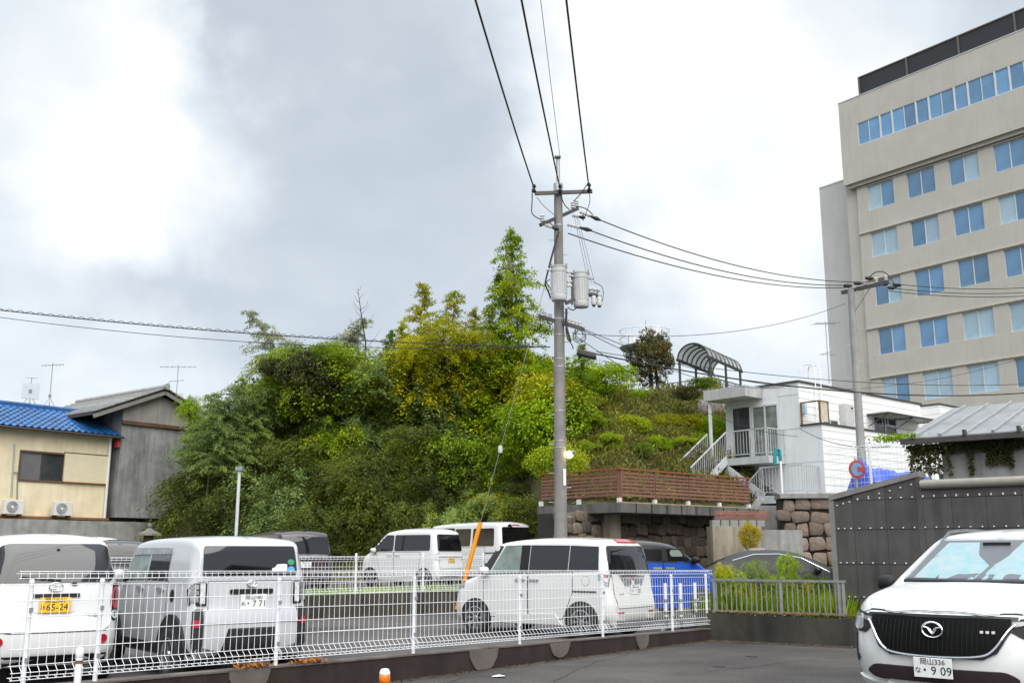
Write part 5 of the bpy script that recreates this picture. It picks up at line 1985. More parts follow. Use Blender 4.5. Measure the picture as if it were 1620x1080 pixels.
# ---- the white SUV in front
def suv():
    L, W, H = 4.74, 0.945, 1.685
    c = body('parked_car', 'large white car with black grille and plate 9 09 parked nearest at the lower right', PAINT_W, L, W, H,
             [(0.10, 0.30), (0.0, 0.42), (0.0, 0.80), (0.10, 1.02), (0.42, 1.50), (0.62, 1.60), (1.2, 1.67), (2.0, H), (2.55, 1.65), (2.72, 1.60), (3.40, 1.19), (3.53, 1.15), (4.05, 1.09), (4.42, 1.01), (4.60, .93), (4.68, .80), (L, .62), (L, .40), (4.64, .22)],
             1.08, hoodz=1.08, tumb=[(.2, .93), (.35, .97), (.55, 1.0), (.85, 1.0), (1.02, .985), (1.12, .95), (1.55, .74), (1.7, .70)], rpr=0.4, rpf=0.55, rroof=0.16, bow_r=0.12, bow_f=0.20, group=CARGRP, crown=.035, rpw=.16)
    # grille, frame and bars
    gz = [(-.60, .86), (-.60, .895), (.60, .895), (.60, .86), (.47, .645), (.37, .595), (-.37, .595), (-.47, .645)]
    g = c.patch('F', [(a * 1.08, .74 + (b - .74) * 1.14) for a, b in gz], mat('grille_frame_black', (.012, .012, .013), .25, spec=.4), 'grille_frame', off=0.020, thick=.03)
    c.patch('F', gz, mat('grille_mesh_black', (.004, .004, .004), .6, spec=.1), 'grille', off=0.026, parent=g)
    mb = MB()
    for k in range(29):
        y = -.56 + k * .04
        top, bot = .88, max(.615, .615 + (abs(y) - .37) * 1.35)
        P = []
        for i in range(7):
            p, nn = c.hit('F', y, bot + (top - bot) * i / 6)
            P.append(p + Vector((.03, 0, 0)))
        mb.tube(P, .004, 4)
    mb.build('grille_bars', mat('grille_bar_black', (.006, .006, .006), .5, spec=.15), g)
    mb = MB()
    P = []
    for y, z in chaikin([(-.64, .865), (-.60, .83), (-.485, .645), (-.37, .595), (0, .58), (.37, .595), (.485, .645), (.60, .83), (.64, .865)], 3):
        p, nn = c.hit('F', y, z)
        P.append(p + Vector((.04, 0, 0)))
    mb.tube(P, .010, 6)
    mb.build('grille_chrome_wing', CHROME, c.root, True)
    c.oval('F', 0, .805, .088, .064, r=.0095, off=.062, extra=[[(-.93, .40), (-.45, .25), (-.12, -.38), (0, -.5), (.12, -.38), (.45, .25), (.93, .40)], [(-.45, .25), (-.2, .05), (0, -.5), (.2, .05), (.45, .25)]])
    mbs = MB()
    for k in range(3):
        p, _ = c.hit('F', .40 + k * .045, .80)
        mbs.box(p.x + .025, p.x + .05, .385 + k * .045, .405 + k * .045, .79, .81)
    mbs.build('grille_badge', PLATE_W, c.root)
    for sy in (-1, 1):
        h = c.patch('F', [(sy * .60, .80), (sy * .66, .905), (sy * .88, .935), (sy * .905, .80), (sy * .80, .74), (sy * .70, .74)], BLACKP, 'headlamp_housing', off=0.012)
        c.patch('F', [(sy * .72, .765), (sy * .73, .90), (sy * .893, .915), (sy * .90, .79), (sy * .81, .755)], HEADL, 'headlamp', off=0.024, parent=h, rnd=.03, bulge=.02)
        c.patch('F', [(sy * .60, .83), (sy * .61, .875), (sy * .70, .885), (sy * .70, .86)], LAMPGREY, 'daytime_lamp', off=0.026, parent=h)
        c.patch('F', [(sy * .84, .46), (sy * .885, .49), (sy * .885, .68), (sy * .865, .73), (sy * .845, .66)], BLACKP, 'side_intake', off=0.012, rnd=1)
        c.patch('F', [(sy * .78, .50), (sy * .86, .50), (sy * .86, .54), (sy * .80, .54)], BLACKP, 'intake_slot', off=0.012)
    c.patch('F', [(-.66, .42), (-.55, .37), (.55, .37), (.66, .42), (.56, .485), (-.56, .485)], mat('lower_grille', (.03, .016, .02), .5), 'lower_intake', off=0.030, rnd=1, grid=.06, thick=.04)
    c.patch('F', [(-.74, .26), (.74, .26), (.84, .36), (.60, .335), (-.60, .335), (-.84, .36)], PAINT_W, 'front_lip', off=0.030, thick=.04)
    c.plate('F', 0.0, .49, 'w', '岡山336', 'な', '・9 09', off=0.05, ink=mat('plate_ink', (.02, .02, .025), .6))
    # bonnet
    c.seam('F', chaikin([(-.80, .90), (-.62, .955), (-.3, .982), (0, .988), (.3, .982), (.62, .955), (.80, .90)], 2), w=.007, name='bonnet_edge_gap')
    bn = c.patch('T', [(3.62, -.70), (4.15, -.74), (4.46, -.66), (4.56, -.40), (4.585, 0), (4.56, .40), (4.46, .66), (4.15, .74), (3.62, .70)], PAINT_W, 'bonnet', off=0.010)
    c.patch('T', [(3.61, -.71), (4.15, -.75), (4.47, -.67), (4.572, -.40), (4.597, 0), (4.572, .40), (4.47, .67), (4.15, .75), (3.61, .71)], GAP, 'bonnet_gap', off=0.002, parent=bn)
    ws = [(-.75, 1.19), (.75, 1.19), (.60, 1.585), (-.60, 1.585)]
    b = c.patch('F', ws, mat('screen_inside', (.05, .05, .055), .5, var=.3, scale=4), 'windscreen_surround', off=0.004, thick=.01)
    # folded foil sunshade behind the glass: two crumpled panels and dark gap around the mirror
    for pts in ([(-.66, 1.21), (-.05, 1.20), (.02, 1.33), (-.12, 1.43), (-.18, 1.56), (-.50, 1.56), (-.58, 1.40)], [(0.0, 1.20), (.68, 1.21), (.54, 1.56), (.24, 1.56), (.16, 1.42), (.06, 1.33)]):
        sh = c.patch('F', pts, SHADE_M, 'sunshade', off=0.008, thick=.005, grid=.05, parent=b)
        rnd_ = random.Random(3)
        for v in sh.data.vertices:
            v.co.x += rnd_.uniform(0, .022)
    gl = c.patch('F', ws, SCREEN_GL, 'windscreen', off=0.030, thick=.02)
    a1, _ = c.hit('F', -.74, 1.135)
    a2, _ = c.hit('F', .74, 1.135)
    mb = MB()
    P = []
    for y in np.linspace(-.74, .74, 9):
        p, _ = c.hit('F', float(y), 1.185)
        P.append(p + Vector((.03, 0, .0)))
    mb.tube(P, .016, 5)
    mb.build('wiper_cowl', BLACKP, c.root)
    p, nn = c.hit('F', .02, 1.52)
    MB().box(p.x - .005, p.x + .035, -.12, .14, 1.505, 1.565).build('mirror_housing', BLACKP, b)
    for sy in (-1, 1):
        sd = 'L' if sy > 0 else 'R'
        c.door(sd, [(1.15, .40), (2.15, .38), (2.15, 1.06), (.98, 1.08), (.98, .80)], 'door', (1.25, .96))
        c.door(sd, [(2.18, .38), (3.30, .38), (3.36, 1.04), (2.18, 1.06)], 'door', (2.35, .96))
        c.patch(sd, [(.80, 1.12), (2.14, 1.11), (2.14, 1.54), (1.1, 1.50)], GLASS, 'side_window', off=0.008)
        c.patch(sd, [(2.19, 1.11), (3.26, 1.10), (2.66, 1.52), (2.19, 1.54)], GLASS, 'side_window', off=0.008)
        c.mirror(3.12, 1.15, sy, m=BLACKP, size=(.12, .24, .16))
        c.wheel(0.86, sy, r=.37, w=.22, arch=.06, arch_m=None, rim_r=.70, spokes=5)
        c.wheel(3.72, sy, r=.37, w=.22, arch=.06, arch_m=None, rim_r=.70, spokes=5)
        P = []
        for x in np.linspace(.8, 2.75, 9):
            q, _ = c.hit('T', float(x), sy * .60)
            P.append(q + Vector((0, 0, .035 if .9 < x < 2.7 else .0)))
        MB().tube(P, .018, 6).build('roof_rail', mat('satin_rail', (.25, .25, .26), .35, metal=.8), c.root, True)
    return c


c1 = canbus()
c1.place((0, 0), tuple(at(87, 965, 11.9)[:2]) + (0.0,), R(124), 1.0)
c2 = taft()
c2.place((0.02, .72), tuple(at(304, 965, 12.1)[:2]) + (0.0,), R(128), 1.0)
c3 = thor()
c3.place((0.05, .80), tuple(at(968, 950, 17.9)[:2]) + (0.0,), R(144), .985)
c4 = boxcar('white tall kei car with yellow plate in the raised lot by the orange tube', PAINT_W, 3.395, .7375, 1.79, (.83, 'y', '岡山582', 'け', '10-48'))
c4.patch('B', [(-.62, .93), (.62, .93), (.60, .965), (-.60, .965)], CHROME, 'chrome_strip', off=0.03)
for sy in (-1, 1):
    h4 = c4.patch('B', [(sy * .50, .84), (sy * .71, .84), (sy * .71, 1.06), (sy * .62, 1.06)], LAMPWHITE, 'tail_lamp', off=0.018)
c4.place((0.03, .70), tuple(at(692, 900, 32.6)[:2]) + (0.40,), R(146))
c5 = boxcar('white long van in the raised lot behind the white kei car', PAINT_W, 4.7, .85, 2.08, None, slab=True, belt=1.22, long=True, cat='van', name='parked_van')
c5.patch('B', rect(-.18, .18, 1.985, 2.01), LAMPRED, 'high_brake_lamp', off=.02)
for sy in (-1, 1):
    c5.patch('B', rect(sy * .70, sy * .80, .80, 1.16), LAMPRED, 'tail_lamp', off=.02)
    c5.patch('L' if sy > 0 else 'R', rect(.35, 1.9, 1.02, 1.055), BLACKP, 'rail_groove', off=.006)
c5.patch('B', [(.25, 1.88), (.30, 1.98), (.38, 1.98), (.40, 1.88)], BLACKP, 'rear_mirror', off=.10, thick=.1)
c5.place((0.03, .82), tuple(at(793, 880, 35.8)[:2]) + (0.42,), R(134))
c6 = boxcar('dark maroon van with white plate 19-16 parked in the raised lot behind the silver car', PAINT_M, 4.6, .86, 1.82, (.86, 'w', '岡山530', 'さ', '19-16'), belt=1.16, cat='van', name='parked_van')
c6.patch('B', rect(-.66, .66, 1.03, 1.15), CHROME, 'chrome_strip', off=.03)
c6.place((0.0, 0.0), tuple(at(484, 900, 30.5)[:2]) + (0.26,), R(121))
c7 = boxcar('blue kei car with black roof parked before the stone wall', PAINT_B, 3.395, .7375, 1.63, None, belt=1.17, glass=GLASS_D)
c7.body.data.materials.append(PAINT_K)
for pgn in c7.body.data.polygons:
    if pgn.center.z > 1.20:
        pgn.material_index = 1
for sd in ('L', 'R'):
    c7.patch(sd, [(1.79, 1.20), (1.92, 1.20), (1.92, 1.47), (1.79, 1.47)], BLACKP, 'pillar_trim', off=.012)
    c7.patch(sd, [(2.00, 1.30), (2.34, 1.30), (2.24, 1.44), (2.00, 1.44)], GLASS_L, 'pale_glass_patch', off=.014, rnd=1)  # pale opaque patch painted for the light coming through the cabin
for ch in c7.root.children:
    if ch.name.startswith('wing_mirror'):
        ch.data.materials[0] = BLACKP
c7.place((3.395, 0.0), tuple(at(1118, 940, 24.0)[:2]) + (0.08,), R(24))
c8 = saloon()
c8.place((4.5, -.3), tuple(at(1392, 930, 25.6)[:2]) + (0.04,), R(-7))
c9 = suv()
c9.place((4.74, 0.0), tuple(at(1474, 990, 9.25)[:2]) + (0.0,), R(180 + 47))
c10 = boxcar('white car of which only the roof corner shows between the two front cars', PAINT_W, 3.395, .7375, 1.66, None)
c10.place((0.0, 0.0), tuple(at(150, 880, 33)[:2]) + (0.26,), R(110))
c11 = boxcar('black car of which only a side shows between the two front cars', PAINT_K, 3.9, .83, 1.55, None)
c11.place((0.0, 0.0), tuple(at(190, 880, 31)[:2]) + (0.26,), R(118))
# ================================================================ houses at the left
CREAM = mat('cream_render', (.80, .70, .49), .85, scale=1.1, col2=(.66, .56, .37), stain=.12, bump=.2, bscale=20)
GREYW = mat('grey_weathered_render', (.34, .34, .33), .92, scale=.8, col2=(.15, .15, .145), stain=.45, bump=.2, bscale=16)
BTILE = mat('blue_glazed_tile', (.016, .115, .30), .35, scale=9, col2=(.010, .06, .19), coat=.3, obj_var=.3)
GTILE = mat('grey_roof_tile', (.30, .30, .285), .8, var=.25, scale=3, obj_var=.15)
WOOD_D = mat('dark_old_timber', (.055, .045, .038), .85, var=.3, scale=4)
H0 = at(173, 750, 46.0)
H0.z = 0
HD = Vector((-math.sin(R(38.5)), -math.cos(R(38.5)), 0))      # along the wall, to the left and nearer
HIN = Vector((-math.cos(R(38.5)), math.sin(R(38.5)), 0))       # into the house
ho = thing('cream_house', 'cream rendered house with bright blue tiled roof at the left edge', 'house', (H0.x, H0.y, 0), math.atan2(-HD.y, -HD.x))
# own frame: x to the right along the wall (away), y into the house, z up
hl = lambda px, py: (lambda t: (-t[0], t[1]))(on_wall(px, py, H0, HD))
ze_l = hl(100, 685)[1]
zb_w = hl(100, 819)[1]
XW = -11.0
wx0, wzt = hl(33, 713)
wx1, wzb = hl(99, 762)
mb = MB()
mb.box(XW, wx0, 0, .2, zb_w, ze_l)
mb.box(wx1, 0, 0, .2, zb_w, ze_l)
mb.box(wx0, wx1, 0, .2, wzt, ze_l)
mb.box(wx0, wx1, 0, .2, zb_w, wzb)
mb.box(XW, 0, .2, 5.2, zb_w - .1, ze_l - .02)
mb.build('wall', CREAM, ho)
w = MB()
w.box(wx0 - .04, wx0 + .04, -.03, .12, wzb - .04, wzt + .04).box(wx1 - .04, wx1 + .04, -.03, .12, wzb - .04, wzt + .04).box(wx0, wx1, -.03, .12, wzt - .03, wzt + .05).box(wx0, wx1, -.05, .12, wzb - .06, wzb + .03)
wo = w.build('window', mat('brown_window_frame', (.12, .07, .05), .5), ho)
xm = (wx0 + wx1) / 2
MB().box(wx0 + .04, xm + .02, .05, .07, wzb, wzt - .02).build('pane', mat('frosted_pane', (.15, .145, .15), .25, var=.15, scale=2), wo)
MB().box(xm - .03, wx1 - .04, .08, .10, wzb, wzt - .02).build('pane', WGLD, wo)
MB().box(xm - .04, xm + .03, .03, .11, wzb, wzt - .02).build('meeting_rail', WOOD_D, wo)
# shutter box right of the window
sx0_, szt = hl(102, 716)
sx1_, szb = hl(168, 765)
so = MB().box(sx0_, sx1_, -.10, -.002, szb, szt).build('shutter_box', mat('pale_cream_panel', (.66, .58, .40), .6, var=.06), ho)
MB().box(sx0_ - .02, sx1_ + .02, -.12, -.002, szb - .05, szb - .002).build('ledge', RUST, so)
MB().box(sx0_ - .02, sx1_ + .02, -.12, -.002, szt + .002, szt + .03).build('lid', WOOD_D, so)
# sill band at the foot, pipes
MB().box(XW, .0, -.25, -.002, zb_w - .06, zb_w + .04).build('foot_band', mat('orange_brown_flashing', (.24, .11, .04), .8, var=.3), ho)
MB().box(XW, hl(98, 820)[0], -.22, -.004, zb_w - .28, zb_w - .062).build('lower_fascia', mat('tan_fascia', (.42, .36, .27), .8, var=.15), ho)
xp_ = hl(173, 740)[0] - .12
MB().cyl((xp_, -.12, zb_w - .4), (xp_, -.12, ze_l - .1), .05, 8).lathe([(.0, ze_l), (.10, ze_l), (.06, ze_l - .18)], c=(xp_, -.12, 0), n=8).build('downpipe', OFFW, ho, True)
MB().tube([(hl(22, 702)[0], -.05, hl(22, 702)[1]), (hl(17, 785)[0], -.05, hl(17, 785)[1])], .03, 6).build('conduit', GALV, ho, True)
MB().tube([(hl(21, 747)[0], -.05, hl(21, 747)[1]), (hl(27, 747)[0], -.05, hl(27, 747)[1]), (hl(26, 790)[0], -.05, hl(26, 790)[1])], .025, 6).build('conduit', GALV_D, ho, True)
for px in (110,):
    a_, b_ = hl(px, 700), hl(px, 715)
xv0, xv1 = hl(170, 725)[0], hl(173, 745)[0]
MB().box(xp_ - .34, xp_ - .14, -.04, -.002, hl(170, 745)[1], hl(170, 726)[1]).build('vent_slit', WOOD_D, ho)
# roof: pantile courses as single tiles on the slope that faces us
OVH, RUN, RISE = .45, 2.5, 1.02
zr0 = ze_l + .05
sl = Vector((0, RUN + OVH, RISE + .22)).normalized()
LEN = math.hypot(RUN + OVH, RISE + .22)
MB().add([(XW, -OVH, zr0 - .10), (.25, -OVH, zr0 - .10), (.05, RUN, zr0 + RISE + .12), (XW, RUN, zr0 + RISE + .12), (XW, -OVH, zr0 + .0), (.25, -OVH, zr0 + .0), (.05, RUN, zr0 + RISE + .2), (XW, RUN, zr0 + RISE + .2)],
         [(3, 2, 1, 0), (4, 5, 6, 7), (0, 1, 5, 4), (1, 2, 6, 5), (2, 3, 7, 6), (3, 0, 4, 7)]).build('roof', mat('blue_underlay', (.01, .05, .2), .6), ho)
MB().add([(XW, RUN, zr0 + RISE + .1), (0, RUN, zr0 + RISE + .1), (.25, 2 * RUN + OVH, zr0 - .1), (XW, 2 * RUN + OVH, zr0 - .1), (XW, RUN, zr0 + RISE + .2), (0, RUN, zr0 + RISE + .2), (.25, 2 * RUN + OVH, zr0), (XW, 2 * RUN + OVH, zr0)],
         [(3, 2, 1, 0), (4, 5, 6, 7), (0, 1, 5, 4), (1, 2, 6, 5), (2, 3, 7, 6), (3, 0, 4, 7)]).build('roof', BTILE, ho)
TWD, TLN = .30, .34
tile = MB()
# S-shaped tile across x, lying along the slope
nseg = 8
prof_ = [(TWD * i / nseg, .030 * math.sin(math.pi * 2 * i / nseg) + .022) for i in range(nseg + 1)]
tv, tf = [], []
for j, (q, dz) in enumerate(((0, .028), (TLN * 1.04, .0))):
    for x, h_ in prof_:
        n_ = Vector((0, -sl.z, sl.y))
        p = sl * q + n_ * (h_ + dz)
        tv.append((x, p.y, p.z))
for x, h_ in prof_:
    n_ = Vector((0, -sl.z, sl.y))
    p = n_ * (h_ + .004)
    tv.append((x, p.y, p.z))
m_ = nseg + 1
for i in range(nseg):
    tf.append((i, i + 1, m_ + i + 1, m_ + i))
    tf.append((2 * m_ + i, 2 * m_ + i + 1, i + 1, i))
tile.add(tv, tf)
tme = tile.mesh('tile', BTILE, True, 60)
nrow = int(LEN / TLN)
ncol = int(9.8 / TWD)
cells = []
for r_ in range(nrow):
    for c_ in range(ncol):
        cells.append((c_, r_))
cells.sort(key=lambda q: q[0])
rest = MB()
for k, (c_, r_) in enumerate(cells):
    x = .18 - TWD * (c_ + 1) - .1 * r_ / nrow
    base = Vector((x, -OVH, zr0 + .01)) + sl * (TLN * r_ - .02)
    if k < 300:
        obj('tile', tme, ho, tuple(base))
    else:
        rest.add([(base.x + v.co.x, base.y + v.co.y, base.z + v.co.z) for v in tme.vertices], [tuple(p.vertices) for p in tme.polygons])
o = rest.build('tiles', BTILE, ho, True)
o['kind'] = 'stuff'
# ridge: capped row with end tile
mb = MB()
x = .05
zrd = zr0 + RISE + .22
rc = MB().tube([(0, 0, 0), (-.29, 0, 0)], .10, 8).mesh('ridge_tile', BTILE, True)
MB().box(XW, .02, RUN - .10, RUN + .10, zrd - .06, zrd + .06).build('ridge_base', BTILE, ho)
while x > -9.5:
    obj('ridge_tile', rc, ho, (x, RUN, zrd + .10))
    x -= .30
MB().lathe([(0, .16), (.10, .12), (.15, 0), (.10, -.12), (0, -.16)], c=(.08, RUN, zrd + .06), n=10, axis='x').build('ridge_end', mat('teal_ridge_end', (.01, .22, .30), .4), ho, True)
MB().tube([(XW, -OVH - .05, zr0 - .06), (.3, -OVH - .05, zr0 - .06)], .055, 6).build('gutter', WOOD_D, ho, True)
MB().box(.10, .24, -.30, .0, ze_l - .42, ze_l + .02).build('red_flashing', mat('red_flashing', (.42, .05, .06), .6), ho)

# air conditioner units on the foot band
acm = bevel_mesh(MB().box(-.40, .40, -.30, 0, 0, .58).mesh('case', mat('white_appliance', (.62, .62, .60), .45, var=.05)), .015)
for k, (px, where) in enumerate(((12, 'left one below the window'), (90, 'right one under the shutter box'))):
    x, _ = hl(px, 800)
    t = thing('air_conditioner', 'white outdoor air conditioner unit, %s' % where, 'air conditioner', tuple(H0 - HD * x - HIN * .28 + Vector((0, 0, zb_w + .08))), math.atan2(-HD.y, -HD.x), group='air conditioners on the cream house')
    obj('case', acm, t)
    MB().lathe([(0, -.315), (.235, -.312), (.235, -.301)], c=(-.08, 0, .29), n=22, axis='y').build('fan_grille', mat('fan_grey', (.20, .20, .20), .6, var=.4, scale=20), t)
    mb = MB()
    for rr in (.06, .11, .16, .21):
        mb.tube([(-.08 + rr * math.cos(a), -.325, .29 + rr * math.sin(a)) for a in np.linspace(0, 2 * math.pi, 19)], .006, 4, False)
    mb.build('fan_guard', OFFW, t)
    MB().lathe([(0, -.335), (.05, -.33), (.05, -.315)], c=(-.08, 0, .29), n=12, axis='y').build('hub', OFFW, t)
    for sx_ in (-.3, .3):
        MB().box(sx_ - .04, sx_ + .04, -.30, .02, -.06, 0).build('foot', BLACKP, t)

# aerials on the roof
def aerial(px, ybase, ytop, Y, label, panel=False, yagi=True, tripod=True, w=.9):
    b_, t_ = at(px, ybase, Y), at(px + (0 if panel else (1.5 if px < 200 else 0)), ytop, Y)
    o = thing('roof_aerial', label, 'aerial', tuple(b_), R(20), group='roof aerials')
    h_ = t_.z - b_.z
    MB().cyl((0, 0, 0), (0, 0, h_), .022, 6).build('mast', GALV, o, True)
    if tripod:
        mb = MB()
        for a in (0, 1.57, 3.14, 4.71):
            mb.cyl((0, 0, .55), (.38 * math.cos(a), .38 * math.sin(a), -.12), .016, 5)
        mb.build('stand', GALV, o, True)
    if panel:
        bevel_mesh(MB().box(-.36, .36, -.06, .02, h_ - .95, h_ - .28).mesh('x'), .01)
        MB().box(-.36, .36, -.06, .02, h_ - .98, h_ - .28).build('panel_aerial', mat('pale_blue_panel', (.52, .55, .58), .5, var=.08), o)
        MB().box(-.06, .06, -.10, -.06, h_ - .70, h_ - .55).build('junction_box', GALV_D, o)
        MB().cyl((-.22, 0, h_ - .02), (.25, 0, h_ - .02), .012, 5).build('cross_rod', GALV_D, o)
    elif yagi:
        mb = MB()
        mb.cyl((-w / 2, 0, h_ - .15), (w / 2, 0, h_ - .05), .014, 5)
        for k in range(7):
            x = -w / 2 + w * k / 6
            mb.cyl((x, -.28, h_ - .15 + .1 * k / 6), (x, .28, h_ - .15 + .1 * k / 6), .008, 4)
        mb.build('yagi_rods', GALV_D, o)
        if not tripod:
            mb = MB()
            mb.cyl((-.35, 0, h_ * .45), (.3, 0, h_ * .52), .014, 5)
            for k in range(4):
                x = -.3 + .18 * k
                mb.cyl((x, -.2, h_ * .45 + .02), (x, .2, h_ * .45 + .02), .008, 4)
            mb.build('lower_rods', GALV_D, o)
        else:
            MB().box(-.06, .06, -.05, .05, h_ * .26, h_ * .26 + .12).build('junction_box', GALV_D, o)
    return o


Yr = (H0 - HD * -3 + HIN * 2.4).y
aerial(46, 642, 597, 46.3, 'pale square panel aerial on a tripod on the blue roof', panel=True)
aerial(77, 647, 574, 46.8, 'tall leaning rod aerial on a tripod on the blue roof')
aerial(279, 626, 577, 51.0, 'rod aerial with two arms behind the ridge of the grey gable house', tripod=False, w=1.7)
aerial(266, 630, 603, 51.2, 'short bare aerial mast behind the ridge of the grey gable house', yagi=False, tripod=False)

# ---- grey gable house
A0 = H0 - HD * .28 + HIN * -.25
gh = thing('grey_house', 'old grey rendered house with tiled gable roof half hidden by the trees', 'house', (A0.x, A0.y, 0), math.atan2(-HD.y, -HD.x))
gl = lambda px, py: (lambda t: (-t[0], t[1]))(on_wall(px, py, A0, HD))
xa_, za_ = gl(254, 616)
xe_, zee = gl(140, 652)
zbm = gl(210, 670)[1]
zpl = hl(178, 818)[1] + .0
XR = 2 * xa_ + 0.5
slope_g = (za_ - zee) / (xa_ - xe_)
zw0 = za_ - slope_g * xa_ - .25
poly = [(0, zpl), (XR, zpl), (XR, zw0), (xa_, za_ - .3), (0, zw0)]
MB().prism(poly, lambda u, v, d: (u, d, v), 0, 7).build('wall', GREYW, gh)
MB().prism([(.0, zbm + .1), (XR, zbm + .1), (XR, zw0), (xa_, za_ - .3), (0, zw0)], lambda u, v, d: (u, d, v), -.03, -.002).build('gable_panel', mat('pale_grey_gable', (.30, .28, .255), .9, var=.2, scale=1, stain=.3), gh)
MB().box(-.05, XR, -.14, -.002, zbm - .06, zbm + .10).build('beam', mat('rust_brown_beam', (.11, .055, .03), .8, var=.4, scale=3), gh)
for sgn, nm in ((1, 'left'), (-1, 'right')):
    x_e_ = xe_ if sgn > 0 else 2 * xa_ - xe_
    z_e_ = zee
    mb = MB()
    mb.add([(xa_, -.4, za_ - .13), (x_e_, -.4, z_e_ - .13), (x_e_, 7.4, z_e_ - .13), (xa_, 7.4, za_ - .13), (xa_, -.4, za_), (x_e_, -.4, z_e_), (x_e_, 7.4, z_e_), (xa_, 7.4, za_)],
           [(4, 5, 6, 7), (0, 3, 2, 1), (0, 1, 5, 4), (1, 2, 6, 5), (2, 3, 7, 6), (3, 0, 4, 7)])
    rf_ = mb.build('roof', WOOD_D, gh)
    # tile courses, each a stepped strip
    n_ = 11
    cm = MB()
    for k in range(n_):
        t0, t1 = k / n_, (k + 1) / n_
        pa = Vector((xa_ + (x_e_ - xa_) * t0, 0, za_ + (z_e_ - za_) * t0))
        pb = Vector((xa_ + (x_e_ - xa_) * t1, 0, za_ + (z_e_ - za_) * t1))
        cm = MB().add([(pa.x, -.48, pa.z + .01), (pb.x, -.48, pb.z + .02), (pb.x, 7.5, pb.z + .02), (pa.x, 7.5, pa.z + .01), (pa.x, -.48, pa.z + .05), (pb.x, -.48, pb.z + .085), (pb.x, 7.5, pb.z + .085), (pa.x, 7.5, pa.z + .05)],
                      [(4, 5, 6, 7), (0, 3, 2, 1), (0, 1, 5, 4), (1, 2, 6, 5), (2, 3, 7, 6), (3, 0, 4, 7)])
        cm.build('tile_course', GTILE, rf_)
    MB().bar((xa_, -.42, za_ - .2), (x_e_, -.42, z_e_ - .2), .05, .16).build('barge_board', mat('grey_board', (.20, .19, .175), .8), gh)
MB().tube([(xa_, -.55, za_ + .10), (xa_, 7.5, za_ + .10)], .11, 8).build('ridge', GTILE, gh, True)
MB().lathe([(0, .05), (.13, .03), (.15, 0)], c=(xa_, -.56, za_ + .08), n=10, axis='y').build('ridge_end', GTILE, gh, True)

# ---- garden wall below the houses, stone lantern
gwall = MB()
wa, wb = A0 - HIN * .7 + HD * 13, A0 - HIN * .7 - HD * 7
wdir = (wb - wa)
n2_ = HIN * .35
zt_g = zb_w - .12
gwall.add([(wa.x, wa.y, 0), (wb.x, wb.y, 0), (wb.x, wb.y, zt_g), (wa.x, wa.y, zt_g), (wa.x + n2_.x, wa.y + n2_.y, 0), (wb.x + n2_.x, wb.y + n2_.y, 0), (wb.x + n2_.x, wb.y + n2_.y, zt_g), (wa.x + n2_.x, wa.y + n2_.y, zt_g)],
          [(0, 1, 2, 3), (4, 7, 6, 5), (3, 2, 6, 7), (0, 3, 7, 4), (1, 5, 6, 2)])
tag(gwall.build('garden_wall', CONC), 'grey stained concrete retaining wall under the cream house and grey house', 'wall')
p = at(237, 826, 40.5)
sl_ = thing('stone_lantern', 'mossy stone garden lantern before the grey house wall', 'stone lantern', (p.x, p.y, 0))
LST = mat('lantern_stone', (.17, .16, .135), .95, var=.4, scale=8, bump=.5)
z = p.z
MB().lathe([(0, z), (.05, z - .04), (.09, z - .14), (.06, z - .20), (0, z - .21)], n=10).build('finial', LST, sl_, True)
MB().lathe([(.06, z - .20), (.20, z - .32), (.46, z - .42), (.48, z - .50), (.2, z - .48), (0, z - .48)], n=6).build('cap', LST, sl_)
MB().lathe([(.0, z - .48), (.2, z - .49), (.2, z - .80), (0, z - .80)], n=6).build('light_box', mat('lantern_dark', (.07, .06, .05), .95, var=.4), sl_)
MB().lathe([(0, z - .80), (.36, z - .81), (.36, z - .90), (.18, z - 1.0), (.15, z - 1.5), (.3, z - 1.62), (.3, .2), (0, .2)], n=8).build('pedestal', LST, sl_)
# house added out of view, right of the camera, for the rear windows to mirror
nb_ = thing('added_house', 'dark roofed house added out of view to mirror in the rear window of the silver car', 'house', (19.0, 3.2, 0), R(110))
MB().box(-6, 6, -4, 4, 0, 4.6).build('wall', mat('added_house_wall', (.30, .27, .23), .9, var=.2, stain=.3), nb_)
MB().prism([(-6.9, 4.3), (0, 7.6), (6.9, 4.3), (6.9, 4.55), (0, 7.9), (-6.9, 4.55)], lambda u, v, d: (u, d, v), -4.6, 4.6).build('roof', mat('dark_slate_roof', (.05, .05, .055), .8, var=.2), nb_)
for x in (-3.5, 0, 3.5):
    wo_ = MB().box(x - .8, x + .8, -4.06, -4.002, 1.0, 2.4).box(x - .8, x + .8, 4.002, 4.06, 1.0, 2.4).build('window', ALU, nb_)
    MB().box(x - .72, x + .72, -4.08, -4.062, 1.08, 2.32).box(x - .72, x + .72, 4.062, 4.08, 1.08, 2.32).build('pane', WGLD, wo_)
# lot lamp
p = at(379, 742, 32)
lp = thing('lot_lamp', 'slim pale lamp post with small box head among the cars', 'lamp post', (p.x, p.y, .3))
MB().cyl((0, 0, 0), (0, 0, p.z - .3), .05, 10).build('pole', mat('pale_post', (.60, .61, .62), .5, var=.1), lp, True)
MB().box(-.10, .10, -.12, .10, p.z - .34, p.z - .22).build('lamp_head', mat('blue_grey_head', (.22, .30, .36), .5), lp)
MB().lathe([(.06, 1.6), (.06, 1.68)], n=10).build('band', GALV_D, lp, True)
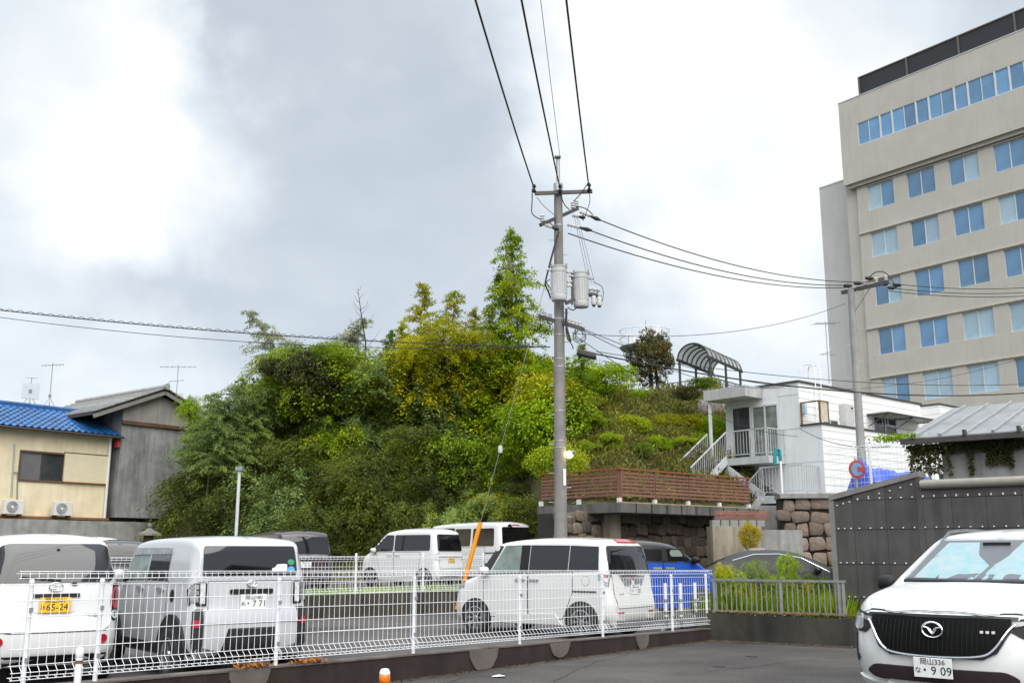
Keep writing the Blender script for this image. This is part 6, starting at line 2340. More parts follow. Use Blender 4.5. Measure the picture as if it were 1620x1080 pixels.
# ================================================================ utility poles, wires, far structures on the hill
PCONC = mat('pole_concrete', (.25, .235, .22), .85, var=.22, scale=3, bump=.3, bscale=40, stain=.3)
DKST = mat('dark_cross_arm', (.095, .09, .088), .6, metal=.3, var=.3, scale=8)
PORC = mat('porcelain', (.55, .55, .54), .25, var=.12)
TRANS = mat('transformer_grey', (.50, .505, .50), .5, var=.10, scale=3, stain=.15)
CABLE = mat('black_cable', (.016, .016, .017), .6)
YP = 25.0
PB = at(887, 850, YP)
PX, PY_ = PB.x, PB.y
pole = thing('utility_pole', 'tall grey concrete utility pole with cross arms at the middle of the lot', 'utility pole', (PX, PY_, 0))
zt_p = at(889, 250, YP).z
zc1 = at(889, 292, YP).z
pz = lambda y: at(888, y, YP).z
MB().cyl((0, 0, 0), (.02, 0, zc1), .172, 20, r2=.105).build('shaft', PCONC, pole, True)
MB().cyl((.02, 0, zc1 - .25), (.02, 0, zt_p), .05, 10).build('top_pipe', GALV, pole, True)
MB().lathe([(.12, pz(303)), (.12, pz(291)), (.06, pz(288))], c=(.02, 0, 0), n=14).build('top_band', GALV, pole, True)
MB().bar((-.07, -.05, zt_p), (.09, -.05, zt_p + .0), .10, .05).build('top_clamp', DKST, pole)
bnd = MB()
for y in (357, 505, 568, 580, 650, 697, 708, 530):
    z = pz(y)
    r_ = .172 + (.105 - .172) * z / zc1 + .006
    bnd.lathe([(r_ - .02, z - .016), (r_, z - .014), (r_, z + .014), (r_ - .02, z + .016)], c=(.02 * z / zc1, 0, 0), n=18)
bnd.build('steel_bands', GALV, pole)
mb = MB()
for k, y in enumerate(range(380, 840, 23)):
    z = pz(y)
    r_ = .172 + (.105 - .172) * z / zc1
    s_ = 1 if k % 2 else -1
    mb.cyl((s_ * r_ * .8, 0, z), (s_ * (r_ + .12), 0, z), .009, 5)
mb.build('step_bolts', GALV, pole)
z_ = pz(755)
MB().add([(.07, -.155, pz(768)), (.135, -.12, pz(768)), (.135, -.12, pz(742)), (.07, -.155, pz(742)), (.07, -.13, pz(768)), (.135, -.10, pz(768)), (.135, -.10, pz(742)), (.07, -.13, pz(742))], [(0, 1, 2, 3), (4, 7, 6, 5), (0, 4, 5, 1), (1, 5, 6, 2), (2, 6, 7, 3), (3, 7, 4, 0)]).build('number_strip', PLATE_W if 'PLATE_W' in globals() else WIREW, pole)
rel_ = lambda px, py, Y=YP: at(px, py, Y) - Vector((PX, PY_, 0))
# cross arms
armA0, armA1 = rel_(846, 306, YP - .15), rel_(937, 303, YP - .15)
armB0, armB1 = rel_(855, 356, YP - .55), rel_(914, 330, YP + .75)
armC0, armC1 = rel_(852, 500, YP + .1), rel_(924, 521, YP - .25)
arms = []
for a_, b_ in ((armA0, armA1), (armB0, armB1), (armC0, armC1)):
    arms.append(MB().bar(a_, b_, .075, .085).build('cross_arm', DKST, pole))


def insulator(parent, a_, b_, m=PORC, r=.05, sheds=3, name='insulator'):
    """Ribbed insulator between two points."""
    a_, b_ = Vector(a_), Vector(b_)
    L_ = (b_ - a_).length
    prof = [(0, 0), (.4 * r, 0)]
    for k in range(sheds):
        q = L_ * (k + .15) / sheds
        w_ = L_ / sheds
        prof += [(.45 * r, q), (r, q + w_ * .25), (r * .9, q + w_ * .45), (.5 * r, q + w_ * .75)]
    prof += [(.4 * r, L_), (0, L_)]
    me = MB().lathe(prof, n=10).mesh(name, m, True, 40)
    o = obj(name, me, parent, a_)
    o.rotation_mode = 'QUATERNION'
    o.rotation_quaternion = (b_ - a_).to_track_quat('Z', 'Y')
    return o


pins = [armA0 + Vector((.04, 0, .04)), Vector((.0, -.2, pz(303))), armA1 - Vector((.08, 0, -.04))]
pA = [rel_(845, 302, YP - .2), rel_(886, 302, YP - .2), rel_(932, 300, YP - .2)]
for p in pA:
    insulator(arms[0], p + Vector((0, 0, -.06)), p + Vector((0, -.05, .16)), BLACKP, .055, 2)
for t in (.05, .86, .97):
    p = armB0.lerp(armB1, t) + Vector((0, 0, .05))
    insulator(arms[1], p, p + Vector((0, 0, .2)), PORC, .06, 3)
strain = [(rel_(917, 335, YP + .6), rel_(944, 346, YP + .55)), (rel_(905, 341, YP + .25), rel_(922, 344, YP + .25)), (rel_(897, 355, YP - .3), rel_(929, 363, YP - .3)), (rel_(862, 356, YP - .5), rel_(880, 362, YP - .45))]
ends = []
for a_, b_ in strain:
    insulator(arms[1], a_, a_.lerp(b_, .62), PORC, .055, 4)
    MB().tube([a_.lerp(b_, .6), b_, b_ + (b_ - a_) * .25], .045, 8, True, [.025, .06, .02]).build('clamp', CABLE, arms[1], True)
    ends.append(b_)
spool = MB().lathe([(0, 0), (.035, 0), (.05, .03), (.035, .06), (.05, .09), (.02, .12)], n=8).mesh('spool_insulator', PORC, True)
for k in range(9):
    p = armC0.lerp(armC1, .02 + .12 * k if k < 4 else .60 + .08 * (k - 4))
    obj('spool_insulator', spool, arms[2], (p.x, p.y, p.z + .04))
rnd = random.Random(9)
for c_, n_ in (((862, 515), 5), ((917, 530), 4)):
    cc = rel_(*c_, YP - .15)
    mb = MB()
    for k in range(n_):
        r_ = rnd.uniform(.10, .24)
        mb.tube([(cc.x + rnd.uniform(-.03, .03) + r_ * .8 * math.cos(a), cc.y + .05 * math.sin(2 * a), cc.z + r_ * math.sin(a)) for a in np.linspace(.3, 6.5, 18)], .008, 4)
    mb.build('cable_coil', CABLE, arms[2])
# jumper leads
mb = MB()
def lead(pts, r=.014):
    mb.tube(chaikin([tuple(q) for q in pts], 2), r, 5)
q = lambda px, py, Y=YP - .2: rel_(px, py, Y)
lead([q(842, 298), q(842, 320), q(840, 338), q(852, 346), q(870, 352), q(880, 362)])
lead([q(930, 290), q(918, 308), q(907, 319)])
lead([q(932, 305), q(934, 318), q(928, 335), q(922, 350)], .009)
lead([q(849, 312), q(860, 326), q(878, 341)], .008)
lead([q(888, 312), q(893, 325), q(901, 332)])
lead([q(912, 326), q(928, 330), q(938, 340)], .014)
lead([q(884, 366), q(874, 400), q(864, 440), q(862, 450), q(868, 462), q(871, 471)], .022)
lead([q(870, 442), q(863, 446), q(869, 453), q(872, 460)], .012)
lead([q(938, 330 + 116), q(953, 452), q(955, 466), q(951, 482)], .009)
lead([q(896, 488), q(896, 500), q(895, 515), q(903, 540)], .03)
lead([q(898, 486), q(906, 492), q(913, 486)], .014)
lead([q(895, 520), q(897, 535), q(905, 545), q(907, 552)], .014)
mb.build('jumper_leads', CABLE, pole)
mb = MB()
for dx_ in (0, 5, 10):
    mb.tube([q(909 + dx_ * .6, 345), q(931 + dx_, 448)], .006, 4)
mb.build('drop_wires', GALV_D, pole)
# bracket that carries the second transformer and fuses
brk = MB()
brk.bar(q(894, 480), q(930, 464), .07, .08)
brk.bar(q(912, 462), q(946, 466), .05, .06)
brk.bar(q(905, 432), q(905, 482), .04, .05)
brk.build('bracket_arm', DKST, pole)


def transformer(px, y0, y1, wpx, Y, label):
    a_, b_ = at(px, y1, Y), at(px, y0, Y)
    r_ = wpx / 1620 * Y * .98 / 2
    h_ = b_.z - a_.z
    t = thing('pole_transformer', label, 'transformer', tuple(a_), 0, 'transformers on the middle pole')
    MB().lathe([(0, 0), (r_ * .9, 0), (r_ * .97, .03), (r_ * .97, h_ * .16), (r_ * .94, h_ * .18), (r_ * .94, h_ * .80), (r_, h_ * .82), (r_, h_ * .96)], n=28).build('tank', TRANS, t, True, 30)
    MB().lathe([(r_ * 1.05, h_ * .955), (r_ * 1.05, h_ * .985), (r_ * .8, h_), (0, h_ + .02)], n=28).build('lid', TRANS, t, True, 30)
    fin = MB().box(r_ * .93, r_ * 1.02, -.012, .012, h_ * .19, h_ * .78).mesh('cooling_fin', TRANS)
    for k in range(18):
        an = 2 * math.pi * k / 18
        if abs(((an + math.pi / 2 + .55) % (2 * math.pi)) - 0) < .3:
            continue
        o = obj('cooling_fin', fin, t)
        o.rotation_euler = (0, 0, an)
    mb = MB()
    for an in (-.5, .6, 2.4, 3.6):
        x, y = r_ * 1.02 * math.cos(an), r_ * 1.02 * math.sin(an)
        mb.box(x - .025, x + .025, y - .025, y + .025, h_ * .93, h_ * 1.04)
    mb.build('lid_clamps', GALV_D, t)
    for k, (an, zz) in enumerate(((-.05, .82), (-.1, .55), (-.15, .42), (3.5, .87))):
        d_ = Vector((math.cos(an), math.sin(an), 0))
        insulator(t, d_ * r_ * .95 + Vector((0, 0, h_ * zz)), d_ * (r_ + .13) + Vector((0, 0, h_ * zz)), PORC, .04, 2, 'bushing')
    return t


transformer(884.5, 421, 476, 27, YP - .42, 'front grey ribbed transformer overlapping the middle pole')
transformer(919.5, 431, 486, 26, YP - .15, 'second grey ribbed transformer hanging right of the middle pole')
fs = thing('fuse_rack', 'white porcelain fuse cutouts on a short arm right of the transformers', 'fuse rack', tuple(at(938, 466, YP - .2)))
MB().bar((-.35, 0, 0), (.22, .1, -.03), .05, .05).build('arm', DKST, fs)
for k, (x, z) in enumerate(((.02, -.13), (.16, -.15), (-.28, -.06))):
    MB().lathe([(0, -.14), (.055, -.13), (.075, -.05), (.055, 0), (.07, .05), (.05, .10), (0, .12)], c=(x, .02, z), n=10).build('cutout', PORC, fs, True)
    MB().cyl((x, .02, z - .17), (x, .02, z - .12), .04, 8).build('cutout_cap', CABLE, fs, True)
insulator(fs, Vector((-.24, 0, .17)), Vector((.18, .03, .12)), PORC, .075, 4, 'arrester')
# floodlight, the lit lamp
p = at(897, 722, YP - .1)
fl = thing('floodlight', 'small lit yellow white floodlight clamped to the middle pole', 'floodlight', tuple(p))
MB().tube([(0, .05, -.10), (.02, 0, .0), (.05, -.02, .06)], .018, 6).build('bracket', GALV, fl, True)
EM = D.materials.new('lit_lamp')
EM.use_nodes = True
eb = EM.node_tree.nodes['Principled BSDF']
eb.inputs['Base Color'].default_value = (.9, .8, .4, 1)
eb.inputs['Emission Color'].default_value = (1.0, .78, .30, 1)
eb.inputs['Emission Strength'].default_value = 6.0
hd = MB().lathe([(0, .10), (.04, .09), (.06, .0), (.09, -.08)], n=12).build('lamp_shade', GALV, fl, True)
hd.location = (.10, -.04, .08)
hd.rotation_euler = (R(20), R(55), 0)
bl = MB().lathe([(0, .03), (.075, .0), (.088, -.07), (.06, -.12), (0, -.135)], n=12).build('bulb', EM, hd, True)
# splice closure
p = at(928, 562, YP - .3)
sc_ = thing('splice_closure', 'black cable splice box hanging on the strand right of the middle pole', 'cable box', tuple(p), R(-8))
sc_.rotation_euler = (0, R(14), R(4))
MB().lathe([(0, -.25), (.04, -.24), (.06, -.21), (.06, .21), (.04, .24), (0, .25)], n=10, axis='x').build('case', CABLE, sc_, True)
MB().bar((-.24, 0, .09), (.24, 0, .09), .03, .05).build('hanger', DKST, sc_)

# ---------------------------------------------------------------- second pole at the right
Y2 = 36.0
P2B = at(1363, 735, Y2)
p2 = thing('utility_pole', 'slimmer grey utility pole with cross arm before the tall beige block', 'utility pole', (P2B.x, P2B.y, 0))
zt2 = at(1345, 458, Y2).z
dx2 = at(1346, 458, Y2).x - P2B.x
MB().cyl((0, 0, 0), (dx2, 0, zt2), .175, 16, r2=.115).build('shaft', mat('pole_concrete_pale', (.33, .325, .32), .85, var=.15, scale=3, stain=.2), p2, True)
r2_ = lambda px, py, Y=Y2: at(px, py, Y) - Vector((P2B.x, P2B.y, 0))
a2_, b2_ = r2_(1332, 463, Y2 + .5), r2_(1406, 446, Y2 - 1.1)
arm2 = MB().bar(a2_, b2_, .10, .12).build('cross_arm', DKST, p2)
MB().bar(r2_(1347, 500), r2_(1378, 452, Y2 - .5), .045, .045).bar(r2_(1347, 498), r2_(1356, 460, Y2 - .1), .045, .045).build('brace', GALV, p2)
for t in (.10, .36, .52, .75, .95):
    p = a2_.lerp(b2_, t) + Vector((0, 0, .06))
    insulator(arm2, p, p + Vector((0, 0, .2)), PORC, .07, 3)
mb = MB()
for px, py in ((1340, 452), (1356, 448), (1374, 440), (1398, 449), (1418, 451), (1410, 455)):
    p = r2_(px, py, Y2 - .5)
    mb.lathe([(0, -.14), (.06, -.1), (.08, .05), (.03, .18)], c=tuple(p), n=8, axis='x')
mb.tube(chaikin([r2_(1374, 440, Y2 - .4), r2_(1384, 430, Y2 - .5), r2_(1398, 429, Y2 - .6), r2_(1408, 438, Y2 - .8), r2_(1416, 450, Y2 - 1)], 2), .02, 5)
mb.build('clamps', CABLE, p2, True)
mb = MB()
for k, y in enumerate(range(520, 720, 26)):
    z = r2_(1350, y).z
    mb.cyl((dx2 * z / zt2 - (.3 if k % 2 else 0), 0, z), (dx2 * z / zt2 + (0 if k % 2 else .3), 0, z), .012, 5)
mb.build('step_bolts', GALV, p2)

# ---------------------------------------------------------------- wires


def wire(a_, b_, sag, r, label, name='power_line', n=28, m=CABLE, group=None, cat='wire', extra=0):
    a_, b_ = Vector(a_), Vector(b_)
    P = []
    for i in range(n + 1):
        t = i / n
        p = a_.lerp(b_, t)
        p.z -= 4 * sag * t * (1 - t)
        P.append(p)
    mbw = MB().tube(P, r, 5, True)
    if extra:            # lashed second cable wound round the strand
        Q = []
        N_ = n * 8
        for i in range(N_ + 1):
            t = i / N_
            p = a_.lerp(b_, t)
            p.z -= 4 * sag * t * (1 - t) - .025 + .022 * math.sin(t * extra * 6.283)
            Q.append(p)
        mbw.tube(Q, r * .55, 4, True)
    return tag(mbw.build(name, m, None, True, 80), label, cat, group)


off_ = Vector((PX, PY_, 0))
for (px, x0, which, rr) in ((845, 752, 'leftmost of the thick lines running overhead from the middle pole', .019), (886, 825, 'middle thick line running overhead from the middle pole', .019), (932, 896, 'rightmost thick line running overhead from the middle pole', .019)):
    a_ = at(px, 298, YP - .2)
    m_ = at(x0, 0, 14.5)
    d_ = (m_ - a_)
    b_ = a_ + d_ * (38 / -d_.y)
    b_.z = a_.z + .1
    # sag chosen so that the line still passes through the frame edge
    t = (m_ - a_).y / (b_ - a_).y
    zl_ = a_.z + (b_.z - a_.z) * t
    sag = (zl_ - m_.z) / (4 * t * (1 - t))
    wire(a_, b_, max(.1, min(sag, 1.3)), rr, 'black power line, ' + which, group='power lines from the middle pole')
a_ = at(886, 249, YP)
m_ = at(846, 0, 15.2)
d_ = m_ - a_
b_ = a_ + d_ * (38 / -d_.y)
wire(a_, Vector((b_.x, b_.y, a_.z + .2)), .45, .007, 'thin grey overhead earth wire running from the top of the middle pole', group='power lines from the middle pole', m=GALV_D)
tgt = [r2_(1352, 452, Y2 + .2), r2_(1346, 456, Y2 + .3), r2_(1338, 459, Y2 + .4)]
o2 = Vector((P2B.x, P2B.y, 0))
wire(off_ + ends[0], o2 + r2_(1356, 446, Y2), .42, .016, 'black power line between the two poles, topmost of the three', group='power lines between the poles')
wire(off_ + ends[2], o2 + r2_(1348, 451, Y2 + .2), .42, .016, 'black power line between the two poles, middle of the three', group='power lines between the poles')
wire(off_ + ends[3] + Vector((.3, 0, -.12)), o2 + r2_(1338, 455, Y2 + .4), .42, .016, 'black power line between the two poles, lowest of the three', group='power lines between the poles')
for (y0, y1, w_) in ((448, 441, 'topmost of three leaving the right pole'), (455, 449, 'middle of three leaving the right pole'), (460, 455, 'lowest of three leaving the right pole')):
    wire(o2 + r2_(1405, y0, Y2 - 1), at(1760, y1 - 4, 40), .35, .014, 'black power line to the right edge, ' + w_, group='power lines leaving the right pole')
# low voltage and telephone lines
cL = rel_(870, 549, YP - .1)
wire(off_ + cL, at(-260, 458, 21), .25, .012, 'lashed black cable bundle sagging across the trees to the left edge', name='cable_bundle', n=40, cat='cable', extra=75)
wire(at(860, 549, YP + .1), at(-260, 461, 23), .45, .008, 'thin wire running below the lashed cable bundle to the left edge', cat='wire')
for k, (x0, y0, x1, y1, Ye, sg_, rr, lb) in enumerate((
        (922, 520, 1272, 612, 39, .35, .010, 'thin low line from the middle pole to the white roof, upper of two'),
        (924, 523, 1240, 612, 39.6, .50, .010, 'thin low line from the middle pole to the white roof, lower of two'),
        (944, 560, 1760, 604, 37, .75, .020, 'thicker telephone cable from the splice box across the white building to the right edge'),
        (944, 556, 1760, 596, 37.4, .55, .010, 'thin telephone wire just above the thicker telephone cable'),
        (912, 532, 1262, 690, 38, .55, .009, 'thin wire falling from the middle pole to the lower roof terrace'),
        (1266, 678, 1408, 706, 27, .25, .012, 'short dark wire from the terrace edge to the shed roof'))):
    wire(at(x0, y0, YP if k < 5 else 38.6), at(x1, y1, Ye), sg_, rr, lb, cat='wire')
wire(at(905, 527, YP + .4), at(1338, 480, Y2 + 1), .5, .009, 'thin wire rising from the middle pole to the right pole', cat='wire')
wire(at(1200, 614, 46), at(1760, 508, 52), 1.2, .010, 'thin wire rising across the lower windows of the beige block', cat='wire')

# guy wire with the orange guard
ga_, gb_ = at(885, 366, YP - .05), at(722, 966, 24.2)
gb_.z = max(gb_.z, .0)
gy = thing('guy_wire', 'guy wire from the middle pole down to the lot with a bright orange guard tube', 'guy wire', tuple(gb_))
v = ga_ - gb_
MB().tube([(0, 0, 0), tuple(v)], .007, 5).build('strand', GALV_D, gy)
k0 = (at(752, 848, 24.4) - gb_).length / v.length
MB().tube([tuple(v * .004), tuple(v * .215)], .052, 10).build('orange_guard', mat('orange_plastic', (.80, .27, .0), .5, var=.1), gy, True)
p = v * .40
MB().lathe([(0, -.10), (.05, -.08), (.06, 0), (.05, .08), (0, .10)], c=tuple(p), n=10).build('white_egg_insulator', PORC, gy, True)

# ---------------------------------------------------------------- on top of the hill: arched canopy, railings, platform tower
CANP = mat('canopy_sheet', (.42, .42, .40), .4, var=.12, scale=2, trans=.25)
CANF = mat('dark_teal_frame', (.035, .045, .045), .5)
u0, u1 = at(1096, 566, 52), at(1150, 590, 56.4)
cd = (u1 - u0)
cd.z = 0
CL_ = cd.length * 1.0
cd.normalize()
zg = at(1160, 608, 57).z
cn = thing('arched_canopy', 'arched walkway canopy of grey sheets and dark ribs on top of the hill', 'canopy', (u0.x, u0.y, 0), math.atan2(cd.y, cd.x))
zA0, zA1 = at(1096, 567, 52).z, at(1150, 589.5, 56.4).z
rad = .84
NR = 8
arch = lambda t, x: (x, rad * math.cos(t), rad * .95 * math.sin(t))
za = lambda x: zA0 + (zA1 - zA0) * x / CL_
rib = MB().tube([arch(t, 0) for t in np.linspace(-.05, math.pi + .05, 19)], .045, 6).mesh('rib', CANF, True)
sheet = MB()
shv = []
for i in range(2):
    for t in np.linspace(0, math.pi, 17):
        p = arch(t, .0)
        shv.append((i * (CL_ / NR - .02), p[1] * .985, p[2] * .985 + i * (zA1 - zA0) / NR))
sheet.add(shv, [(k, k + 1, 17 + k + 1, 17 + k) for k in range(16)])
shm = sheet.mesh('roof_sheet', CANP, True, 80)
for k in range(NR + 1):
    x = CL_ * k / NR
    obj('rib', rib, cn, (x, 0, za(x)))
    if k < NR:
        obj('roof_sheet', shm, cn, (x + .01, 0, za(x)))
for sy in (-1, 1):
    MB().bar((-.1, sy * rad, zA0), (CL_ + .1, sy * rad, za(CL_)), .09, .14).build('edge_beam', CANF, cn)
    for k in (0, 1, 2):
        x = .25 + (CL_ - .5) * k / 2
        MB().cyl((x, sy * rad, zg - 2.2), (x, sy * rad, za(x)), .07, 8).build('post', CANF, cn, True)
MB().bar((0, 0, zA0 + rad * .95), (CL_, 0, za(CL_) + rad * .95), .04, .04).build('ridge_rail', CANF, cn)
rl = thing('hilltop_railing', 'dark barred railing along the walkway under the arched canopy', 'railing', (0, 0, 0))
mb = MB()
ra, rb2, rc2 = at(1040, 612, 53), at(1128, 600, 53.5), at(1172, 612, 58)
for a_, b_ in ((ra, rb2), (rb2, rc2)):
    railing(mb, [a_ - Vector((0, 0, .9)), b_ - Vector((0, 0, .9))], h=1.0, gap=.22, r=.016)
mb.build('bars', CANF, rl)
# rocks under the walkway
ROCKM = mat('grey_brown_rock', (.21, .185, .16), .95, scale=1.2, col2=(.09, .08, .07), bump=.7, bscale=10, obj_var=.2)
rk = rocks_for(ROCKM)
rnd = random.Random(21)
for k, (px, py, Y, s_, lb) in enumerate(((1066, 646, 49, .75, 'dark boulder at the left end of the rock outcrop below the canopy'), (1088, 640, 49.5, .8, 'middle boulder of the rock outcrop below the canopy'), (1112, 630, 50, .8, 'pale upper boulder of the rock outcrop below the canopy'), (1122, 650, 49, .85, 'lowest boulder of the rock outcrop beside the canopy slab'), (1138, 652, 47, 1.1, 'boulder tucked beside the wall of the white building'))):
    o = obj('rock', rnd.choice(rk), None, at(px, py, Y))
    o.scale = (s_, s_ * .8, s_ * .55)
    o.rotation_euler = (rnd.uniform(-.3, .3), rnd.uniform(-.5, .1), rnd.uniform(-.5, .5))
    tag(o, lb, 'rock')
# platform tower
tw = at(1020, 548, 62)
zt_ = at(1020, 532, 62).z
zf_ = at(1020, 549, 62).z
th = thing('platform_tower', 'pale round lookout platform on lattice legs behind the dark tree on the hill', 'tower', (tw.x, tw.y, 0))
rr = 1.55
zgr = at(1020, 612, 62).z - 1.5
MB().lathe([(0, zf_ - .18), (rr * .92, zf_ - .18), (rr, zf_ - .05), (rr, zf_), (0, zf_)], n=24).build('platform', mat('blue_grey_steel', (.20, .24, .28), .6, var=.2), th)
mb = MB()
for z in (zf_ + .5, zf_ + 1.0):
    mb.tube([(rr * math.cos(a), rr * math.sin(a), z) for a in np.linspace(0, 2 * math.pi, 25)], .03, 5, False)
for k in range(20):
    a = 2 * math.pi * k / 20
    mb.cyl((rr * math.cos(a), rr * math.sin(a), zf_), (rr * math.cos(a), rr * math.sin(a), zf_ + 1.0), .02, 4)
mb.build('platform_rail', OFFW, th)
mb = MB()
for k in range(4):
    a = math.pi / 4 + k * math.pi / 2
    a2 = a + math.pi / 2
    p_, q_ = Vector((1.15 * math.cos(a), 1.15 * math.sin(a), 0)), Vector((1.15 * math.cos(a2), 1.15 * math.sin(a2), 0))
    mb.cyl((p_.x, p_.y, zgr), (p_.x, p_.y, zf_ - .1), .06, 6)
    n_ = 4
    for j in range(n_):
        z0, z1 = zgr + (zf_ - zgr) * j / n_, zgr + (zf_ - zgr) * (j + 1) / n_
        mb.cyl((p_.x, p_.y, z0), (q_.x, q_.y, z1), .03, 4)
        mb.cyl((q_.x, q_.y, z0), (p_.x, p_.y, z1), .03, 4)
        mb.cyl((p_.x, p_.y, z1), (q_.x, q_.y, z1), .03, 4)
mb.build('lattice_legs', mat('pale_lattice', (.50, .53, .56), .6, var=.15), th)
MB().cyl((.1, 0, zf_), (.1, 0, at(1006, 505, 62).z), .035, 6, r2=.015).build('mast', GALV_D, th, True)
MB().lathe([(0, zf_ + 1.35), (.42, zf_ + 1.3), (.45, zf_ + .9), (.3, zf_)], c=(.7, 0, 0), n=12).build('tank', OFFW, th, True)
MB().box(-1.0, -.5, -.4, .2, zf_ + .1, zf_ + .75).build('control_box', OFFW, th)
# roof aerial of the white building
ae = aerial(1312, 606, 508, 43, 'tall thin rod aerial beside the white building roof', tripod=False, w=1.1)
# ================================================================ vegetation
NPR = np.random.default_rng(12)
LF_DARK = leaf_mat('leaves_dark_bamboo', (.024, .034, .007), (.13, .165, .030), (.30, .31, .02), .82, .34)  # dark green, with the shade of the low hollows put into the colour
LF_GREY = leaf_mat('leaves_grey_green', (.055, .078, .020), (.24, .33, .095), (.34, .41, .05), .82, .28)
LF_MID = leaf_mat('leaves_mid_green', (.044, .076, .006), (.26, .38, .014), (.45, .47, .010), .76, .34)
LF_YEL = leaf_mat('leaves_yellow_green', (.14, .15, .006), (.46, .46, .010), (.60, .53, .010), .72, .25)
LF_BRT = leaf_mat('leaves_bright_green', (.09, .15, .004), (.34, .50, .010), (.52, .54, .010), .74, .25)
LF_RUS = leaf_mat('leaves_rusty_dark', (.036, .036, .016), (.11, .12, .04), (.20, .13, .03), .80, .25)
LF_SLOPE = leaf_mat('leaves_slope', (.075, .055, .02), (.20, .21, .03), (.38, .34, .015), .72, .1)
LF_PALE = leaf_mat('leaves_pale_grey', (.16, .18, .10), (.40, .43, .26), (.48, .48, .26), .80, .2)
LF_DRY = leaf_mat('leaves_dry_brown', (.08, .06, .02), (.28, .20, .07), (.38, .20, .03), .75, .25)
BARK = mat('bark', (.035, .028, .02), .95, var=.4, scale=5, bump=.5)
CULM = mat('bamboo_culm', (.06, .07, .025), .6, var=.3, scale=2)


def leaves(pos, dirs, nrm, ln, wd, rnd_val=None):
    """Arrays of lens-shaped leaves: foot, direction, face normal."""
    n = len(pos)
    d = dirs / np.linalg.norm(dirs, axis=1, keepdims=True)
    s = np.cross(d, nrm)
    s /= np.maximum(np.linalg.norm(s, axis=1, keepdims=True), 1e-6)
    ln = np.asarray(ln).reshape(-1, 1)
    wd = np.asarray(wd).reshape(-1, 1)
    droop = np.cross(s, d) * -0.0
    v = np.stack([pos, pos + d * ln * .45 + s * wd, pos + d * ln + droop, pos + d * ln * .45 - s * wd], axis=1).reshape(-1, 3)
    return v


def leaf_mesh(name, v, m):
    n = len(v) // 4
    me = D.meshes.new(name)
    me.vertices.add(n * 4)
    me.vertices.foreach_set('co', v.astype(np.float32).ravel())
    me.loops.add(n * 4)
    me.loops.foreach_set('vertex_index', np.arange(n * 4, dtype=np.int32))
    me.polygons.add(n)
    me.polygons.foreach_set('loop_start', np.arange(0, n * 4, 4, dtype=np.int32))
    me.polygons.foreach_set('loop_total', np.full(n, 4, dtype=np.int32))
    a = me.attributes.new('rnd', 'FLOAT', 'POINT')
    a.data.foreach_set('value', np.repeat(NPR.random(n).astype(np.float32), 4))
    me.materials.append(m)
    me.update()
    me.validate()
    return me


def rnd_unit(n):
    v = NPR.normal(size=(n, 3))
    return v / np.linalg.norm(v, axis=1, keepdims=True)


def bushy(n_cl=60, per=135, leaf=.085, wid=.026, flat=.8, spread=.33):
    """Clumps of leaves through a unit crown, denser at the outside."""
    c = rnd_unit(n_cl)
    c[:, 2] = np.where(c[:, 2] < 0, c[:, 2] * .95, c[:, 2])
    c *= NPR.uniform(.6, 1.0, (n_cl, 1))
    c[:, 2] *= flat
    rad = NPR.uniform(.6, 1.2, n_cl) * spread
    P, DD, NN = [], [], []
    for i in range(n_cl):
        q = rnd_unit(per)
        q[:, 2] = q[:, 2] * .8 + .15
        r = NPR.uniform(.3, 1, (per, 1)) ** .5 * rad[i]
        p = c[i] + q * r
        d = q + rnd_unit(per) * .7 + np.array([0, 0, -.35])
        nn = q * .6 + rnd_unit(per) * .7 + np.array([0, 0, .6])
        P.append(p)
        DD.append(d)
        NN.append(nn)
    P, DD, NN = map(np.concatenate, (P, DD, NN))
    return leaves(P, DD, NN, NPR.uniform(.6, 1.3, len(P)) * leaf, NPR.uniform(.7, 1.2, len(P)) * wid)


def feathery(n_br=84, per=100, leaf=.115, wid=.0125):
    """Arching bamboo sprays: leaves in drooping rows along curved twigs."""
    P, DD, NN = [], [], []
    for i in range(n_br):
        a = NPR.uniform(0, 2 * math.pi)
        z0 = NPR.uniform(-.75, .70)
        r0 = NPR.uniform(.0, .45)
        L_ = NPR.uniform(.45, .85)
        out = np.array([math.cos(a), math.sin(a), 0])
        up = NPR.uniform(.25, 1.0)
        t = NPR.uniform(.15, 1, per) ** .8
        base = out * r0 + np.array([0, 0, z0])
        pts = base + np.outer(t * L_, out) * .85 + np.outer(L_ * (up * t - 1.05 * t ** 2), [0, 0, 1])
        side = np.array([-out[1], out[0], 0])
        sgn = NPR.choice([-1, 1], per)
        tw = NPR.normal(size=(per, 3)) * .065
        d = out * .55 + np.outer(sgn * NPR.uniform(.2, 1.0, per), side) + np.array([0, 0, -.45]) + NPR.normal(size=(per, 3)) * .25
        P.append(pts + tw)
        DD.append(d)
        NN.append(np.tile([0, 0, 1.0], (per, 1)) + NPR.normal(size=(per, 3)) * .5)
    P, DD, NN = map(np.concatenate, (P, DD, NN))
    return leaves(P, DD, NN, NPR.uniform(.6, 1.2, len(P)) * leaf, NPR.uniform(.7, 1.2, len(P)) * wid)


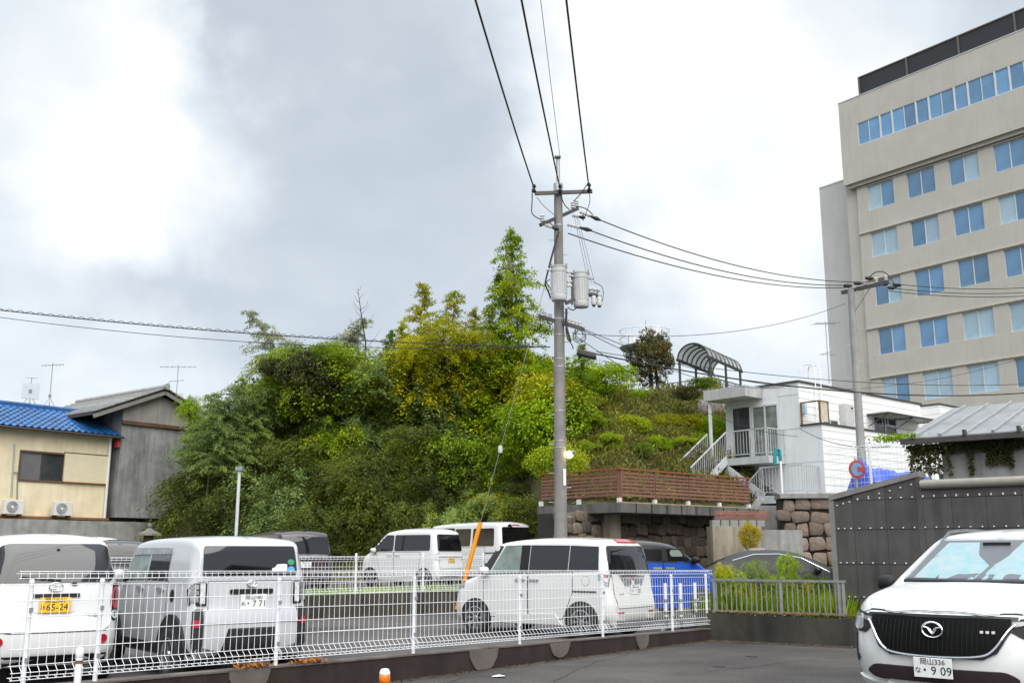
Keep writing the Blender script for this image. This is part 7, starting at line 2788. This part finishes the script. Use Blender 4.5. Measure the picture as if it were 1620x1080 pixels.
def bamboo_plume(n_whorl=34, leaf=.021, wid=.0030, lean=.10, full=1.0, seed=0):
    """One tall bamboo, height 1: tiers of drooping twigs up the culm with gaps between, thin at the tip."""
    rg = np.random.default_rng(seed)
    P, DD, NN = [], [], []
    for i in range(n_whorl):
        h = .25 + .75 * (i / (n_whorl - 1)) ** .95
        wdt = .165 * full * (1 - .84 * max(0, (h - .42) / .58) ** 1.1) * (.7 + .3 * min(1, (h - .2) / .2))
        cx = lean * h ** 2.2
        for k in range(rg.integers(3, 6)):
            a = rg.uniform(0, 2 * math.pi)
            out = np.array([math.cos(a), math.sin(a), 0])
            L_ = wdt * rg.uniform(.45, 1.3)
            per = int(95 * (.25 + L_ / .15))
            # leaves sit in fans at a few nodes of the twig
            node = rg.integers(1, 6, per) / 5.0
            t = np.clip(node + rg.normal(size=per) * .05, .05, 1.1)
            pts = np.array([cx, 0, h]) + np.outer(t * L_, out) + np.outer(L_ * (.75 * t - .70 * t ** 2), [0, 0, 1]) + rg.normal(size=(per, 3)) * np.array([.007, .007, .0045])
            d = out * .5 + rg.normal(size=(per, 3)) * .6 + np.array([0, 0, -.30])
            P.append(pts)
            DD.append(d)
            NN.append(np.tile([0, 0, 1.0], (per, 1)) + rg.normal(size=(per, 3)) * .5)
    P, DD, NN = map(np.concatenate, (P, DD, NN))
    return leaves(P, DD, NN, rg.uniform(.6, 1.2, len(P)) * leaf, rg.uniform(.7, 1.2, len(P)) * wid), lean


def trunk_mesh(kind):
    mb = MB()
    rnd = random.Random(kind)
    bend = rnd.uniform(-.12, .12)
    mb.tube([(0, 0, -1.0), (bend * .5, 0, -.5), (bend, .03, .05), (bend * 1.2, .0, .5)], .05, 7, True, [.075, .06, .045, .015])
    for k in range(6):
        a = rnd.uniform(0, 6.28)
        z0 = rnd.uniform(-.5, .15)
        e = (math.cos(a) * .75, math.sin(a) * .75, z0 + rnd.uniform(.25, .6))
        mb.tube([(bend * .7, 0, z0), (e[0] * .5, e[1] * .5, (z0 + e[2]) / 2 - .05), e], .02, 5, True, [.03, .02, .006])
    return mb


FEATH = [feathery() for _ in range(4)]
BUSH = [bushy() for _ in range(4)]
LOOSE = [bushy(30, 130, .11, .034, 1.0, .26) for _ in range(2)]
CROWNS = {}


def crown(kind, i, m):
    key = (kind, i, m.name)
    if key not in CROWNS:
        arr = {'f': FEATH, 'b': BUSH, 'l': LOOSE}[kind]
        CROWNS[key] = leaf_mesh('crown', arr[i % len(arr)], m)
    return CROWNS[key]


TRUNKS = [trunk_mesh(k).mesh('trunk', BARK, True, 60) for k in range(3)]
rv = random.Random(33)
NTREE = [0]


def plant(px, py, Y, w_px, h_px, kind, m, name, label, cat, group=None, up=True, zscale=1.0):
    """A tree or shrub whose crown centre shows at px, py and which is w_px wide and h_px tall in the picture."""
    c = at(px, py, Y)
    k = Y * .98 / 1620
    sx_, sz_ = w_px * k / 2, h_px * k / 2
    t = thing(name, label, cat, tuple(c), rv.uniform(0, 6.28), group)
    NTREE[0] += 1
    o = obj('crown', crown(kind, rv.randrange(4), m), t)
    o.scale = (sx_, sx_, sz_ * 1.05)
    q = obj('trunk', TRUNKS[NTREE[0] % 3], t)
    q.scale = (sx_ * .7, sx_ * .7, sz_ * .8)
    return t


# ---- the tall bamboos and the single trees that can be told apart
BAM = {}


def bamboo(px, ytop, ybase, Y, m, label, lean=.1, full=1.0, seed=0, rot=None):
    a_, b_ = at(px, ybase, Y), at(px, ytop, Y)
    h_ = b_.z - a_.z
    key = (seed, m.name)
    if key not in BAM:
        v, _ = bamboo_plume(seed=seed, lean=lean, full=full)
        cm = leaf_mesh('crown', v, m)
        ml = MB().tube([(lean * (h / 10) ** 2.2, 0, h / 10) for h in range(0, 11)], .006, 6, True, [.0085 * (1 - .085 * i) for i in range(11)]).mesh('culm', CULM, True)
        BAM[key] = (cm, ml)
    t = thing('bamboo', label, 'bamboo', tuple(a_), rot if rot is not None else rv.uniform(0, 6.28), 'tall bamboos on the hilltop')
    for nm, me in zip(('crown', 'culm'), BAM[key]):
        o = obj(nm, me, t)
        o.scale = (h_,) * 3
    return t


bamboo(823, 368, 690, 45.5, LF_MID, 'tallest feathery bamboo on the hill just left of the utility pole', -.05, 1.30, 1, 0)
bamboo(806, 440, 700, 46.5, LF_MID, 'bamboo close behind the tallest bamboo left of the utility pole', -.06, 1.3, 2, .3)
bamboo(660, 452, 700, 48, LF_YEL, 'pale yellow bamboo plume with the leftmost tip of the yellow clump', .02, 1.25, 3, 0)
bamboo(706, 464, 700, 47.5, LF_YEL, 'broad yellow green bamboo plume in the middle of the yellow clump', .05, 1.6, 4, 0)
bamboo(742, 490, 700, 48, LF_YEL, 'thin bamboo tip on the right of the yellow clump', .05, 1.3, 5, .5)
bamboo(778, 490, 700, 48.5, LF_YEL, 'small yellowish bamboo between the yellow clump and the tallest bamboo', .03, 1.2, 3, 2)
bamboo(640, 512, 700, 47, LF_YEL, 'low yellow bamboo at the left foot of the yellow clump', -.10, 1.5, 5, 3)
bamboo(478, 495, 720, 47, LF_PALE, 'pale arching bamboo leaning left over the dark shrubs', -.42, 2.0, 6, 0)
bamboo(486, 508, 720, 47.5, LF_PALE, 'arching bamboo with bent tip beside the pale leaning bamboo', .40, 1.9, 7, 0)
bamboo(537, 530, 700, 47, LF_GREY, 'small grey green bamboo left of the bare sapling', .15, 1.2, 5, 1)
bamboo(604, 522, 700, 47, LF_MID, 'small bamboo tip right of the bare sapling', .1, 1.3, 4, 1)
bamboo(326, 602, 800, 43.5, LF_GREY, 'grey green bamboo fronds beside the grey gable house', .25, 2.0, 8, 0)
bamboo(352, 622, 800, 43.0, LF_GREY, 'second grey green bamboo right of the fronds by the grey house', .22, 1.9, 8, 2.5)
bamboo(402, 606, 780, 44, LF_GREY, 'grey green bamboo at the left shoulder of the hill', .15, 1.8, 5, 2.2)
bamboo(920, 548, 700, 41, LF_MID, 'young bamboo tip just right of the utility pole', .05, 1.3, 2, 1.8)
# bare sapling
a_, b_ = at(576, 600, 47), at(566, 455, 47)
sp_ = thing('bare_sapling', 'thin leafless sapling rising above the trees against the sky', 'sapling', tuple(a_))
h_ = b_.z - a_.z
dxs = b_.x - a_.x
MB().tube([(0, 0, -.8), (.02, 0, h_ * .4), (dxs * .6, 0, h_ * .75), (dxs, 0, h_)], .02, 5, True, [.045, .035, .022, .008]).build('trunk', BARK, sp_, True)
mb = MB()
rnd = random.Random(4)
for k in range(16):
    t = rnd.uniform(.25, .97)
    s_ = rnd.choice((-1, 1))
    L_ = (1.1 - t) * 1.3
    x0_ = dxs * t * t
    mb.tube([(x0_, 0, h_ * t), (x0_ + s_ * L_ * .5, rnd.uniform(-.2, .2), h_ * t + L_ * .5), (x0_ + s_ * L_ * .75, rnd.uniform(-.3, .3), h_ * t + L_ * 1.0)], .012, 4, True, [.012, .008, .004])
mb.build('twigs', BARK, sp_)
# dark tree by the tower
t = plant(1028, 566, 56, 76, 92, 'l', LF_RUS, 'dark_tree', 'dark rusty leaved tree in front of the lookout platform on the hill', 'tree')
for k, (dx_, dz_, s_) in enumerate(((-.55, .1, .55), (.15, .55, .5), (.55, .35, .45), (.65, -.25, .5), (-.2, -.25, .6), (.42, .80, .25), (.1, 1.0, .22))):
    o = obj('crown_branch', crown('l', k, LF_RUS), t)
    o.scale = (1.1 * s_, 1.1 * s_, 1.3 * s_)
    o.location = (dx_ * 1.35, 0, dz_ * 1.35)
MB().tube([(0, 0, -3.2), (.05, 0, -1.2), (0, 0, .3)], .1, 7, True, [.16, .11, .04]).build('stem', BARK, t, True)
MB().tube([(.5, 0, -3.2), (.35, 0, -1.2), (.3, 0, .1)], .08, 7, True, [.11, .09, .03]).build('stem', BARK, t, True)
t.rotation_euler = (0, 0, 0)

# ---- mass of trees and shrubs: outline of the wood, filled row by row
TOPX = [225, 262, 300, 345, 400, 425, 460, 500, 545, 600, 650, 720, 780, 830, 880, 930, 990, 1050, 1100, 1150]
TOPY = [700, 655, 640, 640, 622, 560, 545, 545, 545, 560, 548, 540, 550, 560, 575, 575, 600, 625, 640, 690]


def hill_Y(px, py):
    """Depth at which the ray meets the hillside (first hit)."""
    r = ray(px, py)
    Y = 36.0
    while Y < 62:
        x, z = r.x / r.y * Y, EYE + r.z / r.y * Y
        if Y > foot(x) and z < hill(x, Y):
            return Y
        Y += .4
    return None


KIND_TXT = {'LF_DARK': 'dark green bamboo shrub', 'LF_GREY': 'grey green feathery shrub', 'LF_MID': 'mid green bushy shrub', 'LF_YEL': 'yellow green shrub', 'LF_BRT': 'bright green creeper mound', 'LF_RUS': 'dark rusty shrub', 'LF_DRY': 'dry brown shrub'}


def zone(px, py):
    """Plants and leaf tones on the slope, shade of the low hollows included, as seen in the photograph."""
    r = rv.random()
    if px > 900:
        if py < 640:
            return ('b', 'LF_YEL' if r < .3 else ('LF_BRT' if r < .75 else 'LF_MID'))
        if px > 1000:
            return ('b', 'LF_DRY' if r < .18 else ('LF_YEL' if r < .55 else ('LF_MID' if r < .8 else 'LF_BRT')))
        return ('b', 'LF_DARK' if r < .35 else ('LF_YEL' if r < .55 else 'LF_MID'))
    if px > 640 and py < 600:
        return ('f' if r < .5 else 'b', 'LF_YEL' if r < .45 else ('LF_MID' if r < .85 else 'LF_DARK'))
    if 690 < px and py < 690:
        return ('b', 'LF_BRT' if r < .48 else ('LF_YEL' if r < .60 else ('LF_MID' if r < .85 else 'LF_GREY')))
    if px > 780:
        return ('b', 'LF_MID' if r < .45 else ('LF_DARK' if r < .80 else ('LF_YEL' if r < .88 and py < 690 else 'LF_BRT' if py < 690 else 'LF_MID')))
    if px < 560 and py < 660 and px > 415:
        return ('b' if r < .6 else 'f', 'LF_RUS' if r < .40 else ('LF_MID' if r < .75 else 'LF_GREY'))
    if py > 765 and px < 640:
        return ('f', 'LF_DARK' if r < .84 else 'LF_GREY')  # dark leaves carry the shade at the foot of the slope
    if py < 720:
        return ('f', 'LF_GREY' if r < .58 else ('LF_MID' if r < .80 else ('LF_DARK' if r < .94 else 'LF_BRT')))
    return ('f', 'LF_DARK' if r < .64 else ('LF_GREY' if r < .88 else 'LF_MID'))


count = 0
ROW, ROWS = 0, []
py = 845.0
while py > 540:
    px = 228 + rv.uniform(-20, 10)
    step = 58 if py > 640 else 46
    while px < 1140:
        x_, y_ = px + rv.uniform(-14, 14), py + rv.uniform(-12, 12)
        top = float(np.interp(x_, TOPX, TOPY))
        if y_ > top + 16:
            lim_low = float(np.interp(x_, [838, 852, 985, 1085, 1145], [845, 738, 732, 724, 690]))
            lim_left = float(np.interp(y_, [600, 720, 770, 820, 850], [318, 318, 300, 312, 322]))
            if y_ < lim_low and x_ > lim_left and not (1075 < x_ < 1150 and y_ < 655):
                Y = hill_Y(x_, y_)
                if Y is None:
                    Y = float(np.interp(x_, [225, 400, 650, 880, 1140], [46, 47, 48, 46, 50]))
                kd, mn = zone(x_, y_)
                small = x_ > 900
                w_ = rv.uniform(70, 108) * .62 if small else rv.uniform(85, 165)
                if 790 < x_ <= 900 and y_ > 690:
                    w_ *= .58
                h_ = w_ * rv.uniform(.72, 1.0) * (.75 if small else 1)
                if y_ - h_ * .45 < top - 8:
                    y_ = top - 8 + h_ * .45
                nm = {'f': 'bamboo_shrub', 'b': 'shrub'}[kd]
                ROWS.append((ROW, x_, KIND_TXT[mn], plant(x_, y_, Y - rv.uniform(.2, 1.0) - (0 if small else rv.uniform(0, 1.6)), w_, h_, kd, globals()[mn], nm, KIND_TXT[mn], 'shrub', 'shrubs and small trees covering the hill')))
                count += 1
        px += step * rv.uniform(.85, 1.15) * (.43 if px > 900 else 1)
    py -= 34 if py > 640 else 27
    ROW += 1
ORD = 'first second third fourth fifth sixth seventh eighth ninth tenth eleventh twelfth thirteenth fourteenth fifteenth sixteenth seventeenth eighteenth nineteenth twentieth'.split()
ordn = lambda k: ORD[k] if k < 20 else ('twenty-' + ORD[k - 20] if k < 29 else 'last')
for r_ in range(ROW):
    row = sorted([q for q in ROWS if q[0] == r_], key=lambda q: q[1])
    for k, (_, x_, txt, t) in enumerate(row):
        rowtxt = 'lowest row' if r_ == 0 else ordn(r_) + ' row up'
        t['label'] = '%s, %s from the left in the %s on the hill' % (txt, ordn(k), rowtxt)
# bright sprays that stand out
for px, py, w_, h_, kd, m, lb in ((705, 715, 92, 46, 'b', LF_BRT, 'bright yellow green spray hanging in front of the dark slope left of the pole'),
                                  (742, 612, 120, 60, 'b', LF_BRT, 'large bright green creeper mound above the hanging spray'),
                                  (848, 600, 70, 60, 'b', LF_BRT, 'bright green creeper on the crest close to the left of the pole'),
                                  (905, 640, 52, 90, 'b', LF_BRT, 'bright green creeper column close to the right of the pole'),
                                  (960, 600, 90, 60, 'b', LF_BRT, 'bright green shrub mound right of the pole on the crest'),
                                  (590, 600, 100, 80, 'f', LF_GREY, 'pale grey green bamboo mound in the middle of the crest'),
                                  (660, 640, 110, 80, 'f', LF_GREY, 'pale grey green bamboo mound below the yellow clump'),
                                  (480, 600, 90, 110, 'b', LF_RUS, 'dark creeper covered tree with two humps at the left of the crest'),
                                  (1112, 606, 46, 22, 'b', LF_MID, 'low green tuft on the rocks right below the arched canopy'),
                                  (1085, 622, 50, 26, 'b', LF_RUS, 'dark dry tuft over the boulders left of the canopy posts'),
                                  (1130, 676, 46, 40, 'b', LF_BRT, 'bright green shrub on the slope beside the door canopy slab'),
                                  (705, 540, 120, 90, 'f', LF_YEL, 'broad yellow feathery mass filling the middle of the yellow clump'),
                                  (760, 545, 70, 60, 'f', LF_YEL, 'yellow feathery mass at the right of the yellow clump'),
                                  (655, 560, 80, 70, 'f', LF_YEL, 'yellow feathery mass at the left of the yellow clump'),
                                  (640, 700, 90, 50, 'f', LF_MID, 'mid green spray in the middle of the dark slope'),
                                  (470, 680, 80, 44, 'f', LF_BRT, 'bright green bamboo spray on the left part of the slope'),
                                  (455, 760, 70, 36, 'f', LF_MID, 'green bamboo spray low on the left part of the slope'),
                                  (300, 645, 50, 50, 'f', LF_BRT, 'bright green spray leaning on the grey house wall'),
                                  (790, 800, 80, 44, 'b', LF_YEL, 'yellowish shrub low on the slope above the white van'),
                                  (430, 580, 44, 34, 'b', LF_RUS, 'dark leafy arm reaching left from the creeper covered tree'),
                                  (520, 560, 60, 50, 'b', LF_MID, 'small green hump right of the creeper covered tree')):
    plant(px, py, (hill_Y(px, py) or 46) - 1.6, w_, h_, kd, m, 'creeper_mound' if m is LF_BRT else 'bush', lb, 'bush')
# undergrowth so that no bare earth shows between the shrubs
N_ = 40000
P, Nn = [], []
rg = NPR
xs_ = rg.uniform(-22, 12, N_)
tt = rg.uniform(0, 1, N_)
for x, t in zip(xs_, tt):
    f = foot(x)
    y = f + t * 15
    P.append((x, y, hill(x, y) + .02))
P = np.array(P)
keep = NPR.random(len(P)) < np.where((P[:, 0] > 2.2) & (P[:, 2] < 6.0), .55, 1)
P = P[keep]
P = P + rg.normal(size=P.shape) * np.array([.15, .15, .12]) + np.array([0, 0, .15])
v = leaves(P, rnd_unit(len(P)) + np.array([0, 0, .5]), rnd_unit(len(P)) + np.array([0, -.4, .8]), rg.uniform(.10, .26, len(P)), rg.uniform(.018, .04, len(P)))
o = obj('undergrowth', leaf_mesh('undergrowth', v, LF_DARK))  # dark leaf colour puts shade into the gaps between shrubs
tag(o, 'low leafy undergrowth covering the earth of the hillside between the shrubs', 'undergrowth', kind='stuff')


P = []
while len(P) < 26000:
    x, t = rv.uniform(2.0, 11.5), rv.random() ** 1.3
    y = foot(x) + .15 + t * 12
    P.append((x + rv.gauss(0, .1), y + rv.gauss(0, .1), hill(x, y) + .10 + abs(rv.gauss(0, .16))))
P = np.array(P)
v = leaves(P, rnd_unit(len(P)) + np.array([0, 0, .8]), rnd_unit(len(P)) + np.array([0, -.5, .6]), rg.uniform(.12, .34, len(P)), rg.uniform(.018, .04, len(P)))
tag(obj('slope_growth', leaf_mesh('slope_growth', v, LF_SLOPE)), 'tangled brown and yellow green growth on the slope behind the timber deck', 'undergrowth', kind='stuff')


def grass(name, label, pts, h, wd, m, seed, tilt=.35):
    rg = np.random.default_rng(seed)
    P = np.array(pts)
    n = len(P)
    d = np.concatenate([rg.normal(size=(n, 2)) * tilt, np.ones((n, 1))], axis=1)
    v = leaves(P, d, np.concatenate([rg.normal(size=(n, 2)), np.zeros((n, 1))], axis=1) + .01, rg.uniform(.4, 1.1, n) * h, rg.uniform(.6, 1.3, n) * wd)
    o = obj(name, leaf_mesh(name, v, m))
    return tag(o, label, 'grass', kind='stuff')


rnd = random.Random(6)
grass('grass', 'bright green grass strip along the foot of the second white fence', [tuple(wal(rnd.uniform(-8, 6.6), rnd.uniform(.05, 1.0), .40)) for _ in range(9000)], .30, .012, LF_BRT, 1)
pts = []
for _ in range(5200):
    s = rnd.uniform(-.3, sb - .05)
    pts.append(tuple(qq(s, rnd.uniform(.25, 3.0), .30)))
grass('tall_weeds', 'tall green weeds growing behind the grey railing in front of the dark saloon', pts, .55, .014, LF_MID, 2, .25)
mb = MB().add([qq(-1.5, .2, .30), qq(QL + .2, .2, .30), qq(QL + .2, 3.6, .22), qq(-1.5, 3.6, .22)], [(0, 1, 2, 3)])
struct(mb.build('verge', SOIL))
for px, py, w_, h_, kd, m, lb in ((1160, 918, 60, 40, 'f', LF_BRT, 'green weed clump behind the left end of the grey railing'), (1196, 905, 50, 50, 'f', LF_GREY, 'grey green weed clump before the middle of the dark saloon'),
                              (1246, 898, 46, 56, 'f', LF_BRT, 'bright weed clump before the bonnet of the dark saloon'), (1292, 930, 50, 50, 'f', LF_MID, 'weed clump at the right end of the grey railing'), (1222, 925, 70, 44, 'f', LF_MID, 'low weed clump in the middle of the railing'), (1172, 940, 60, 50, 'f', LF_YEL, 'yellowish weed clump low at the left of the railing'), (1146, 905, 34, 34, 'f', LF_YEL, 'small yellowish weed clump at the corner of the mesh fence'), (1268, 940, 60, 50, 'f', LF_YEL, 'yellowish weed clump low in the right half of the railing')):
    plant(px, py, 18.8, w_, h_, kd, m, 'weed_clump', lb, 'weeds', 'weed clumps behind the grey railing')
yb_ = at(1187, 853, 31.5)
LF_GOLD = leaf_mat('leaves_golden', (.24, .19, .006), (.50, .40, .01), (.62, .48, .01), .75, .1)
t = plant(1187, 850, 31.5, 32, 52, 'b', LF_GOLD, 'yellow_shrub', 'bright yellow upright shrub in front of the beige wall', 'shrub')
bt = thing('planter', 'pale pot with brown side standing below the yellow shrub', 'planter', (yb_.x + .15, yb_.y, 0))
MB().lathe([(0, 0), (.22, 0), (.28, yb_.z - .25), (.24, yb_.z - .25), (.2, .1), (0, .1)], n=14).build('pot', mat('pale_pot', (.5, .42, .36), .8), bt, True)
# dead leaves and moss on the low wall and the creepers of the shed
rg = NPR
n = 900
P = np.array([tuple(qq(rnd.uniform(-.1, QL), rnd.uniform(.02, .18), .45 + rnd.uniform(0, .03))) for _ in range(n)])
v = leaves(P, rnd_unit(n) * np.array([1, 1, .3]), rnd_unit(n) * .4 + np.array([0, 0, 1]), rg.uniform(.03, .08, n), rg.uniform(.01, .02, n))
tag(obj('leaf_litter', leaf_mesh('leaf_litter', v, LF_DRY)), 'brown dead leaves lying along the top of the mossy low wall', 'leaves', kind='stuff')
Rz = Matrix.Rotation(sh.rotation_euler.z, 4, 'Z')
Ms = Matrix.Translation(sh.location) @ Rz
P = []
for x0_, x1_, dn, cnt in ((sx(1440, 705)[0], sx(1490, 705)[0], .55, 1500), (sx(1445, 705)[0], sx(1620, 690)[0], .16, 1500), (sx(1500, 700)[0], sx(1504, 700)[0], .6, 160), (sx(1532, 700)[0], sx(1538, 700)[0], .6, 260), (sx(1560, 695)[0], sx(1598, 690)[0], .42, 1000), (sx(1594, 690)[0], sx(1600, 690)[0], .5, 200)):
    for _ in range(cnt):
        x = rnd.uniform(x0_, x1_)
        f = rnd.random() ** 1.6
        P.append(Ms @ Vector((x, -.06 - rnd.uniform(0, .3) * (1 - f) * (1 if x < .4 else .25), ze - .10 - f * dn)))
P = np.array([tuple(p) for p in P])
n = len(P)
v = leaves(P, rnd_unit(n) + np.array([0, 0, -.8]), rnd_unit(n), rg.uniform(.04, .09, n), rg.uniform(.012, .025, n))
o = tag(obj('creeper', leaf_mesh('creeper', v, LF_RUS)), 'dark dead creeper hanging under the eave of the ribbed shed roof', 'creeper', kind='stuff')
P = np.array([tuple(Ms @ Vector((rnd.gauss(sx(1425, 700)[0], .22), rnd.uniform(-.5, .1), ze + .02 + rnd.uniform(0, .09)))) for _ in range(700)])
n = len(P)
v = leaves(P, rnd_unit(n), rnd_unit(n) + np.array([0, 0, 1]), rg.uniform(.04, .08, n), rg.uniform(.012, .02, n))
tag(obj('roof_moss', leaf_mesh('roof_moss', v, LF_BRT)), 'bright green leafy tuft at the left corner of the shed roof', 'plant', kind='stuff')
